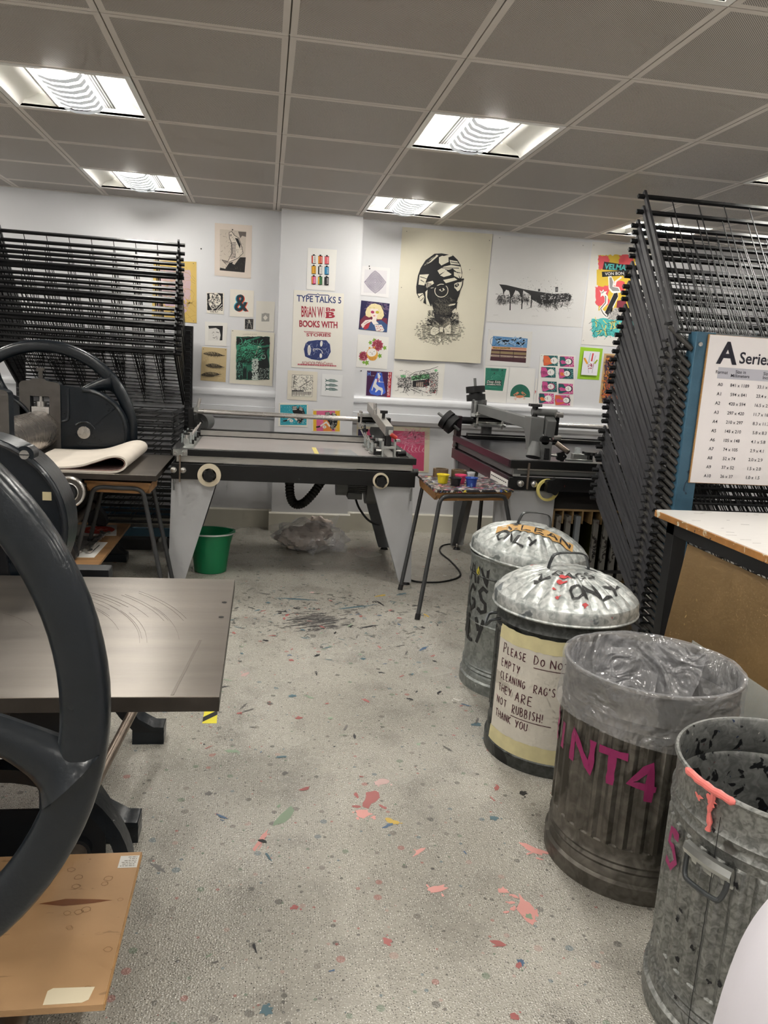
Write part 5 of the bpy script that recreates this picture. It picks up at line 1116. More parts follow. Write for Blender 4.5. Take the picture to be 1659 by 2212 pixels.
def lid_letters(g, s, hz, a_c, rad_, ch, cw, w, m, up=.0035, ang_step=None):
    """letters that follow the dome, reading along an arc facing direction a_c (degrees)"""
    n = len(s)
    for i, c in enumerate(s):
        off = (i - (n - 1) / 2) * cw * 1.15
        for st in STROKES[c]:
            quads = ribbon([((p[0] - .5) * cw + off, p[1] * ch) for p in st], w, rg, .02)
            for q in quads:
                vs = []
                for u, v in q:
                    r = rad_ + v; th = rad(a_c) + u / (rad_ + ch * .5)
                    x, y = r * cos(th), r * sin(th); vs.append((x, y, hz(x, y) + up))
                g.add(vs, [(0, 1, 2, 3)[::-1]], m)

# --- farthest bin: clean rags
BA, BBn, BC, BD = (1.22, -3.38), (1.16, -4.05), (1.17, -4.757), (1.20, -5.40)
ba = thing('dustbin', 'plain galvanised bin painted clean rags only, farthest of the row', 'dustbin', (*BA, 0)); g = bin_body(ba, BA, mG1, mG2, False)
fn = on_bin(*BA, .2590); letters(g, 'CLEAN', -242, -146, .615, .505, .017, fn, mBrush, .004); letters(g, 'RAGS', -226, -143, .485, .365, .018, fn, mBrush, .008); letters(g, 'ONLY', -212, -147, .345, .225, .018, fn, mBrush, .004)
paint_on(g, [[(-165 + u * 4, .575 + v * .05) for u, v in blob(rg, 0, 0, .5, .5, 12, .6)]], fn, mat('yellow_spot', 'd9c93a', .5)); g.build('body', ba)
mCard = mat('brown_tape', 'c69c5e', .6, var=.08, vscale=20, bump=.1, bscale=60)
def art_a(g, hz):
    d = Vector((cos(rad(-112)), sin(rad(-112)))); e = Vector((-d.y, d.x))
    n = 22; vs = []; rgl = random.Random(2)
    for i in range(n + 1):
        u = -.165 + .36 * i / n; off = .065 + .03 * (u - .0) - .12 * u * u
        for v in (0, .033, .066): 
            p = e * u + d * (off + v + rgl.uniform(-.002, .002)); vs.append((p.x, p.y, hz(p.x, p.y) + .004))
    g.add(vs, [(i * 3 + j, i * 3 + j + 1, (i + 1) * 3 + j + 1, (i + 1) * 3 + j) for i in range(n) for j in range(2)], mCard)
    for k, c in enumerate('CLEAN'):
        for st in STROKES[c]:
            for q in ribbon([(-.115 + k * .062 + p[0] * .046, p[1] * .048) for p in st], .008, rg, .015):
                vs = []
                for u, v in q:
                    off = .074 + .03 * u - .12 * u * u + v; p = e * u + d * off; vs.append((p.x, p.y, hz(p.x, p.y) + .0065))
                g.add(vs, [(3, 2, 1, 0)], mBrush)
    lid_letters(g, 'ONLY', hz, -131, .172, .055, .042, .0095, mBrush)
lidA = dome_lid(ba, 'dented galvanised lid with brown tape reading clean', (BA[0] + .012, BA[1] - .01), .676, (rad(2.0), rad(5.0), 0), mLid, 5, .276, 3, art_a)
# --- second bin: paper notice, spotted lid
bb = thing('dustbin', 'dark galvanised bin with a handwritten paper notice taped to its front', 'dustbin', (*BBn, 0)); bin_body(bb, BBn, mG2, mG2, True, .62).build('body', bb)
mNote = splat_mat('notice_paper', 'd8d2c6', [('d9a8ae', .5, .66), ('b9b2a6', .8, .62)], .8, 0, 9, var=.05, bump=.25, bscale=16); mMaskY = mat('old_masking_tape', 'd9cfa0', .65, var=.08, vscale=20)
g = MB(); fn = on_bin(*BBn, .2655); n = 24
for (z1, z0, aL, aR, m, rr_) in ((.535, .06, -173, -92, mNote, .2655), (.545, .49, -171, -92, mMaskY, .2665), (.115, .05, -176, -92, mMaskY, .2665)):
    f2 = on_bin(*BBn, rr_); vs = []
    for i in range(n + 1):
        t = i / n
        for j in range(5): vs.append(f2(aL + (aR - aL) * t + (-2.5 * j / 4 if i == 0 else 0), z1 + (z0 - z1) * j / 4 + (rg.uniform(-.002, .002) if j in (0, 4) else 0)))
    g.add(vs, [(i * 5 + j, i * 5 + j + 1, (i + 1) * 5 + j + 1, (i + 1) * 5 + j) for i in range(n) for j in range(4)], m, True)
mPen = mat('maroon_marker', '4a1626', .6)
fn = on_bin(*BBn, .2668)
K = 1 / .0047      # metres along the arc to degrees
def note(s, a0, z, ch, cw, gap, small=None, caps=None):
    quads = hand(s, 0, 0, cw, ch, gap, .0036, rg, .0); paint_on(g, [[(a0 + p[0] * K, z - p[1]) for p in q] for q in quads], fn, mPen)
note('P', -165, .478, .040, .019, .008); note('LEASE', -159.5, .470, .029, .0128, .0075); note('D', -132, .474, .034, .017, .006); note('O', -126.5, .466, .026, .014, .006); note('N', -118.5, .472, .034, .019, .006); note('OT', -112.5, .464, .025, .015, .0075)
note('EMPTY', -166, .414, .030, .0135, .0085); note('CLEANING', -166, .362, .030, .0112, .0070); note("RAG'S", -130, .360, .032, .0135, .006)
note('THEY', -167, .310, .030, .0135, .0075); note('ARE', -146, .308, .036, .018, .010); note('NOT', -168, .255, .028, .0145, .009); note('RUBBISH!', -148, .252, .034, .0125, .0068); note('THANK', -168, .200, .030, .0125, .0072); note('YOU', -143.5, .198, .030, .0135, .0065)
for a0, a1, z in ((-132, -104, .428), (-149, -113, .208)): paint_on(g, [[(a0 + (a1 - a0) * i / 8, z), (a0 + (a1 - a0) * (i + 1) / 8, z), (a0 + (a1 - a0) * (i + 1) / 8, z - .003), (a0 + (a1 - a0) * i / 8, z - .003)] for i in range(8)], fn, mPen)
g.build('paper_notice', bb)
def side_wire(root, c, ang, z):
    g = MB(); fnr = lambda t, r, zz: (c[0] + r * cos(rad(ang + t)), c[1] + r * sin(rad(ang + t)), zz)
    g.tube(smooth_path([fnr(-8, .262, z + .02), fnr(-7, .295, z + .012), fnr(0, .31, z - .02), fnr(7, .295, z + .012), fnr(8, .262, z + .02)], 5), .006, mHan, 8); g.build('handle', root)
side_wire(bb, BBn, 174, .535)
mSmear = mat('red_smear', 'b83a3c', .5)
def art_b(g, hz):
    lid_letters(g, 'ONLY', hz, -78, .165, .060, .046, .011, mBrush); lid_letters(g, 'RAGS', hz, -98, .085, .04, .036, .007, mBrush)
    lid_letters(g, 'Y', hz, -150, .14, .05, .06, .013, mBrush); lid_letters(g, 'LI', hz, -30, .15, .05, .05, .012, mBrush)
    for a, r, s in ((-118, .12, .022), (-122, .155, .018), (-126, .2, .008), (-120, .225, .01), (-96, .255, .012)):
        p0 = (r * cos(rad(a)), r * sin(rad(a))); p = blob(rg, *p0, s, s * .6, 12, .5, rg.uniform(0, 3)); g.add([(x, y, hz(x, y) + .0035) for x, y in p], [tuple(range(12))], mSmear)
dome_lid(bb, 'paint-spotted galvanised lid', BBn, .643, (0, 0, 0), mLid2, 2, .278, 7, art_b)
# --- third bin: liner, magenta lettering
bc = thing('dustbin', 'corrugated galvanised bin with magenta lettering and a clear liner', 'dustbin', (*BC, 0)); g = bin_body(bc, BC, mG3, mG3, True)
fn = on_bin(*BC, .2645); letters(g, 'PR', -222, -190, .455, .372, .020, fn, mMag); letters(g, 'I', -190, -172, .455, .37, .020, fn, mMag); letters(g, 'N', -170, -147, .462, .362, .021, fn, mMag); letters(g, 'T', -148, -123, .452, .352, .022, fn, mMag); letters(g, '4', -126, -105, .446, .330, .021, fn, mMag); g.build('body', bc)
ln = thing('bin_liner', 'clear plastic liner folded over the rim of the third bin', 'bin liner', (*BC, .65))
g = MB(); N = 120; rl = random.Random(4); ph = [rl.uniform(0, 6.28) for _ in range(6)]
def wv(a, k): return sin(a * 5 + ph[0]) * .5 + sin(a * 9 + ph[1]) * .3 + sin(a * 17 + ph[2]) * .35 * k + sin(a * 31 + ph[3]) * .2 * k
prof = [(.2755, .500), (.2750, .508), (.2735, .53), (.2725, .575), (.2725, .62), (.2750, .652), (.2715, .6605), (.2610, .6610), (.2540, .655), (.248, .62), (.243, .57), (.232, .48), (.215, .38), (.19, .29), (.14, .235), (.07, .21), (0, .205)]
def lf(a, r, z, k):
    if k <= 2: return (r + .004 + .004 * wv(a, 1), z + .012 * sin(a * 2 + 1) + .006 * wv(a, .5))
    if k <= 8: return (r + .0012 * wv(a, 1), z + .002 * wv(a, 1))
    d = min(1, (k - 8) / 4); return (max(0, r - .020 * d * (1 + wv(a, 1))), z + .015 * d * wv(a, .6))
g.lathe(prof, (*BC, 0), mFilm, n=N, fn=lf); g.build('film', ln)
g = MB()                                                                   # gathered sheets of film hanging across the inside
for a0, a1, d0, d1 in ((110, 55, .42, .30), (150, 95, .36, .25), (60, 20, .45, .3), (175, 130, .5, .42), (95, 80, .5, .28)):
    vs = []; n1 = 9; n2 = 5
    for i in range(n1):
        for j in range(n2):
            t = j / (n2 - 1); a = rad(a0 + (a1 - a0) * t); r = .25 - .19 * (i / (n1 - 1)) ** 1.3 * (.7 + .3 * sin(t * pi)); z = .645 - (d0 + (d1 - d0) * t) * (i / (n1 - 1)) ** .9 + .012 * sin(i * 2.1 + j * 1.7)
            vs.append((BC[0] + r * cos(a), BC[1] + r * sin(a), z))
    g.add(vs, [(i * n2 + j, i * n2 + j + 1, (i + 1) * n2 + j + 1, (i + 1) * n2 + j) for i in range(n1 - 1) for j in range(n2 - 1)], mFilm, True)
g.build('film_fold', ln)
# --- nearest bin: ink-stained inside, coral paint on its rim
bd_ = thing('dustbin', 'nearest galvanised bin at the lower right with coral paint dripping from its rim', 'dustbin', (*BD, 0)); gD = bin_body(bd_, BD, mG4, mG4i, True)
ear(bd_, BD, -160, .495)
letters(gD, '5', 163, 180, .475, .385, .020, on_bin(*BD, .2645), mMag)
g = MB(); g.tube([(BD[0] + .2672 * cos(rad(a)), BD[1] + .2672 * sin(rad(a)), .6508 + .001 * sin(a * .7)) for a in range(-184, -150, 2)], [.0045] + [.0088 + .0008 * sin(i * 1.9) for i in range(15)] + [.004], mCoral, 10)
def drip(a, z1, z0, w):
    pts = [(BD[0] + .2655 * cos(rad(a + .6 * sin(i))), BD[1] + .2655 * sin(rad(a + .6 * sin(i))), z1 + (z0 - z1) * i / 9) for i in range(10)]; g.tube(pts, [w * (1 + .35 * sin(i * 2.1)) * (1.25 if i == 9 else 1) for i in range(10)], mCoral, 8)
drip(-164, .648, .555, .0055)
paint_on(g, [[(-164 + u, .625 + v) for u, v in blob(rg, 0, 0, 3.2, .012, 14, .5)], [(-172 + u, .612 + v) for u, v in blob(rg, 0, 0, 2.4, .008, 14, .6)]], on_bin(*BD, .2668), mCoral)
g.build('coral_drip', bd_)
g = gD; fn = on_bin(*BD, .2640)
for i in range(30): z = .60 - i * .02; paint_on(g, [[(-158.6 + .15 * sin(i * 3), z), (-158.2 + .15 * sin(i * 3), z), (-158.2 + .15 * sin(i * 3 + 3), z - .02), (-158.6 + .15 * sin(i * 3 + 3), z - .02)]], fn, mInk)
for i in range(12): paint_on(g, [[(a + u, z + v) for u, v in blob(rg, 0, 0, 1.2, .006, 10, .6)] for a, z in [(rg.uniform(-175, -130), rg.uniform(.08, .6))]], fn, mInk)
g.build('body', bd_)
# ---------------------------------------------------------------- prints pinned to the back wall
CORN = {
'fish': (0, (-0.494, 2.542), (-0.192, 2.547), (-0.190, 2.122), (-0.488, 2.127)), 'gold': (0, (-0.978, 2.210), (-0.636, 2.224), (-0.627, 1.731), (-0.990, 1.737)),
'fly': (0, (-0.549, 1.986), (-0.407, 1.991), (-0.407, 1.818), (-0.546, 1.819)), 'amp': (0, (-0.357, 2.026), (-0.162, 2.028), (-0.161, 1.809), (-0.357, 1.806)),
'house': (0, (-0.139, 1.947), (0.016, 1.950), (0.014, 1.703), (-0.138, 1.702)), 'figure': (0, (-0.233, 1.796), (-0.154, 1.797), (-0.156, 1.706), (-0.233, 1.708)),
'face': (0, (-0.558, 1.749), (-0.373, 1.749), (-0.379, 1.556), (-0.556, 1.555)), 'green': (0, (-0.339, 1.697), (0.020, 1.695), (0.016, 1.245), (-0.346, 1.251)),
'feather': (0, (-0.579, 1.540), (-0.374, 1.538), (-0.379, 1.257), (-0.587, 1.260)), 'film': (-0.115, (0.268, 2.393), (0.509, 2.396), (0.506, 2.064), (0.270, 2.063)),
'type': (-0.115, (0.167, 2.050), (0.585, 2.050), (0.597, 1.419), (0.171, 1.418)), 'sketch': (-0.115, (0.141, 1.390), (0.394, 1.391), (0.395, 1.144), (0.145, 1.145)),
'sardine': (-0.115, (0.434, 1.377), (0.610, 1.375), (0.606, 1.189), (0.432, 1.194)), 'teal': (-0.115, (0.077, 1.111), (0.328, 1.116), (0.327, 0.918), (0.078, 0.915)),
'pinkyel': (-0.115, (0.363, 1.073), (0.608, 1.081), (0.613, 0.883), (0.367, 0.881)), 'lace': (0, (0.739, 2.299), (0.980, 2.297), (0.981, 2.053), (0.737, 2.057)),
'blonde': (0, (0.747, 2.014), (0.995, 2.005), (0.986, 1.762), (0.738, 1.772)), 'flower': (0, (0.734, 1.729), (1.006, 1.721), (1.005, 1.447), (0.732, 1.450)),
'horse': (0, (0.832, 1.425), (1.052, 1.424), (1.052, 1.207), (0.834, 1.210)), 'canopy': (0, (1.065, 1.524), (1.523, 1.528), (1.521, 1.208), (1.066, 1.208)),
'portrait': (0, (1.063, 2.640), (1.856, 2.648), (1.837, 1.547), (1.064, 1.540)), 'bridge': (0, (1.860, 2.646), (2.757, 2.651), (2.746, 1.920), (1.864, 1.912)),
'velma': (0, (2.767, 2.660), (3.327, 2.668), (3.354, 1.773), (2.765, 1.773)), 'photo': (0, (1.897, 1.846), (2.298, 1.854), (2.302, 1.539), (1.885, 1.535)),
'pool': (0, (1.880, 1.533), (2.113, 1.530), (2.112, 1.208), (1.899, 1.214)), 'crab': (0, (2.117, 1.534), (2.358, 1.531), (2.367, 1.215), (2.116, 1.212)),
'heads': (0, (2.390, 1.663), (2.724, 1.671), (2.751, 1.212), (2.397, 1.208)), 'lime': (0, (2.762, 1.749), (2.976, 1.747), (2.972, 1.466), (2.762, 1.465)),
'orange': (0, (2.995, 1.706), (3.236, 1.706), (3.246, 1.254), (2.997, 1.259)), 'pink': (0, (0.768, 0.951), (1.428, 0.955), (1.447, 0.548), (0.773, 0.552)), 'slip': (0, (2.370, 1.446), (2.387, 1.446), (2.390, 1.214), (2.371, 1.215))}
def ink(h, rough=.7): return mat('ink_' + h, h, rough)
class Art:
    """flat artwork on one sheet, drawn in the sheet's own units: TL, TR, BL are the sheet corners in those units"""
    def __init__(s, key, paper, TL=(0, 0), TR=(1, 0), BL=(0, 1), bulge=None, th=.0008):
        s.key = key; s.y, *s.c = CORN[key]; s.TL = TL; s.a = (TR[0] - TL[0], TR[1] - TL[1]); s.b = (BL[0] - TL[0], BL[1] - TL[1]); s.det = s.a[0] * s.b[1] - s.a[1] * s.b[0]
        s.g = MB(); s.L = 0; s.curved = bulge is not None; s.bulge = bulge or (lambda u, v: 0); s.off = .0022; s.rng = random.Random(key)
        n = 12 if bulge else 3; pm = mat('paper_' + paper, paper, .85, var=.02, vscale=5) if isinstance(paper, str) else paper
        vs = [s.W(i / n, j / n, 0) for j in range(n + 1) for i in range(n + 1)]
        s.g.add(vs, [(j * (n + 1) + i, (j + 1) * (n + 1) + i, (j + 1) * (n + 1) + i + 1, j * (n + 1) + i + 1) for j in range(n) for i in range(n)], pm, bool(bulge))
        k = n + 1; edge = [i for i in range(k)] + [j * k + n for j in range(1, k)] + [n * k + i for i in range(n - 1, -1, -1)] + [j * k for j in range(n - 1, 0, -1)]
        ev = [vs[i] for i in edge]; bk = [(p[0], p[1] + th, p[2]) for p in ev]; m = len(ev); s.g.add(ev + bk, [(i, (i + 1) % m, m + (i + 1) % m, m + i) for i in range(m)], pm)
    def W(s, u, v, lay):
        a, b, c, d = s.c; x = (a[0] * (1 - u) + b[0] * u) * (1 - v) + (d[0] * (1 - u) + c[0] * u) * v; z = (a[1] * (1 - u) + b[1] * u) * (1 - v) + (d[1] * (1 - u) + c[1] * u) * v
        return (x, s.y - s.off - s.bulge(u, v) - lay * .00007 - (.0022 if lay and s.curved else 0), z)
    def M(s, p):
        x, y = p[0] - s.TL[0], p[1] - s.TL[1]; return ((x * s.b[1] - y * s.b[0]) / s.det, (s.a[0] * y - s.a[1] * x) / s.det)
    def raw(s, polys, col):
        s.L += 1; m = ink(col) if isinstance(col, str) else col
        for P in polys:
            Q = [s.M(p) for p in P]
            if len(polys) > 1 and any(not (-.001 < t < 1.001) for q in Q for t in q): continue
            s.g.add([s.W(*q, s.L) for q in Q], [tuple(range(len(P)))], m)
        return s
    def poly(s, P, col): return s.raw([P], col)
    def rect(s, x0, y0, x1, y1, col): return s.raw([[(x0, y0), (x1, y0), (x1, y1), (x0, y1)]], col)
    def line(s, P, w, col): return s.raw(ribbon(P, w, None, 1e9), col)
    def lines(s, Ps, w, col): return s.raw([q for P in Ps for q in ribbon(P, w, s.rng, 1e9)], col)
    def ell(s, cx, cy, rx, ry, col, rot=0, n=22):
        r = rad(rot); return s.poly([(cx + rx * cos(t) * cos(r) - ry * sin(t) * sin(r), cy + rx * cos(t) * sin(r) + ry * sin(t) * cos(r)) for t in [2 * pi * i / n for i in range(n)]], col)
    def ring(s, cx, cy, rx, ry, w, col, a0=0, a1=360, n=24): return s.line([(cx + rx * cos(rad(a0 + (a1 - a0) * i / n)), cy + ry * sin(rad(a0 + (a1 - a0) * i / n))) for i in range(n + 1)], w, col)
    def text(s, t, x0, y0, x1, y1, col, bold=.02, shear=0, slope=0):
        P, _ = text_polys(t, bold, shear); return s.raw([[(x0 + u * (x1 - x0), y0 + v * (y1 - y0) + slope * u) for u, v in f] for f in P], col)
    def specks(s, n, x0, y0, x1, y1, r, col, keep=None, el=1.0):
        q = []
        for _ in range(n):
            x, y = s.rng.uniform(x0, x1), s.rng.uniform(y0, y1)
            if keep and not keep(x, y): continue
            k = s.rng.uniform(.4, 1.3) * r; q.append([(x - k * el, y), (x, y - k), (x + k * el, y), (x, y + k)])
        return s.raw(q, col)
    def scrib(s, n, x0, y0, x1, y1, ln, w, col, keep=None, ang=None):
        q = []
        for _ in range(n):
            x, y = s.rng.uniform(x0, x1), s.rng.uniform(y0, y1)
            if keep and not keep(x, y): continue
            a = s.rng.uniform(0, pi) if ang is None else rad(ang) + s.rng.gauss(0, .25); P = [(x, y)]
            for k in range(3): a += s.rng.gauss(0, .5); P.append((P[-1][0] + cos(a) * ln / 3, P[-1][1] + sin(a) * ln / 3))
            q += ribbon(P, w * s.rng.uniform(.5, 1.4), None, 1e9)
        return s.raw(q, col)
    def pins(s, pts, col='4a4a4a', r=.0035):
        for u, v in pts: s.g.ball(s.W(u, v, 6), r, ink(col, .3), 8, (1, .3, 1))
        return s
    def done(s, label, cat='print', name='pinned_print', group='prints pinned to the back wall'):
        return tag(s.g.build(name), label, cat, group)
def ragged(x0, y0, x1, y1, d, seed, n=16):
    r = random.Random(seed); P = []
    for (a, b) in (((x0, y0), (x1, y0)), ((x1, y0), (x1, y1)), ((x1, y1), (x0, y1)), ((x0, y1), (x0, y0))):
        for i in range(n): t = i / n; P.append((a[0] + (b[0] - a[0]) * t + r.uniform(-d, d), a[1] + (b[1] - a[1]) * t + r.uniform(-d, d)))
    return P
K = '17171a'; CR = 'e8e2d6'
T5 = dict(TL=(280, 50), TR=(632, 75), BL=(277, 545))
a = Art('fish', 'dccfc4', **T5); a.poly([(327, 108), (577, 128), (567, 512), (327, 495)], 'cbbfb2')
a.poly([(577, 370), (567, 512), (327, 495), (330, 470), (380, 480), (420, 420), (470, 440), (520, 370)], '221f1f').poly([(500, 130), (577, 135), (575, 180), (540, 170), (520, 190)], '6a615c')
a.poly([(412, 140), (440, 130), (465, 165), (505, 190), (530, 250), (550, 330), (500, 380), (410, 420), (400, 405), (440, 340), (440, 240), (415, 180)], 'd8cdc0').line([(412, 140), (440, 130), (465, 165), (505, 190), (530, 250), (550, 330), (500, 380), (410, 420)], 5, K).line([(415, 145), (418, 190), (440, 240), (445, 330), (405, 410)], 5, K)
a.poly([(470, 190), (500, 195), (525, 250), (520, 290), (490, 230)], K).poly([(345, 395), (400, 405), (415, 420), (380, 430)], '8d8178').line([(345, 395), (410, 415), (390, 440), (350, 400)], 4, K).ell(432, 165, 9, 9, K).ell(432, 165, 4, 4, CR)
a.lines([[(430 + 4 * (i % 2), 240 + i * 14), (480, 232 + i * 14)] for i in range(11)], 5, K); a.scrib(60, 330, 120, 570, 490, 22, 2, '5a524d'); a.poly([(430, 420), (455, 415), (420, 490), (395, 490)], K)
a.done('fish skeleton etching on cream paper, highest print left of the pillar')
a = Art('gold', 'd2b468'); a.poly(ragged(.13, .14, .86, .62, .012, 1), 'c3a9ac').poly(ragged(.13, .64, .8, .84, .05, 2), 'bfa3b8').scrib(50, .1, .62, .85, .86, .12, .02, 'd2b468', ang=15).scrib(60, .0, .02, 1, .98, .3, .006, 'b99a52', ang=3)
a.pins([(.93, .03), (.93, .97)]); a.done('gold paper print with faded mauve block, half behind the left drying rack')
a = Art('fly', CR, TL=(203, 706), TR=(367, 712), BL=(203, 900)); a.poly(ragged(208, 714, 356, 872, 2, 3), K).poly([(228, 720), (300, 712), (335, 740), (340, 800), (300, 850), (255, 868), (225, 820), (218, 780), (232, 750)], CR)
a.scrib(90, 228, 720, 335, 850, 24, 4, K, lambda x, y: (x - 280) ** 2 / 55 ** 2 + (y - 785) ** 2 / 75 ** 2 < 1); a.lines([[(300, 868), (350, 815)], [(315, 870), (355, 840)], [(330, 872), (356, 856)]], 5, CR); a.text('THE FLY', 233, 876, 315, 894, K, .01); a.done('small black and white head print captioned the fly')
a = Art('amp', 'e9e3d8', TL=(425, 675), TR=(648, 690), BL=(420, 930)); a.text('&', 458, 726, 585, 882, '35a0b8', .03).text('&', 474, 728, 600, 890, 'e2582f', .03).text('&', 466, 725, 592, 886, '24303a', .02); a.done('ampersand print in black with blue and orange offset')
a = Art('house', 'e3dfd6', TL=(672, 785), TR=(847, 795), BL=(665, 1070)); a.poly([(722, 905), (735, 908), (740, 903), (757, 900), (775, 905), (796, 906), (795, 982), (720, 982)], 'a3a19c').poly([(735, 945), (758, 920), (781, 947), (757, 972)], 'e3dfd6'); a.done('off-white print with a small grey block and diamond')
a = Art('figure', 'd9d5cd', TL=(560, 952), TR=(650, 957), BL=(558, 1052)); a.rect(564, 957, 643, 1050, '232326'); a.lines([[(605, 965), (603, 985), (590, 1010), (585, 1045)], [(605, 985), (622, 1012), (628, 1045)], [(585, 990), (625, 988)]], 4, 'b9b5ad').ell(604, 975, 9, 10, 'b9b5ad').scrib(40, 566, 960, 640, 1046, 10, 1.5, '8d8a85'); a.done('tiny dark figure print, the smallest on the wall')
a = Art('face', 'e8e5df', TL=(188, 980), TR=(400, 995), BL=(186, 1203), th=.006); a.rect(218, 1020, 357, 1160, 'dedbd5').poly([(218, 1020), (357, 1022), (356, 1160), (330, 1160), (338, 1110), (325, 1060), (290, 1040), (225, 1048)], K)
a.line([(295, 1080), (320, 1086)], 5, K).line([(262, 1080), (275, 1084)], 4, K).line([(280, 1135), (300, 1120), (305, 1150)], 4, K).ell(266, 1110, 3, 3, K).ell(258, 1090, 3, 3, K).line([(262, 1130), (282, 1140)], 4, K); a.done('square print of a pale face with black hair')
def gb(u, v): return .003 + .003 * sin(u * 3.1) * sin(v * 5)
a = Art('green', 'e3ddcd', TL=(437, 1055), TR=(842, 1085), BL=(418, 1560), bulge=gb); a.text('untitled print', 545, 1090, 675, 1108, 'b3ada0', 0); a.poly(ragged(483, 1122, 796, 1528, 3, 4), '2c6e58').poly(ragged(486, 1122, 796, 1200, 5, 5), '15191a').poly([(690, 1230), (796, 1215), (790, 1528), (640, 1525), (660, 1330)], '1a2322').poly([(486, 1200), (680, 1215), (650, 1330), (500, 1330)], '2f8a68')
a.scrib(120, 486, 1180, 700, 1350, 60, 4, '4fae8a', ang=-30).scrib(140, 486, 1180, 690, 1400, 45, 4, '14201c', ang=-35); a.rect(486, 1360, 540, 1525, '15302c').rect(545, 1400, 580, 1520, '10201f').rect(590, 1440, 640, 1525, '15201f').lines([[(552, 1372), (552, 1420)], [(572, 1372), (572, 1420)], [(552, 1395), (572, 1395)], [(600, 1440), (600, 1490)], [(622, 1440), (622, 1490)], [(600, 1465), (622, 1465)]], 6, '3c9474')
a.ring(738, 1312, 20, 20, 5, '9fb8ac').specks(260, 630, 1330, 690, 1530, 6, 'cfd8d0').specks(150, 690, 1420, 790, 1525, 3, 'b9c9c0').scrib(30, 490, 1360, 540, 1500, 20, 3, '6fae98'); a.pins([(.03, .02)]); a.done('large dark green abstract print on cream paper, left of the pillar')
a = Art('feather', 'c9b48a', TL=(160, 1218), TR=(393, 1235), BL=(145, 1535))
for (x0, y0, x1, y1) in ((185, 1285, 375, 1300), (205, 1395, 370, 1410), (165, 1485, 340, 1478)):
    for i in range(34): t = i / 33; x = x0 + (x1 - x0) * t; y = y0 + (y1 - y0) * t; h = 26 * sin(pi * min(1, t * 1.05 + .02)) ** .7; a.lines([[(x, y), (x - 8, y - h * a.rng.uniform(.5, 1)), (x - 16, y - h)], [(x, y), (x - 6, y + h * a.rng.uniform(.5, .9))]], 3.2, '3a342c')
    a.line([(x0, y0), ((x0 + x1) / 2, (y0 + y1) / 2 + 4), (x1, y1)], 3, K)
a.scrib(70, 160, 1235, 385, 1530, 30, 1.5, 'a8936c'); a.pins([(.06, .06), (.95, .04)]); a.done('tan paper print of three feathers stacked')
# --- pillar
a = Art('film', 'eceae6', TL=(1157, 285), TR=(1432, 305), BL=(1143, 675)); cc = [('e9e4dd', 'c8402f'), ('c84a2f', 'e0a24a'), ('d9606a', 'd9606a'), ('e0a92f', 'c8932a'), ('e9e4dd', '2a2a2a'), ('2f86b0', '2a7aa5'), ('d94f86', 'e0863f'), ('3f7a4a', 'e0a92f'), ('1d1d20', '1d1d20')]
for i, (c1, c2) in enumerate(cc):
    x = 1190 + (i % 3) * 62; y = 352 + (i // 3) * 98 + (i % 3) * 4; a.rect(x + 14, y - 6, x + 32, y + 4, K).poly([(x + 2, y + 4), (x + 44, y + 4), (x + 44, y + 82), (x + 22, y + 85), (x + 2, y + 80)], K).rect(x + 3, y + 8, x + 43, y + 76, c1).rect(x + 3, y + 8, x + 15, y + 76, c2).lines([[(x + 26, y + 20 + k * 11), (x + 38, y + 20 + k * 11)] for k in range(5)], 4, 'e9e4dd' if i in (1, 2, 5, 6, 8) else K)
a.done('white print of nine coloured film canisters in a grid')
a = Art('type', 'e8e4da', TL=(1025, 682), TR=(1498, 718), BL=(1002, 1410)); B_ = '29376b'; R_ = '9c2438'; sl = 33
a.line([(1140, 735), (1160, 722), (1240, 728), (1250, 718), (1262, 730), (1345, 732), (1360, 742)], 8, B_); a.text('TYPE TALKS 5', 1052, 728, 1472, 790, B_, .02, 0, 22)
a.text('BRiAN W', 1095, 832, 1300, 935, R_, .022, 0, 10).rect(1302, 845, 1318, 940, 'd8b9b9').text('Be', 1328, 848, 1412, 884, R_, .03).text('B', 1328, 888, 1412, 948, R_, .04).rect(1322, 890, 1344, 900, R_).rect(1322, 938, 1344, 948, R_)
a.text('BOOKS WITH', 1075, 964, 1436, 1028, R_, .03, 0, 18); a.lines([[(1120 + i * 15, 1068 + i * .9), (1135 + i * 15, 1082 + i * .9)] for i in range(17)], 6, 'b9606c'); a.text('STORIES', 1142, 1088, 1372, 1118, R_, .025, 0, 8)
a.poly([(1160, 1165), (1240, 1155), (1330, 1158), (1365, 1200), (1372, 1270), (1340, 1330), (1270, 1350), (1190, 1338), (1130, 1310), (1118, 1240), (1135, 1185)], B_); W_ = 'e8e4da'
a.ell(1168, 1250, 15, 50, W_).ell(1283, 1190, 12, 28, W_, 5).ell(1278, 1305, 12, 22, W_).line([(1205, 1240), (1260, 1240), (1285, 1255), (1298, 1285)], 6, W_).line([(1205, 1240), (1208, 1262), (1225, 1255)], 5, W_).scrib(40, 1140, 1170, 1360, 1330, 26, 2, 'aab2cc'); a.line([(1168, 1220), (1166, 1285)], 3, B_)
a.text('SCHOOLOfVisComm', 1103, 1357, 1390, 1388, R_, .0, 0, 10).lines([[(1060 + i * 23, 1384 + i * 1.4), (1080 + i * 23, 1385 + i * 1.4)] for i in range(16)], 12, 'b9606c'); a.done('letterpress poster reading type talks 5 with a blue mask')
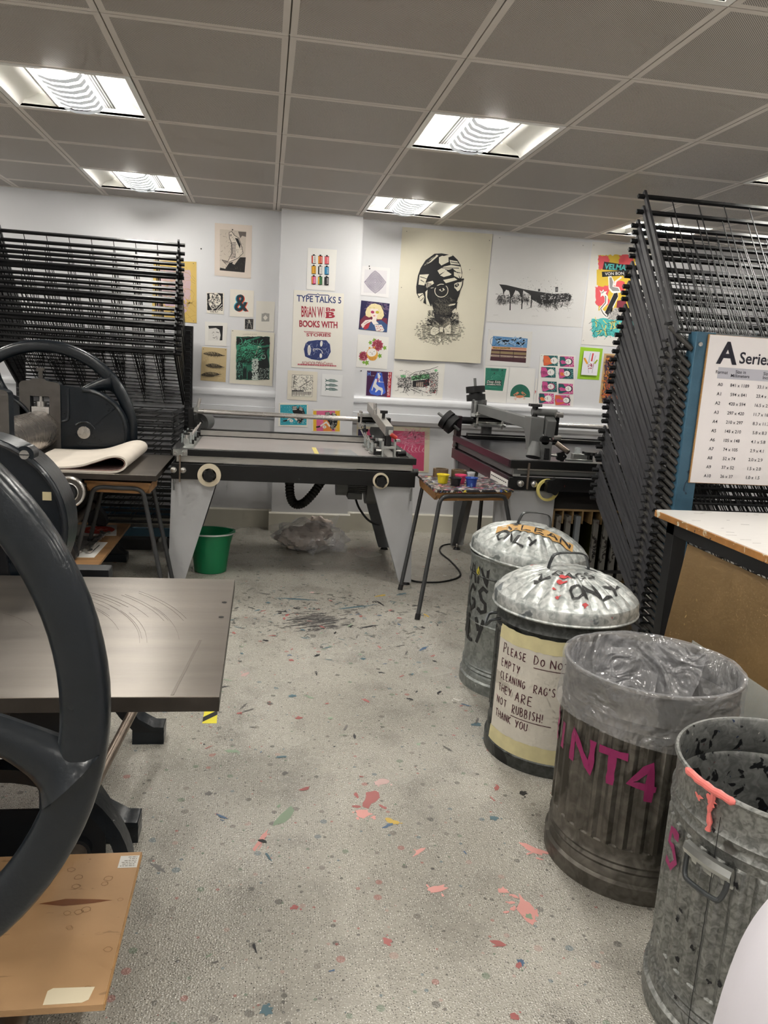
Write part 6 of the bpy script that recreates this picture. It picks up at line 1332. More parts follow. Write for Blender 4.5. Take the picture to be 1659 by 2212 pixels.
a = Art('sketch', 'dfd8c9', TL=(967, 1440), TR=(1250, 1455), BL=(962, 1715)); a.poly([(1010, 1483), (1204, 1488), (1200, 1690), (1006, 1685)], 'e9e4d8').line([(1010, 1483), (1204, 1488), (1200, 1690), (1006, 1685), (1010, 1483)], 3, K).scrib(120, 1015, 1490, 1195, 1620, 20, 2.6, K).lines([[(1030, 1500), (1020, 1600)], [(1020, 1540), (1060, 1560)], [(1080, 1600), (1190, 1530)]], 5, K)
a.poly([(1008, 1628), (1120, 1630), (1120, 1640), (1008, 1640)], K).raw([[(1010 + i * 11, 1642), (1016 + i * 11, 1642), (1015 + i * 11, 1645 + a.rng.uniform(18, 38)), (1011 + i * 11, 1682)] for i in range(17)], K); a.done('black line etching with a dark fence along its foot')
a = Art('sardine', 'e6e6e6', TL=(1293, 1473), TR=(1487, 1487), BL=(1282, 1677))
for y in (1538, 1580, 1618):
    a.poly([(1318, y - 22), (1340, y - 6), (1370, y - 16), (1410, y - 12), (1446, y + 8), (1405, y + 14), (1365, y + 12), (1338, y + 2), (1318, y + 16), (1328, y - 4)], '56706c').lines([[(1352 + i * 11, y - 10), (1358 + i * 11, y + 10)] for i in range(8)], 3, 'c9d2d0').ell(1435, y + 4, 3, 3, K)
a.done('white print of three grey fish on the pillar')
def pinup(key, frame, bg, label, TL, TR, BL, ox, oy):
    a = Art(key, 'e9e4d8', TL=TL, TR=TR, BL=BL, th=.003); a.rect(ox, oy, ox + 250, oy + 190, bg[0])
    if len(bg) > 1: a.rect(ox, oy, ox + 30, oy + 190, bg[1]).rect(ox + 95, oy + 75, ox + 175, oy + 190, 'e08a3f').rect(ox + 205, oy, ox + 250, oy + 190, bg[1])
    else: a.specks(120, ox + 5, oy + 5, ox + 245, oy + 185, 2.4, 'd9eeee')
    a.poly([(ox + 110, oy + 15), (ox + 150, oy + 8), (ox + 165, oy + 40), (ox + 180, oy + 12), (ox + 215, oy + 30), (ox + 232, oy + 75), (ox + 225, oy + 130), (ox + 190, oy + 178), (ox + 165, oy + 165), (ox + 150, oy + 110), (ox + 118, oy + 70)], K)
    a.lines([[(ox + 116, oy + 22 + i * 12), (ox + 155, oy + 18 + i * 12)] for i in range(3)] + [[(ox + 180, oy + 20 + i * 12), (ox + 210, oy + 30 + i * 12)] for i in range(3)], 5, 'e9e4d8'); a.poly([(ox + 60, oy + 140), (ox + 125, oy + 95), (ox + 165, oy + 140), (ox + 150, oy + 150), (ox + 122, oy + 115), (ox + 68, oy + 150)], 'e6e0d8').ell(ox + 105, oy + 150, 18, 15, 'e6e0d8').ell(ox + 105, oy + 150, 3, 4, K)
    a.poly([(ox + 25, oy + 148), (ox + 65, oy + 138), (ox + 68, oy + 150), (ox + 50, oy + 158), (ox + 28, oy + 158)], K).scrib(30, ox + 165, oy + 80, ox + 225, oy + 165, 16, 3, 'cfcac0'); a.pins([(.02, .03), (.97, .03)], 'b9b5ad'); a.done(label)
pinup('teal', 0, ['2f9fb0'], 'turquoise print behind the slide rail, on the pillar', (885, 1748), (1163, 1757), (878, 1965), 897, 1765)
pinup('pinkyel', 0, ['d9668f', 'e8b83a'], 'pink and yellow print behind the slide rail, on the pillar', (1200, 1807), (1468, 1812), (1195, 2018), 1208, 1822)
# --- right of the pillar
a = Art('lace', 'e6e4e4', TL=(115, 535), TR=(425, 563), BL=(95, 862)); a.poly([(143, 575), (392, 592), (378, 850), (128, 832)], 'dcd9dc')
for k in range(9): a.line([(258 + (1 - k * .11) * dx, 718 + (1 - k * .11) * dy) for dx, dy in ((0, -126), (45, -90), (70, -60), (118, 0), (80, 55), (45, 90), (0, 122), (-45, 85), (-80, 50), (-118, -2), (-75, -50), (-40, -95), (0, -126))], 6 if k % 2 else 9, '8d8496')
a.specks(160, 150, 600, 370, 840, 4, '6d6478', lambda x, y: abs(x - 258) / 118 + abs(y - 718) / 125 < 1); a.done('pale print of a mauve lace diamond')
a = Art('blonde', '25234a', TL=(105, 920), TR=(420, 955), BL=(75, 1240)); a.scrib(60, 180, 930, 380, 1040, 50, 6, '6d5878').poly([(90, 1140), (150, 1080), (390, 1120), (395, 1200), (90, 1240)], '6b2038').poly([(80, 1238), (150, 1180), (260, 1150), (330, 1140), (395, 1190), (390, 1272)], '35507e')
a.poly([(150, 1050), (170, 1000), (215, 960), (260, 955), (320, 975), (350, 1040), (358, 1090), (330, 1130), (280, 1130), (270, 1080), (190, 1110), (155, 1090)], 'e8d9a8').poly([(205, 1010), (290, 1015), (300, 1060), (270, 1110), (235, 1120), (210, 1080)], 'efe0d8').poly([(235, 1110), (280, 1100), (270, 1150), (300, 1180), (240, 1190), (215, 1150)], 'efe4dc')
a.ell(230, 1050, 20, 16, '9c2a52', 10).ell(282, 1052, 20, 16, 'b9a82f', 10).ell(248, 1092, 12, 5, 'b83a4a').poly([(120, 1220), (150, 1165), (205, 1165), (180, 1230), (145, 1245)], 'b02c3a').poly([(100, 1190), (150, 1140), (215, 1130), (225, 1150), (160, 1180), (120, 1230)], 'ecdfd6').lines([[(135, 1180), (185, 1150)], [(140, 1200), (190, 1168)]], 4, '6b3848').poly([(250, 1190), (330, 1190), (360, 1250), (340, 1268), (270, 1260)], 'ece6de').specks(26, 262, 1200, 345, 1260, 5, 'b8404a').scrib(30, 160, 965, 345, 1100, 26, 3, 'cdb878', lambda x, y: y < 1005 or x < 190 or x > 315); a.done('pop art print of a blonde woman in tinted glasses')
a = Art('flower', 'e9e7e2', TL=(68, 1297), TR=(412, 1330), BL=(45, 1660), th=.002)
for x, y, r in ((250, 1365, 26), (205, 1390, 24), (365, 1450, 26), (310, 1540, 28), (165, 1615, 30), (130, 1610, 20), (95, 1570, 20), (100, 1505, 14)): a.poly([(x + r * (1 if k % 2 else .55) * cos(k * pi / 5), y + r * 1.15 * (1 if k % 2 else .55) * sin(k * pi / 5)) for k in range(10)], '7ea83a')
for cx, cy, r in ((285, 1420, 68), (130, 1540, 55)):
    a.poly([(cx + r * (1 if k % 2 else .82) * cos(k * pi / 11), cy + r * (1.05 if k % 2 else .85) * sin(k * pi / 11)) for k in range(22)], 'b0566a').poly([(cx + r * .8 * (1 if k % 2 else .85) * cos(k * pi / 9), cy + r * .8 * (1 if k % 2 else .85) * sin(k * pi / 9)) for k in range(18)], '8d2c40').specks(26, cx - r * .7, cy - r * .7, cx + r * .7, cy + r * .7, 4, 'd9a0a8')
a.ell(226, 1520, 62, 74, 'e0a84a', -15).ell(222, 1500, 52, 46, 'f0ece6', -12).ell(195, 1448, 10, 10, 'd9983f').ell(250, 1442, 10, 10, 'd9983f').lines([[(198, 1502), (210, 1494)], [(240, 1492), (256, 1484)], [(218, 1518), (226, 1526), (234, 1516)]], 4, K).ell(224, 1508, 5, 4, '6a2a2a').lines([[(195 + i * 16, 1555 + abs(i - 2) * -3), (200 + i * 14, 1588)] for i in range(5)], 5, '9c6420'); a.done('white print of red flowers around an orange figurine')
a = Art('horse', '47204a', TL=(170, 1700), TR=(445, 1718), BL=(157, 1980), th=.001); a.poly([(280, 1718), (330, 1722), (378, 1945), (360, 1965), (285, 1982), (210, 1965), (192, 1930)], '3f63c8').poly([(412, 1717), (443, 1719), (428, 2000), (390, 1998)], 'b8323e')
a.poly([(262, 1790), (285, 1800), (270, 1850), (300, 1880), (340, 1895), (350, 1930), (335, 1978), (325, 1975), (328, 1930), (300, 1915), (268, 1945), (258, 1940), (270, 1910), (240, 1880), (228, 1925), (218, 1922), (232, 1870), (245, 1830)], 'ece8e4').poly([(285, 1730), (318, 1722), (322, 1760), (305, 1800), (320, 1832), (295, 1830), (290, 1790)], 'ece8e4').poly([(300, 1728), (345, 1735), (320, 1765)], '2f55b8').line([(300, 1826), (355, 1830)], 5, 'ece8e4').ring(290, 1805, 8, 18, 6, 'b8323e')
a.text('H', 175, 1712, 208, 1758, '5a8ad8', .04).text('is for', 218, 1750, 252, 1762, 'd8d4d0', 0)
for i, c in enumerate('HURDLES'): a.text(c, 403 - i * 1.4, 1722 + i * 38, 432 - i * 1.4, 1752 + i * 38, 'e6d4d0', .02)
a.done('purple circus print of a white horse')
a = Art('canopy', 'e6e3dc', TL=(470, 1590), TR=(1037, 1620), BL=(445, 2005), th=.004); a.poly([(660, 1765), (860, 1735), (865, 1790), (665, 1815)], '7fc08a').poly([(540, 1750), (600, 1755), (595, 1785), (545, 1780)], '7fc08a').ell(935, 1700, 18, 14, '7fc08a').poly([(675, 1820), (860, 1800), (865, 1870), (800, 1890), (675, 1890)], '2a2a2c').rect(715, 1830, 795, 1885, 'a8968a').lines([[(735, 1830), (735, 1885)], [(755, 1830), (755, 1885)], [(775, 1830), (775, 1885)]], 5, K)
a.scrib(150, 510, 1700, 960, 1960, 40, 2.6, K).specks(420, 510, 1780, 660, 1900, 4, '3a3a3c').specks(420, 870, 1720, 960, 1960, 4, '2a2a2c').specks(40, 800, 1800, 950, 1960, 5, 'c8404a').lines([[(640, 1760), (700, 1720), (860, 1690), (960, 1655)], [(520, 1880), (590, 1870), (640, 1930)], [(600, 1880), (570, 1950)], [(650, 1910), (760, 1960)], [(780, 1700), (860, 1730)], [(660, 1890), (850, 1960)]], 5, K).scrib(40, 660, 1740, 860, 1815, 60, 4, K, ang=-8); a.text('drawn', 840, 1978, 890, 1990, K, 0); a.done('ink drawing of a building with a green canopy')
def pb(u, v): return .006 + .005 * sin(v * 6 + u * 3) * u + .018 * max(0, v - .86) / .14 * (.5 + .5 * sin(u * 7)) + .008 * math.exp(-((v - .8 - (u - .0) * .35) / .02) ** 2) * (u < .3) + .012 * math.exp(-((u - .9) / .1) ** 2) * v
a = Art('portrait', 'd5cfbc', TL=(37.5, 2), TR=(863, 67), BL=(-36.6, 1207), bulge=pb); P_ = 'd5cfbc'
body = lambda x, y: ((x - 395) / 255) ** 2 + ((y - 950) / 150) ** 2 < a.rng.uniform(.15, 1.0) and y > 790 + abs(x - 395) * .22
def dash(n, sx, el):
    q = []
    for _ in range(n):
        x, y = a.rng.uniform(140, 650), a.rng.uniform(800, 1100)
        if body(x, y): y = round(y / 11) * 11 + a.rng.uniform(-1.5, 1.5); w = a.rng.uniform(4, el); q.append([(x - w, y - 1.7), (x + w, y - 1.7), (x + w, y + 1.7), (x - w, y + 1.7)])
    a.raw(q, '242322')
dash(1900, 1, 10)
a.poly([(330, 243), (395, 240), (500, 258), (545, 300), (575, 350), (592, 420), (585, 480), (500, 500), (420, 530), (330, 550), (312, 600), (312, 722), (280, 715), (235, 690), (190, 640), (168, 600), (165, 540), (180, 440), (205, 370), (250, 300)], K)
for p in ([(372, 276), (400, 262), (458, 272), (462, 318), (395, 350), (372, 325)], [(300, 286), (352, 252), (366, 262), (300, 318), (235, 350)], [(196, 432), (282, 428), (266, 460), (240, 530), (186, 522)], [(180, 606), (228, 600), (243, 640), (232, 688), (205, 660)], [(250, 505), (318, 488), (330, 512), (262, 560)], [(250, 590), (270, 570), (268, 640), (300, 720), (262, 706)], [(360, 396), (420, 360), (485, 346), (575, 362), (588, 440), (575, 470), (552, 420), (500, 378), (440, 398), (380, 430)], [(470, 300), (540, 312), (566, 345), (480, 338)], [(385, 440), (440, 396), (492, 430), (478, 440), (420, 455)], [(512, 398), (555, 425), (566, 470), (515, 445)], [(405, 268), (470, 250), (500, 262), (462, 276)]): a.poly(p, P_)
a.lines([[(262 + i * 10, 500 + i * 3), (250 + i * 13, 560 - i)] for i in range(5)] + [[(185, 640), (228, 610)], [(205, 672), (238, 640)], [(300, 300), (250, 340)], [(340, 262), (270, 320)], [(480, 318), (560, 330)], [(400, 372), (560, 376)], [(430, 385), (575, 420)], [(200, 450), (262, 470)], [(205, 480), (240, 500)]], 6, K)
a.poly([(325, 540), (470, 505), (590, 480), (585, 540), (568, 640), (552, 700), (542, 775), (500, 812), (430, 825), (370, 805), (330, 760), (312, 700), (310, 600)], '1d1c1c')
for p in ([(490, 556), (512, 600), (540, 645), (520, 692), (480, 676), (452, 662), (478, 622)], [(558, 596), (572, 612), (562, 680), (546, 690)], [(505, 772), (538, 742), (546, 776), (515, 802)], [(415, 482), (520, 462), (548, 482), (470, 504), (440, 512)], [(520, 512), (592, 500), (586, 560), (552, 592), (522, 570)], [(376, 572), (418, 556), (432, 572), (404, 590)], [(462, 712), (500, 704), (536, 700), (530, 714), (480, 724)]): a.poly(p, P_)
a.scrib(110, 330, 640, 500, 800, 40, 2, '6d685e', ang=40).poly([(524, 528), (556, 512), (566, 530), (545, 550), (528, 548)], '1d1c1c').ell(546, 530, 6, 8, P_).ell(404, 572, 11, 12, K).ell(548, 530, 3, 4, K).poly([(470, 680), (520, 684), (512, 700), (478, 694)], '1d1c1c').line([(446, 736), (500, 728), (540, 712)], 7, K)
a.ring(400, 580, 62, 60, 7, P_).ring(400, 580, 68, 66, 6, K).line([(270, 556), (330, 548), (465, 524), (500, 520), (560, 490), (608, 476)], 16, K).line([(600, 480), (596, 530), (575, 578), (548, 594), (520, 578), (508, 530)], 8, K).line([(300, 556), (326, 552)], 5, P_)
a.poly([(326, 762), (370, 806), (430, 826), (500, 812), (478, 860), (412, 906), (350, 860)], '2a2826').scrib(40, 400, 830, 490, 900, 22, 3, '8d877a').scrib(120, 270, 760, 345, 900, 16, 3.4, K, ang=20).scrib(120, 480, 790, 560, 900, 16, 3.4, K, ang=-30)
a.poly([(300, 945), (330, 908), (385, 930), (386, 970), (340, 1000), (302, 985)], P_).poly([(426, 928), (480, 890), (502, 900), (500, 985), (440, 985)], P_).poly([(384, 918), (426, 914), (424, 968), (388, 966)], P_).lines([[(300, 945), (330, 908), (385, 930), (386, 970), (340, 1000), (302, 985), (300, 945)], [(426, 928), (480, 890), (502, 900), (500, 985), (440, 985), (426, 928)], [(384, 918), (426, 914), (424, 968), (388, 966), (384, 918)]], 4, K).scrib(60, 305, 905, 500, 990, 22, 2, '5a554c', ang=-15).ell(395, 1038, 11, 11, 'eae5d6')
a.pins([(.05, .03), (.97, .05), (.03, .45), (.78, .28)]); a.done('huge cream portrait print of a bespectacled person in a headwrap and bow tie')
a = Art('bridge', 'dad8d6', TL=(165, 125), TR=(1175, 210), BL=(95, 1018)); a.poly([(228, 632), (300, 640), (500, 690), (640, 715), (800, 740), (960, 735), (990, 770), (975, 820), (860, 830), (670, 850), (560, 790), (560, 750), (480, 700), (470, 790), (440, 730), (400, 695), (370, 760), (345, 790), (330, 700), (300, 690), (275, 750), (265, 690), (235, 640)], '2e2d2e')
a.poly([(275, 752), (285, 710), (310, 695), (335, 712), (345, 765)], 'dad8d6').poly([(385, 768), (395, 715), (420, 703), (440, 725), (445, 772)], 'dad8d6').rect(815, 668, 845, 720, '3a393a').rect(635, 686, 656, 712, '3a393a').lines([[(346, 780), (344, 905)], [(470, 790), (466, 895)], [(572, 770), (563, 882)]], 11, '1d1d1f').lines([[(820, 690), (842, 690)], [(818, 702), (842, 702)]], 3, 'dad8d6')
a.scrib(260, 215, 740, 560, 830, 30, 3, '2a292a').scrib(220, 640, 740, 980, 860, 40, 3, '2a292a').scrib(60, 660, 720, 860, 870, 60, 4, '2a292a', ang=90).scrib(60, 210, 730, 270, 830, 26, 3, '4a494a').scrib(40, 500, 840, 980, 900, 50, 2, '8d8b89', ang=-8).scrib(70, 660, 730, 960, 830, 18, 3, 'dad8d6').specks(190, 430, 560, 900, 730, 3, '4a494a', lambda x, y: a.rng.random() < (y - 540) / 190).text('ed. print', 170, 946, 220, 956, '9a9896', 0).text('railway arches', 575, 966, 638, 976, '9a9896', 0).text('signed', 948, 990, 985, 998, '9a9896', 0)
a.pins([(.07, .03), (.92, .04)]); a.done('large landscape print of railway arches in black ink')
a = Art('velma', 'e3e0da', TL=(1182, 200), TR=(1790, 245), BL=(1068, 1250)); RD, YL, TQ = 'd9535a', 'd9b83a', '4fb8b5'
a.poly(ragged(1240, 335, 1620, 900, 8, 11, 22), YL).poly(ragged(1245, 340, 1352, 480, 10, 12, 8), RD).poly(ragged(1455, 335, 1590, 450, 10, 13, 8), RD).poly(ragged(1212, 650, 1345, 850, 12, 14, 8), RD).poly(ragged(1340, 600, 1500, 700, 10, 15, 8), RD).poly([(1225, 480), (1310, 500), (1320, 610), (1225, 640)], YL).poly(ragged(1175, 985, 1600, 1170, 12, 16, 18), TQ).scrib(26, 1200, 970, 1560, 1130, 60, 9, 'e2d070').scrib(60, 1190, 985, 1580, 1150, 60, 3.5, K)
a.poly([(1300, 400), (1600, 445), (1590, 505), (1284, 480)], K).poly([(1276, 503), (1580, 490), (1510, 540), (1280, 556)], K).text('VELMA', 1308, 420, 1520, 478, TQ, .03, .2, 12).text('VON BON', 1308, 510, 1500, 540, 'ece8e2', .01, 0, -8)
a.poly([(1340, 550), (1372, 545), (1400, 600), (1395, 650), (1450, 660), (1470, 715), (1380, 720), (1345, 680)], 'f0ece6').poly([(1352, 560), (1375, 560), (1390, 610), (1382, 655), (1440, 668), (1455, 700), (1385, 700), (1355, 665)], '8d8a88').poly([(1395, 640), (1405, 600), (1470, 550), (1480, 565), (1425, 605), (1415, 650)], 'f0ece6').poly([(1380, 900), (1300, 930), (1395, 720), (1440, 715), (1440, 760), (1350, 965)], 'f0ece6').poly([(1302, 928), (1398, 722), (1432, 716), (1438, 755), (1328, 968)], K)
a.poly([(1330, 985), (1400, 870), (1470, 880), (1480, 960), (1400, 1000)], 'b9b5b0').scrib(40, 1340, 870, 1480, 990, 40, 3, '5a5856').poly([(1430, 800), (1520, 780), (1520, 880), (1420, 870)], '7a2a3a').line([(1285, 715), (1320, 760), (1318, 820), (1265, 880), (1290, 930), (1320, 960)], 34, 'f0ece6').line([(1285, 715), (1315, 760), (1312, 820), (1262, 880), (1288, 930), (1318, 960)], 9, '4a4846').poly([(1252, 690), (1275, 705), (1290, 680), (1300, 705), (1328, 700), (1310, 730), (1320, 750), (1285, 745), (1262, 760), (1266, 725)], 'f0ece6').line([(1270, 720), (1285, 715), (1295, 700)], 6, K)
a.pins([(.03, .03), (.03, .96)], 'c9c6c0', .006); a.text('signed', 1186, 1190, 1222, 1198, '8d8a86', 0); a.done('tall red, yellow and turquoise poster lettered velma von bon')
a = Art('photo', 'dedcd9', TL=(125, 1098), TR=(570, 1120), BL=(80, 1470)); a.poly([(165, 1165), (517, 1192), (505, 1290), (150, 1275)], '5a8ab8').scrib(60, 185, 1192, 470, 1262, 34, 12, '9dbbd8', ang=-25).ring(168, 1222, 30, 45, 4, '3a5a78').poly([(150, 1272), (503, 1288), (500, 1320), (147, 1302)], 'd9a88a').poly([(160, 1280), (340, 1288), (340, 1302), (160, 1294)], 'b9903f').text("PAUL'S DAUGHTER", 164, 1280, 338, 1298, '3a2a1a', .03, 0, 4).lines([[(350, 1292), (495, 1300)]], 8, 'c0705a').poly([(147, 1302), (500, 1320), (488, 1445), (132, 1420)], '4a2830').poly([(146, 1320), (498, 1338), (496, 1365), (143, 1345)], '8d7a58').poly([(142, 1360), (495, 1380), (493, 1395), (140, 1378)], 'c9b9a4').lines([[(150 + i * 12, 1368 + i * .6), (157 + i * 12, 1374 + i * .6)] for i in range(28)], 8, '5a3a38').lines([[(235, 1305), (228, 1400)], [(370, 1312), (362, 1410)]], 5, '2a1a20'); a.pins([(.0, .0), (.98, .04), (.96, .97)], 'c9c6c0'); a.done('framed-looking colour photograph of a seaside snack bar')
a = Art('pool', 'e6e3de', TL=(75, 1465), TR=(335, 1485), BL=(65, 1835)); a.poly([(90, 1490), (307, 1500), (280, 1728), (82, 1715)], '2a7a64').poly([(145, 1495), (228, 1498), (226, 1525), (144, 1520)], '1d5a4c').ring(215, 1625, 50, 60, 3, '4f9a84', 180, 360).line([(125, 1620), (160, 1610), (150, 1580), (170, 1570)], 4, '6fae9a').specks(60, 95, 1530, 295, 1600, 4, '3f8c74').poly([(105, 1618), (262, 1620), (258, 1652), (105, 1645)], '15211e').text('Deep Eddy', 104, 1618, 258, 1650, 'e2e2da', .01, .3, 6).poly([(92, 1650), (264, 1655), (260, 1675), (90, 1668)], '15211e').text('SWIMMING POOL', 100, 1652, 258, 1667, 'e2e2da', .02, 0, 4).text('open season', 125, 1684, 215, 1694, '5aa08a', 0, 0, 5); a.done('green swimming pool print with white script')
a = Art('crab', 'e9e7e3', TL=(335, 1480), TR=(600, 1500), BL=(300, 1850)); a.poly([(338, 1782)] + [(438 + 100 * cos(rad(t)), 1770 + 110 * sin(rad(t))) for t in range(180, 361, 12)] + [(535, 1800)], '256b58').poly([(390, 1778), (435, 1772), (478, 1780), (465, 1798), (435, 1804), (402, 1798)], 'dd8a66').lines([[(392, 1782), (372, 1768), (395, 1755), (415, 1740)], [(398, 1768), (425, 1745)], [(476, 1782), (496, 1770), (475, 1752), (455, 1738)], [(470, 1766), (448, 1745)]], 9, 'dd8a66').lines([[(385, 1795), (378, 1818)], [(396, 1798), (390, 1824)], [(470, 1798), (476, 1820)], [(480, 1795), (485, 1815)]], 4, 'dd8a66').ell(425, 1772, 3, 3, K).ell(443, 1772, 3, 3, K); a.done('white print of an orange crab on a green arch')
a = Art('heads', 'ebe8e3', TL=(650, 1350), TR=(1012, 1365), BL=(605, 1880))
for i, (x, y, bg, c2, hd) in enumerate(((680, 1362, '1f5a5c', 'd9653f', 110), (845, 1372, 'c8528c', '1f5a5c', 95), (655, 1482, '1f5a5c', 'c8528c', 100), (835, 1495, '1f5a5c', 'c8528c', 85), (665, 1630, '1f5a5c', 'c8528c', 90), (825, 1652, 'c8528c', '1f5a5c', 105), (632, 1755, 'c8528c', '1f5a5c', 90), (790, 1772, 'c8528c', 'd9653f', 115))):
    w, h = 150, 112; a.poly([(x + 8, y), (x + w - 4, y + 6), (x + w - 4, y + h), (x + 6, y + h - 4), (x - 4, y + h * .5)], bg); cx, cy = x + hd, y + 56
    a.lines([[(cx + 40 * cos(t), cy + 36 * sin(t)), (cx + 62 * cos(t), cy + 50 * sin(t))] for t in [k * .42 - 1.5 for k in range(8)]], 4, 'ebe8e3' if bg == 'c8528c' else '8fc0b8').poly([(x + 2, y + 4), (x + 50, y + 8), (cx - 28, cy - 6), (cx - 20, cy + 30), (x + 30, y + h - 6), (x + 2, y + h - 8)], c2).poly([(x + 8, y + 50), (x + 30, y + 40), (cx - 24, cy + 4), (cx - 26, cy + 22), (x + 20, y + 80)], 'd9743f' if i % 3 == 0 else 'c8528c' if c2 != 'c8528c' else '9c3a6c')
    a.ell(cx, cy, 36, 34, '1d1f2a' if i % 2 else ('b8406c' if i == 4 else 'e6e2dc')).ell(cx - 5, cy, 31, 28, 'efece8').lines([[(cx - 8, cy - 14), (cx - 8, cy - 4)], [(cx - 6, cy + 6), (cx - 6, cy + 14)], [(cx - 26, cy - 4), (cx - 26, cy + 6)], [(cx - 12, cy), (cx - 2, cy)]], 4, K)
a.pins([(.03, .97), (.04, .03)]); a.done('sheet of eight pink and teal portrait heads turned sideways')
mLime = mat('lime_frame', '9ccc2e', .5)
a = Art('lime', mLime, TL=(1062, 1277), TR=(1290, 1295), BL=(1027, 1603), th=.008); a.off = .0125; a.poly([(1092, 1317), (1255, 1328), (1228, 1575), (1062, 1562)], 'eceaf0')
a.lines([[(1142, 1440), (1150, 1380), (1160, 1340)]], 14, 'b9c9d8').lines([[(1170, 1425), (1178, 1380), (1186, 1342)]], 15, 'c83a3f').lines([[(1192, 1440), (1202, 1400), (1212, 1365)]], 13, 'd8d8e0').lines([[(1200, 1450), (1230, 1410)]], 16, '9cae2a').lines([[(1095, 1390), (1108, 1415), (1128, 1450)]], 18, 'e29a2f').specks(26, 1130, 1450, 1190, 1500, 6, 'c04a6a').lines([[(1130, 1440), (1134, 1480), (1140, 1545)], [(1195, 1450), (1185, 1500), (1175, 1545)], [(1150, 1480), (1158, 1500)]], 3, '8d8a90'); a.done('lime green frame with a painted hand', 'picture frame', 'picture_frame')
a = Art('orange', 'c8a878', TL=(1305, 1343), TR=(1560, 1360), BL=(1250, 1850), th=.008); a.off = .0105; a.poly([(1322, 1362), (1545, 1375), (1500, 1850), (1275, 1832)], '6a4a3a').scrib(120, 1300, 1380, 1520, 1820, 60, 10, 'd9843a').scrib(80, 1300, 1380, 1520, 1820, 50, 10, '4a3850').scrib(60, 1300, 1600, 1500, 1830, 40, 8, 'c8603a'); a.done('wooden framed orange and brown picture half behind the right drying rack', 'picture', 'framed_picture')
a = Art('pink', 'ddd3b8'); a.poly([(.02, .10), (.13, .10), (.13, .96), (.02, .96)], '332a4c').poly([(.14, .10), (.93, .10), (.93, .97), (.14, .97)], 'cc4f74').scrib(70, .5, .14, .9, .4, .2, .006, 'e29ab0', ang=-30).lines([[(.62 + i * .05, .45 - (i % 2) * .05), (.60 + i * .05, .52), (.63 + i * .05, .55)] for i in range(7)], .009, 'eab9c6').lines([[(.55, .68), (.66, .58), (.92, .54)], [(.6, .62), (.6, .9)], [(.75, .6), (.75, .9)]], .012, 'd97a94'); a.done('pink poster on cream paper standing behind the left printing table', 'poster', 'poster')
a = Art('slip', 'e4e1dc'); a.poly([(.2, .45), (.8, .5), (.2, .62)], 'd05a62'); a.done('narrow white paper slip beside the sheet of portrait heads', 'paper')
sk = MB(); sk.box((-2.13, -.07, 1.035), (-1.98, -.06, 1.095), mTrunk)
for x in (-2.09, -2.02):
    for dx, dz in ((0, .045), (-.010, .025), (.010, .025)): sk.box((x + dx - .003, -.0708, 1.035 + dz - .005), (x + dx + .003, -.0698, 1.035 + dz + .005), mHole)
tag(sk.build('wall_socket', bevel=.002), 'white double wall socket on the trunking behind the left hand wheel', 'socket')

# ---------------------------------------------------------------- paper-size board, white bench, leaning panels
sb = thing('size_board', 'white board headed A Series listing paper sizes, hung on the blue rack frame', 'sign', (2.135, -3.175, 1.0))
SX0, SX1, SZ0, SZ1, SY = 2.135, 3.02, 1.0, 1.752, -3.1725
g = MB(); mBoard = mat('board_white', 'f7f1f1', .5); g.box((SX0, SY, SZ0), (SX1, SY + .008, SZ1), mPlyEdge); g.box((SX0 + .006, SY - .001, SZ0 + .002), (SX1 - .004, SY, SZ1 - .002), mBoard)
tx = mat('board_ink', '1f1d2c', .7); gy = mat('board_grey_band', 'c3c2cc', .6)
def stext(s, x0, z0, h, bold=.02, cx=None, slant=0, wmul=1.0):
    P, ar = text_polys(s, bold, slant); w = ar * h * wmul; x = cx - w / 2 if cx is not None else x0
    for f in P: g.add([(x + u * w, SY - .0024, z0 + (1 - v) * h) for u, v in f], [tuple(range(len(f)))], tx)
g.add([(SX0 + .075, SY - .0016, 1.538), (SX1 - .04, SY - .0016, 1.538), (SX1 - .04, SY - .0016, 1.594), (SX0 + .075, SY - .0016, 1.594)], [(0, 1, 2, 3)], gy)
stext('A', 2.192, 1.610, .112, .03); stext('Series', 2.318, 1.618, .058, .015, wmul=.95)
stext('Format', 0, 1.562, .016, .008, 2.232); stext('Size in', 0, 1.568, .0165, .008, 2.335); stext('Millimeters', 0, 1.548, .0165, .008, 2.335); stext('Size in', 0, 1.568, .0165, .008, 2.49); stext('Inches', 0, 1.548, .0165, .008, 2.49)
AS = ['841 x 1189', '594 x 841', '420 x 594', '297 x 420', '210 x 297', '148 x 210', '105 x 148', '74 x 105', '52 x 74', '37 x 52', '26 x 37']; IN = ['33.1 x 46.8', '23.4 x 33.1', '16.5 x 23.4', '11.7 x 16.5', '8.3 x 11.7', '5.8 x 8.3', '4.1 x 5.8', '2.9 x 4.1', '2.0 x 2.9', '1.5 x 2.0', '1.0 x 1.5']
for i in range(11):
    z = 1.500 - i * .0468; stext('A%d' % i, 0, z, .0165, .004, 2.232); stext(AS[i], 0, z, .0165, .004, 2.340); stext(IN[i], 0, z, .0165, .004, 2.490)
g.build('board', sb)
g = MB(); 
for x in (SX0 + .03, SX1 - .03): g.cyl((x, SY - .004, SZ1 - .03), (x, SY, SZ1 - .03), .006, mSteel, n=12)
wb = thing('workbench', 'white-topped workbench with worn wooden edge and black steel legs at right', 'workbench', (2.6, -4.4, 0))
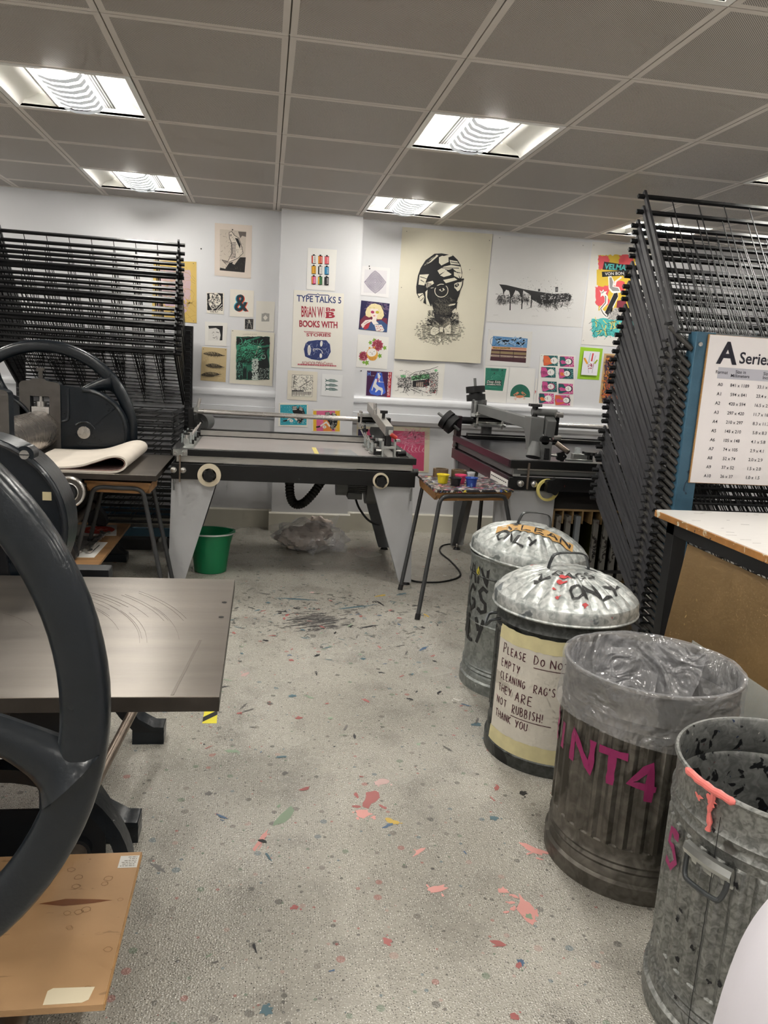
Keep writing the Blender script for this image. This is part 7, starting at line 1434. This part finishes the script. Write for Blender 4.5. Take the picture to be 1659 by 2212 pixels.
mTop = mat('bench_laminate', 'e9e6e2', .28, var=.03, vscale=12, stretch=(1, 9, 1)); mEdgeW = splat_mat('bench_worn_edge', 'a8743c', [('d8d0b8', .9, .60), ('2a2420', 1.2, .66), ('8a8a6a', .8, .68)], .55, 0, 22, var=.2, vscale=20); mBlkS = mat('black_box_section', '1c1c1e', .42, var=.1)
BX0, BX1, BY0, BY1, BZ = 1.82, 3.4, -5.3, -3.425, .90
g = MB(); g.prism([(BX0 + .03, BY1), (BX1, BY1), (BX1, BY0), (BX0, BY0), (BX0, BY1 - .03), (BX0 + .008, BY1 - .008)], BZ - .030, BZ - .003, mEdgeW, axis='z'); g.prism([(BX0 + .034, BY1 - .006), (BX1, BY1 - .006), (BX1, BY0), (BX0 + .008, BY0), (BX0 + .008, BY1 - .03), (BX0 + .014, BY1 - .014)], BZ - .003, BZ, mTop, axis='z')
rg = random.Random(9)
for i in range(46): x, y = rg.uniform(1.86, 2.6), rg.uniform(-4.5, -3.45); g.bar((x, y, BZ + .0004), (x + rg.uniform(.01, .05), y + rg.uniform(-.006, .006), BZ + .0004), .0012, .0004, mFaded if i % 4 else mInk)
g.build('top', wb, bevel=.004)
g = MB(); g.box((BX0 + .05, BY0 + .05, BZ - .10), (BX0 + .10, BY1 - .06, BZ - .030), mBlkS); g.box((BX0 + .05, BY1 - .11, BZ - .10), (BX1 - .05, BY1 - .06, BZ - .030), mBlkS); g.box((BX1 - .1, BY0 + .05, BZ - .10), (BX1 - .05, BY1 - .06, BZ - .030), mBlkS); g.build('frame', wb, bevel=.002)
for x, y in ((BX0 + .05, BY1 - .13), (BX1 - .12, BY1 - .13), (BX0 + .05, BY0 + .06), (BX1 - .12, BY0 + .06)): g = MB(); g.box((x, y, 0), (x + .07, y + .07, BZ - .03), mBlkS); g.build('leg', wb, bevel=.002)
mPan = splat_mat('brown_hardboard', '7d6440', [('b89c66', .22, .66), ('94794e', .12, .60)], .5, 0, 18, var=.1, vscale=4); M_ = Matrix.Translation((1.80, 0, 0)) 
def leaning(name, label, cat, y0, y1, x_low, x_hi, zt, th, m, cut=0.0):
    g = MB(); vs = []
    for dx in (0, th):
        vs += [(x_low + dx, y0, 0.002), (x_low + dx, y1, 0.002), (x_hi + dx, y1, zt - cut), (x_hi + dx, y0, zt)]
    g.add(vs, [(0, 1, 2, 3), (7, 6, 5, 4), (0, 4, 5, 1), (1, 5, 6, 2), (2, 6, 7, 3), (3, 7, 4, 0)], m); return tag(g.build(name), label, cat)
leaning('hardboard_panel', 'brown scuffed hardboard panel leaning against the white bench', 'panel', -5.25, -3.70, 1.765, 1.862, .795, .005, mPan)
leaning('acrylic_sheet', 'clear acrylic sheet leaning against the brown panel behind the bins', 'sheet', -5.3, -4.02, 1.70, 1.752, .455, .004, mClear)
# white sack close to the viewer, cut by the lower right corner of the photo
mSack = mat('white_cloth', 'eae6ee', .9, var=.03, vscale=4, bump=.1, bscale=20)
g = MB(); N = 90
def sk_(a, r, z, k): return (r * (1 + .025 * sin(a * 3 + z * 4) + .015 * sin(a * 7 + z * 9)), z)
g.lathe([(p.x, p.y) for p in smooth_path([(0, 0, 0), (.15, 0, 0), (.175, .03, 0), (.185, .25, 0), (.19, .5, 0), (.185, .66, 0), (.17, .76, 0), (.135, .84, 0), (.08, .89, 0), (.03, .905, 0), (0, .905, 0)], 5)], (.765, -6.14, 0), mSack, n=N, fn=sk_); tag(g.build('cloth_sack'), 'white rounded cloth sack cut off by the lower right corner', 'sack')
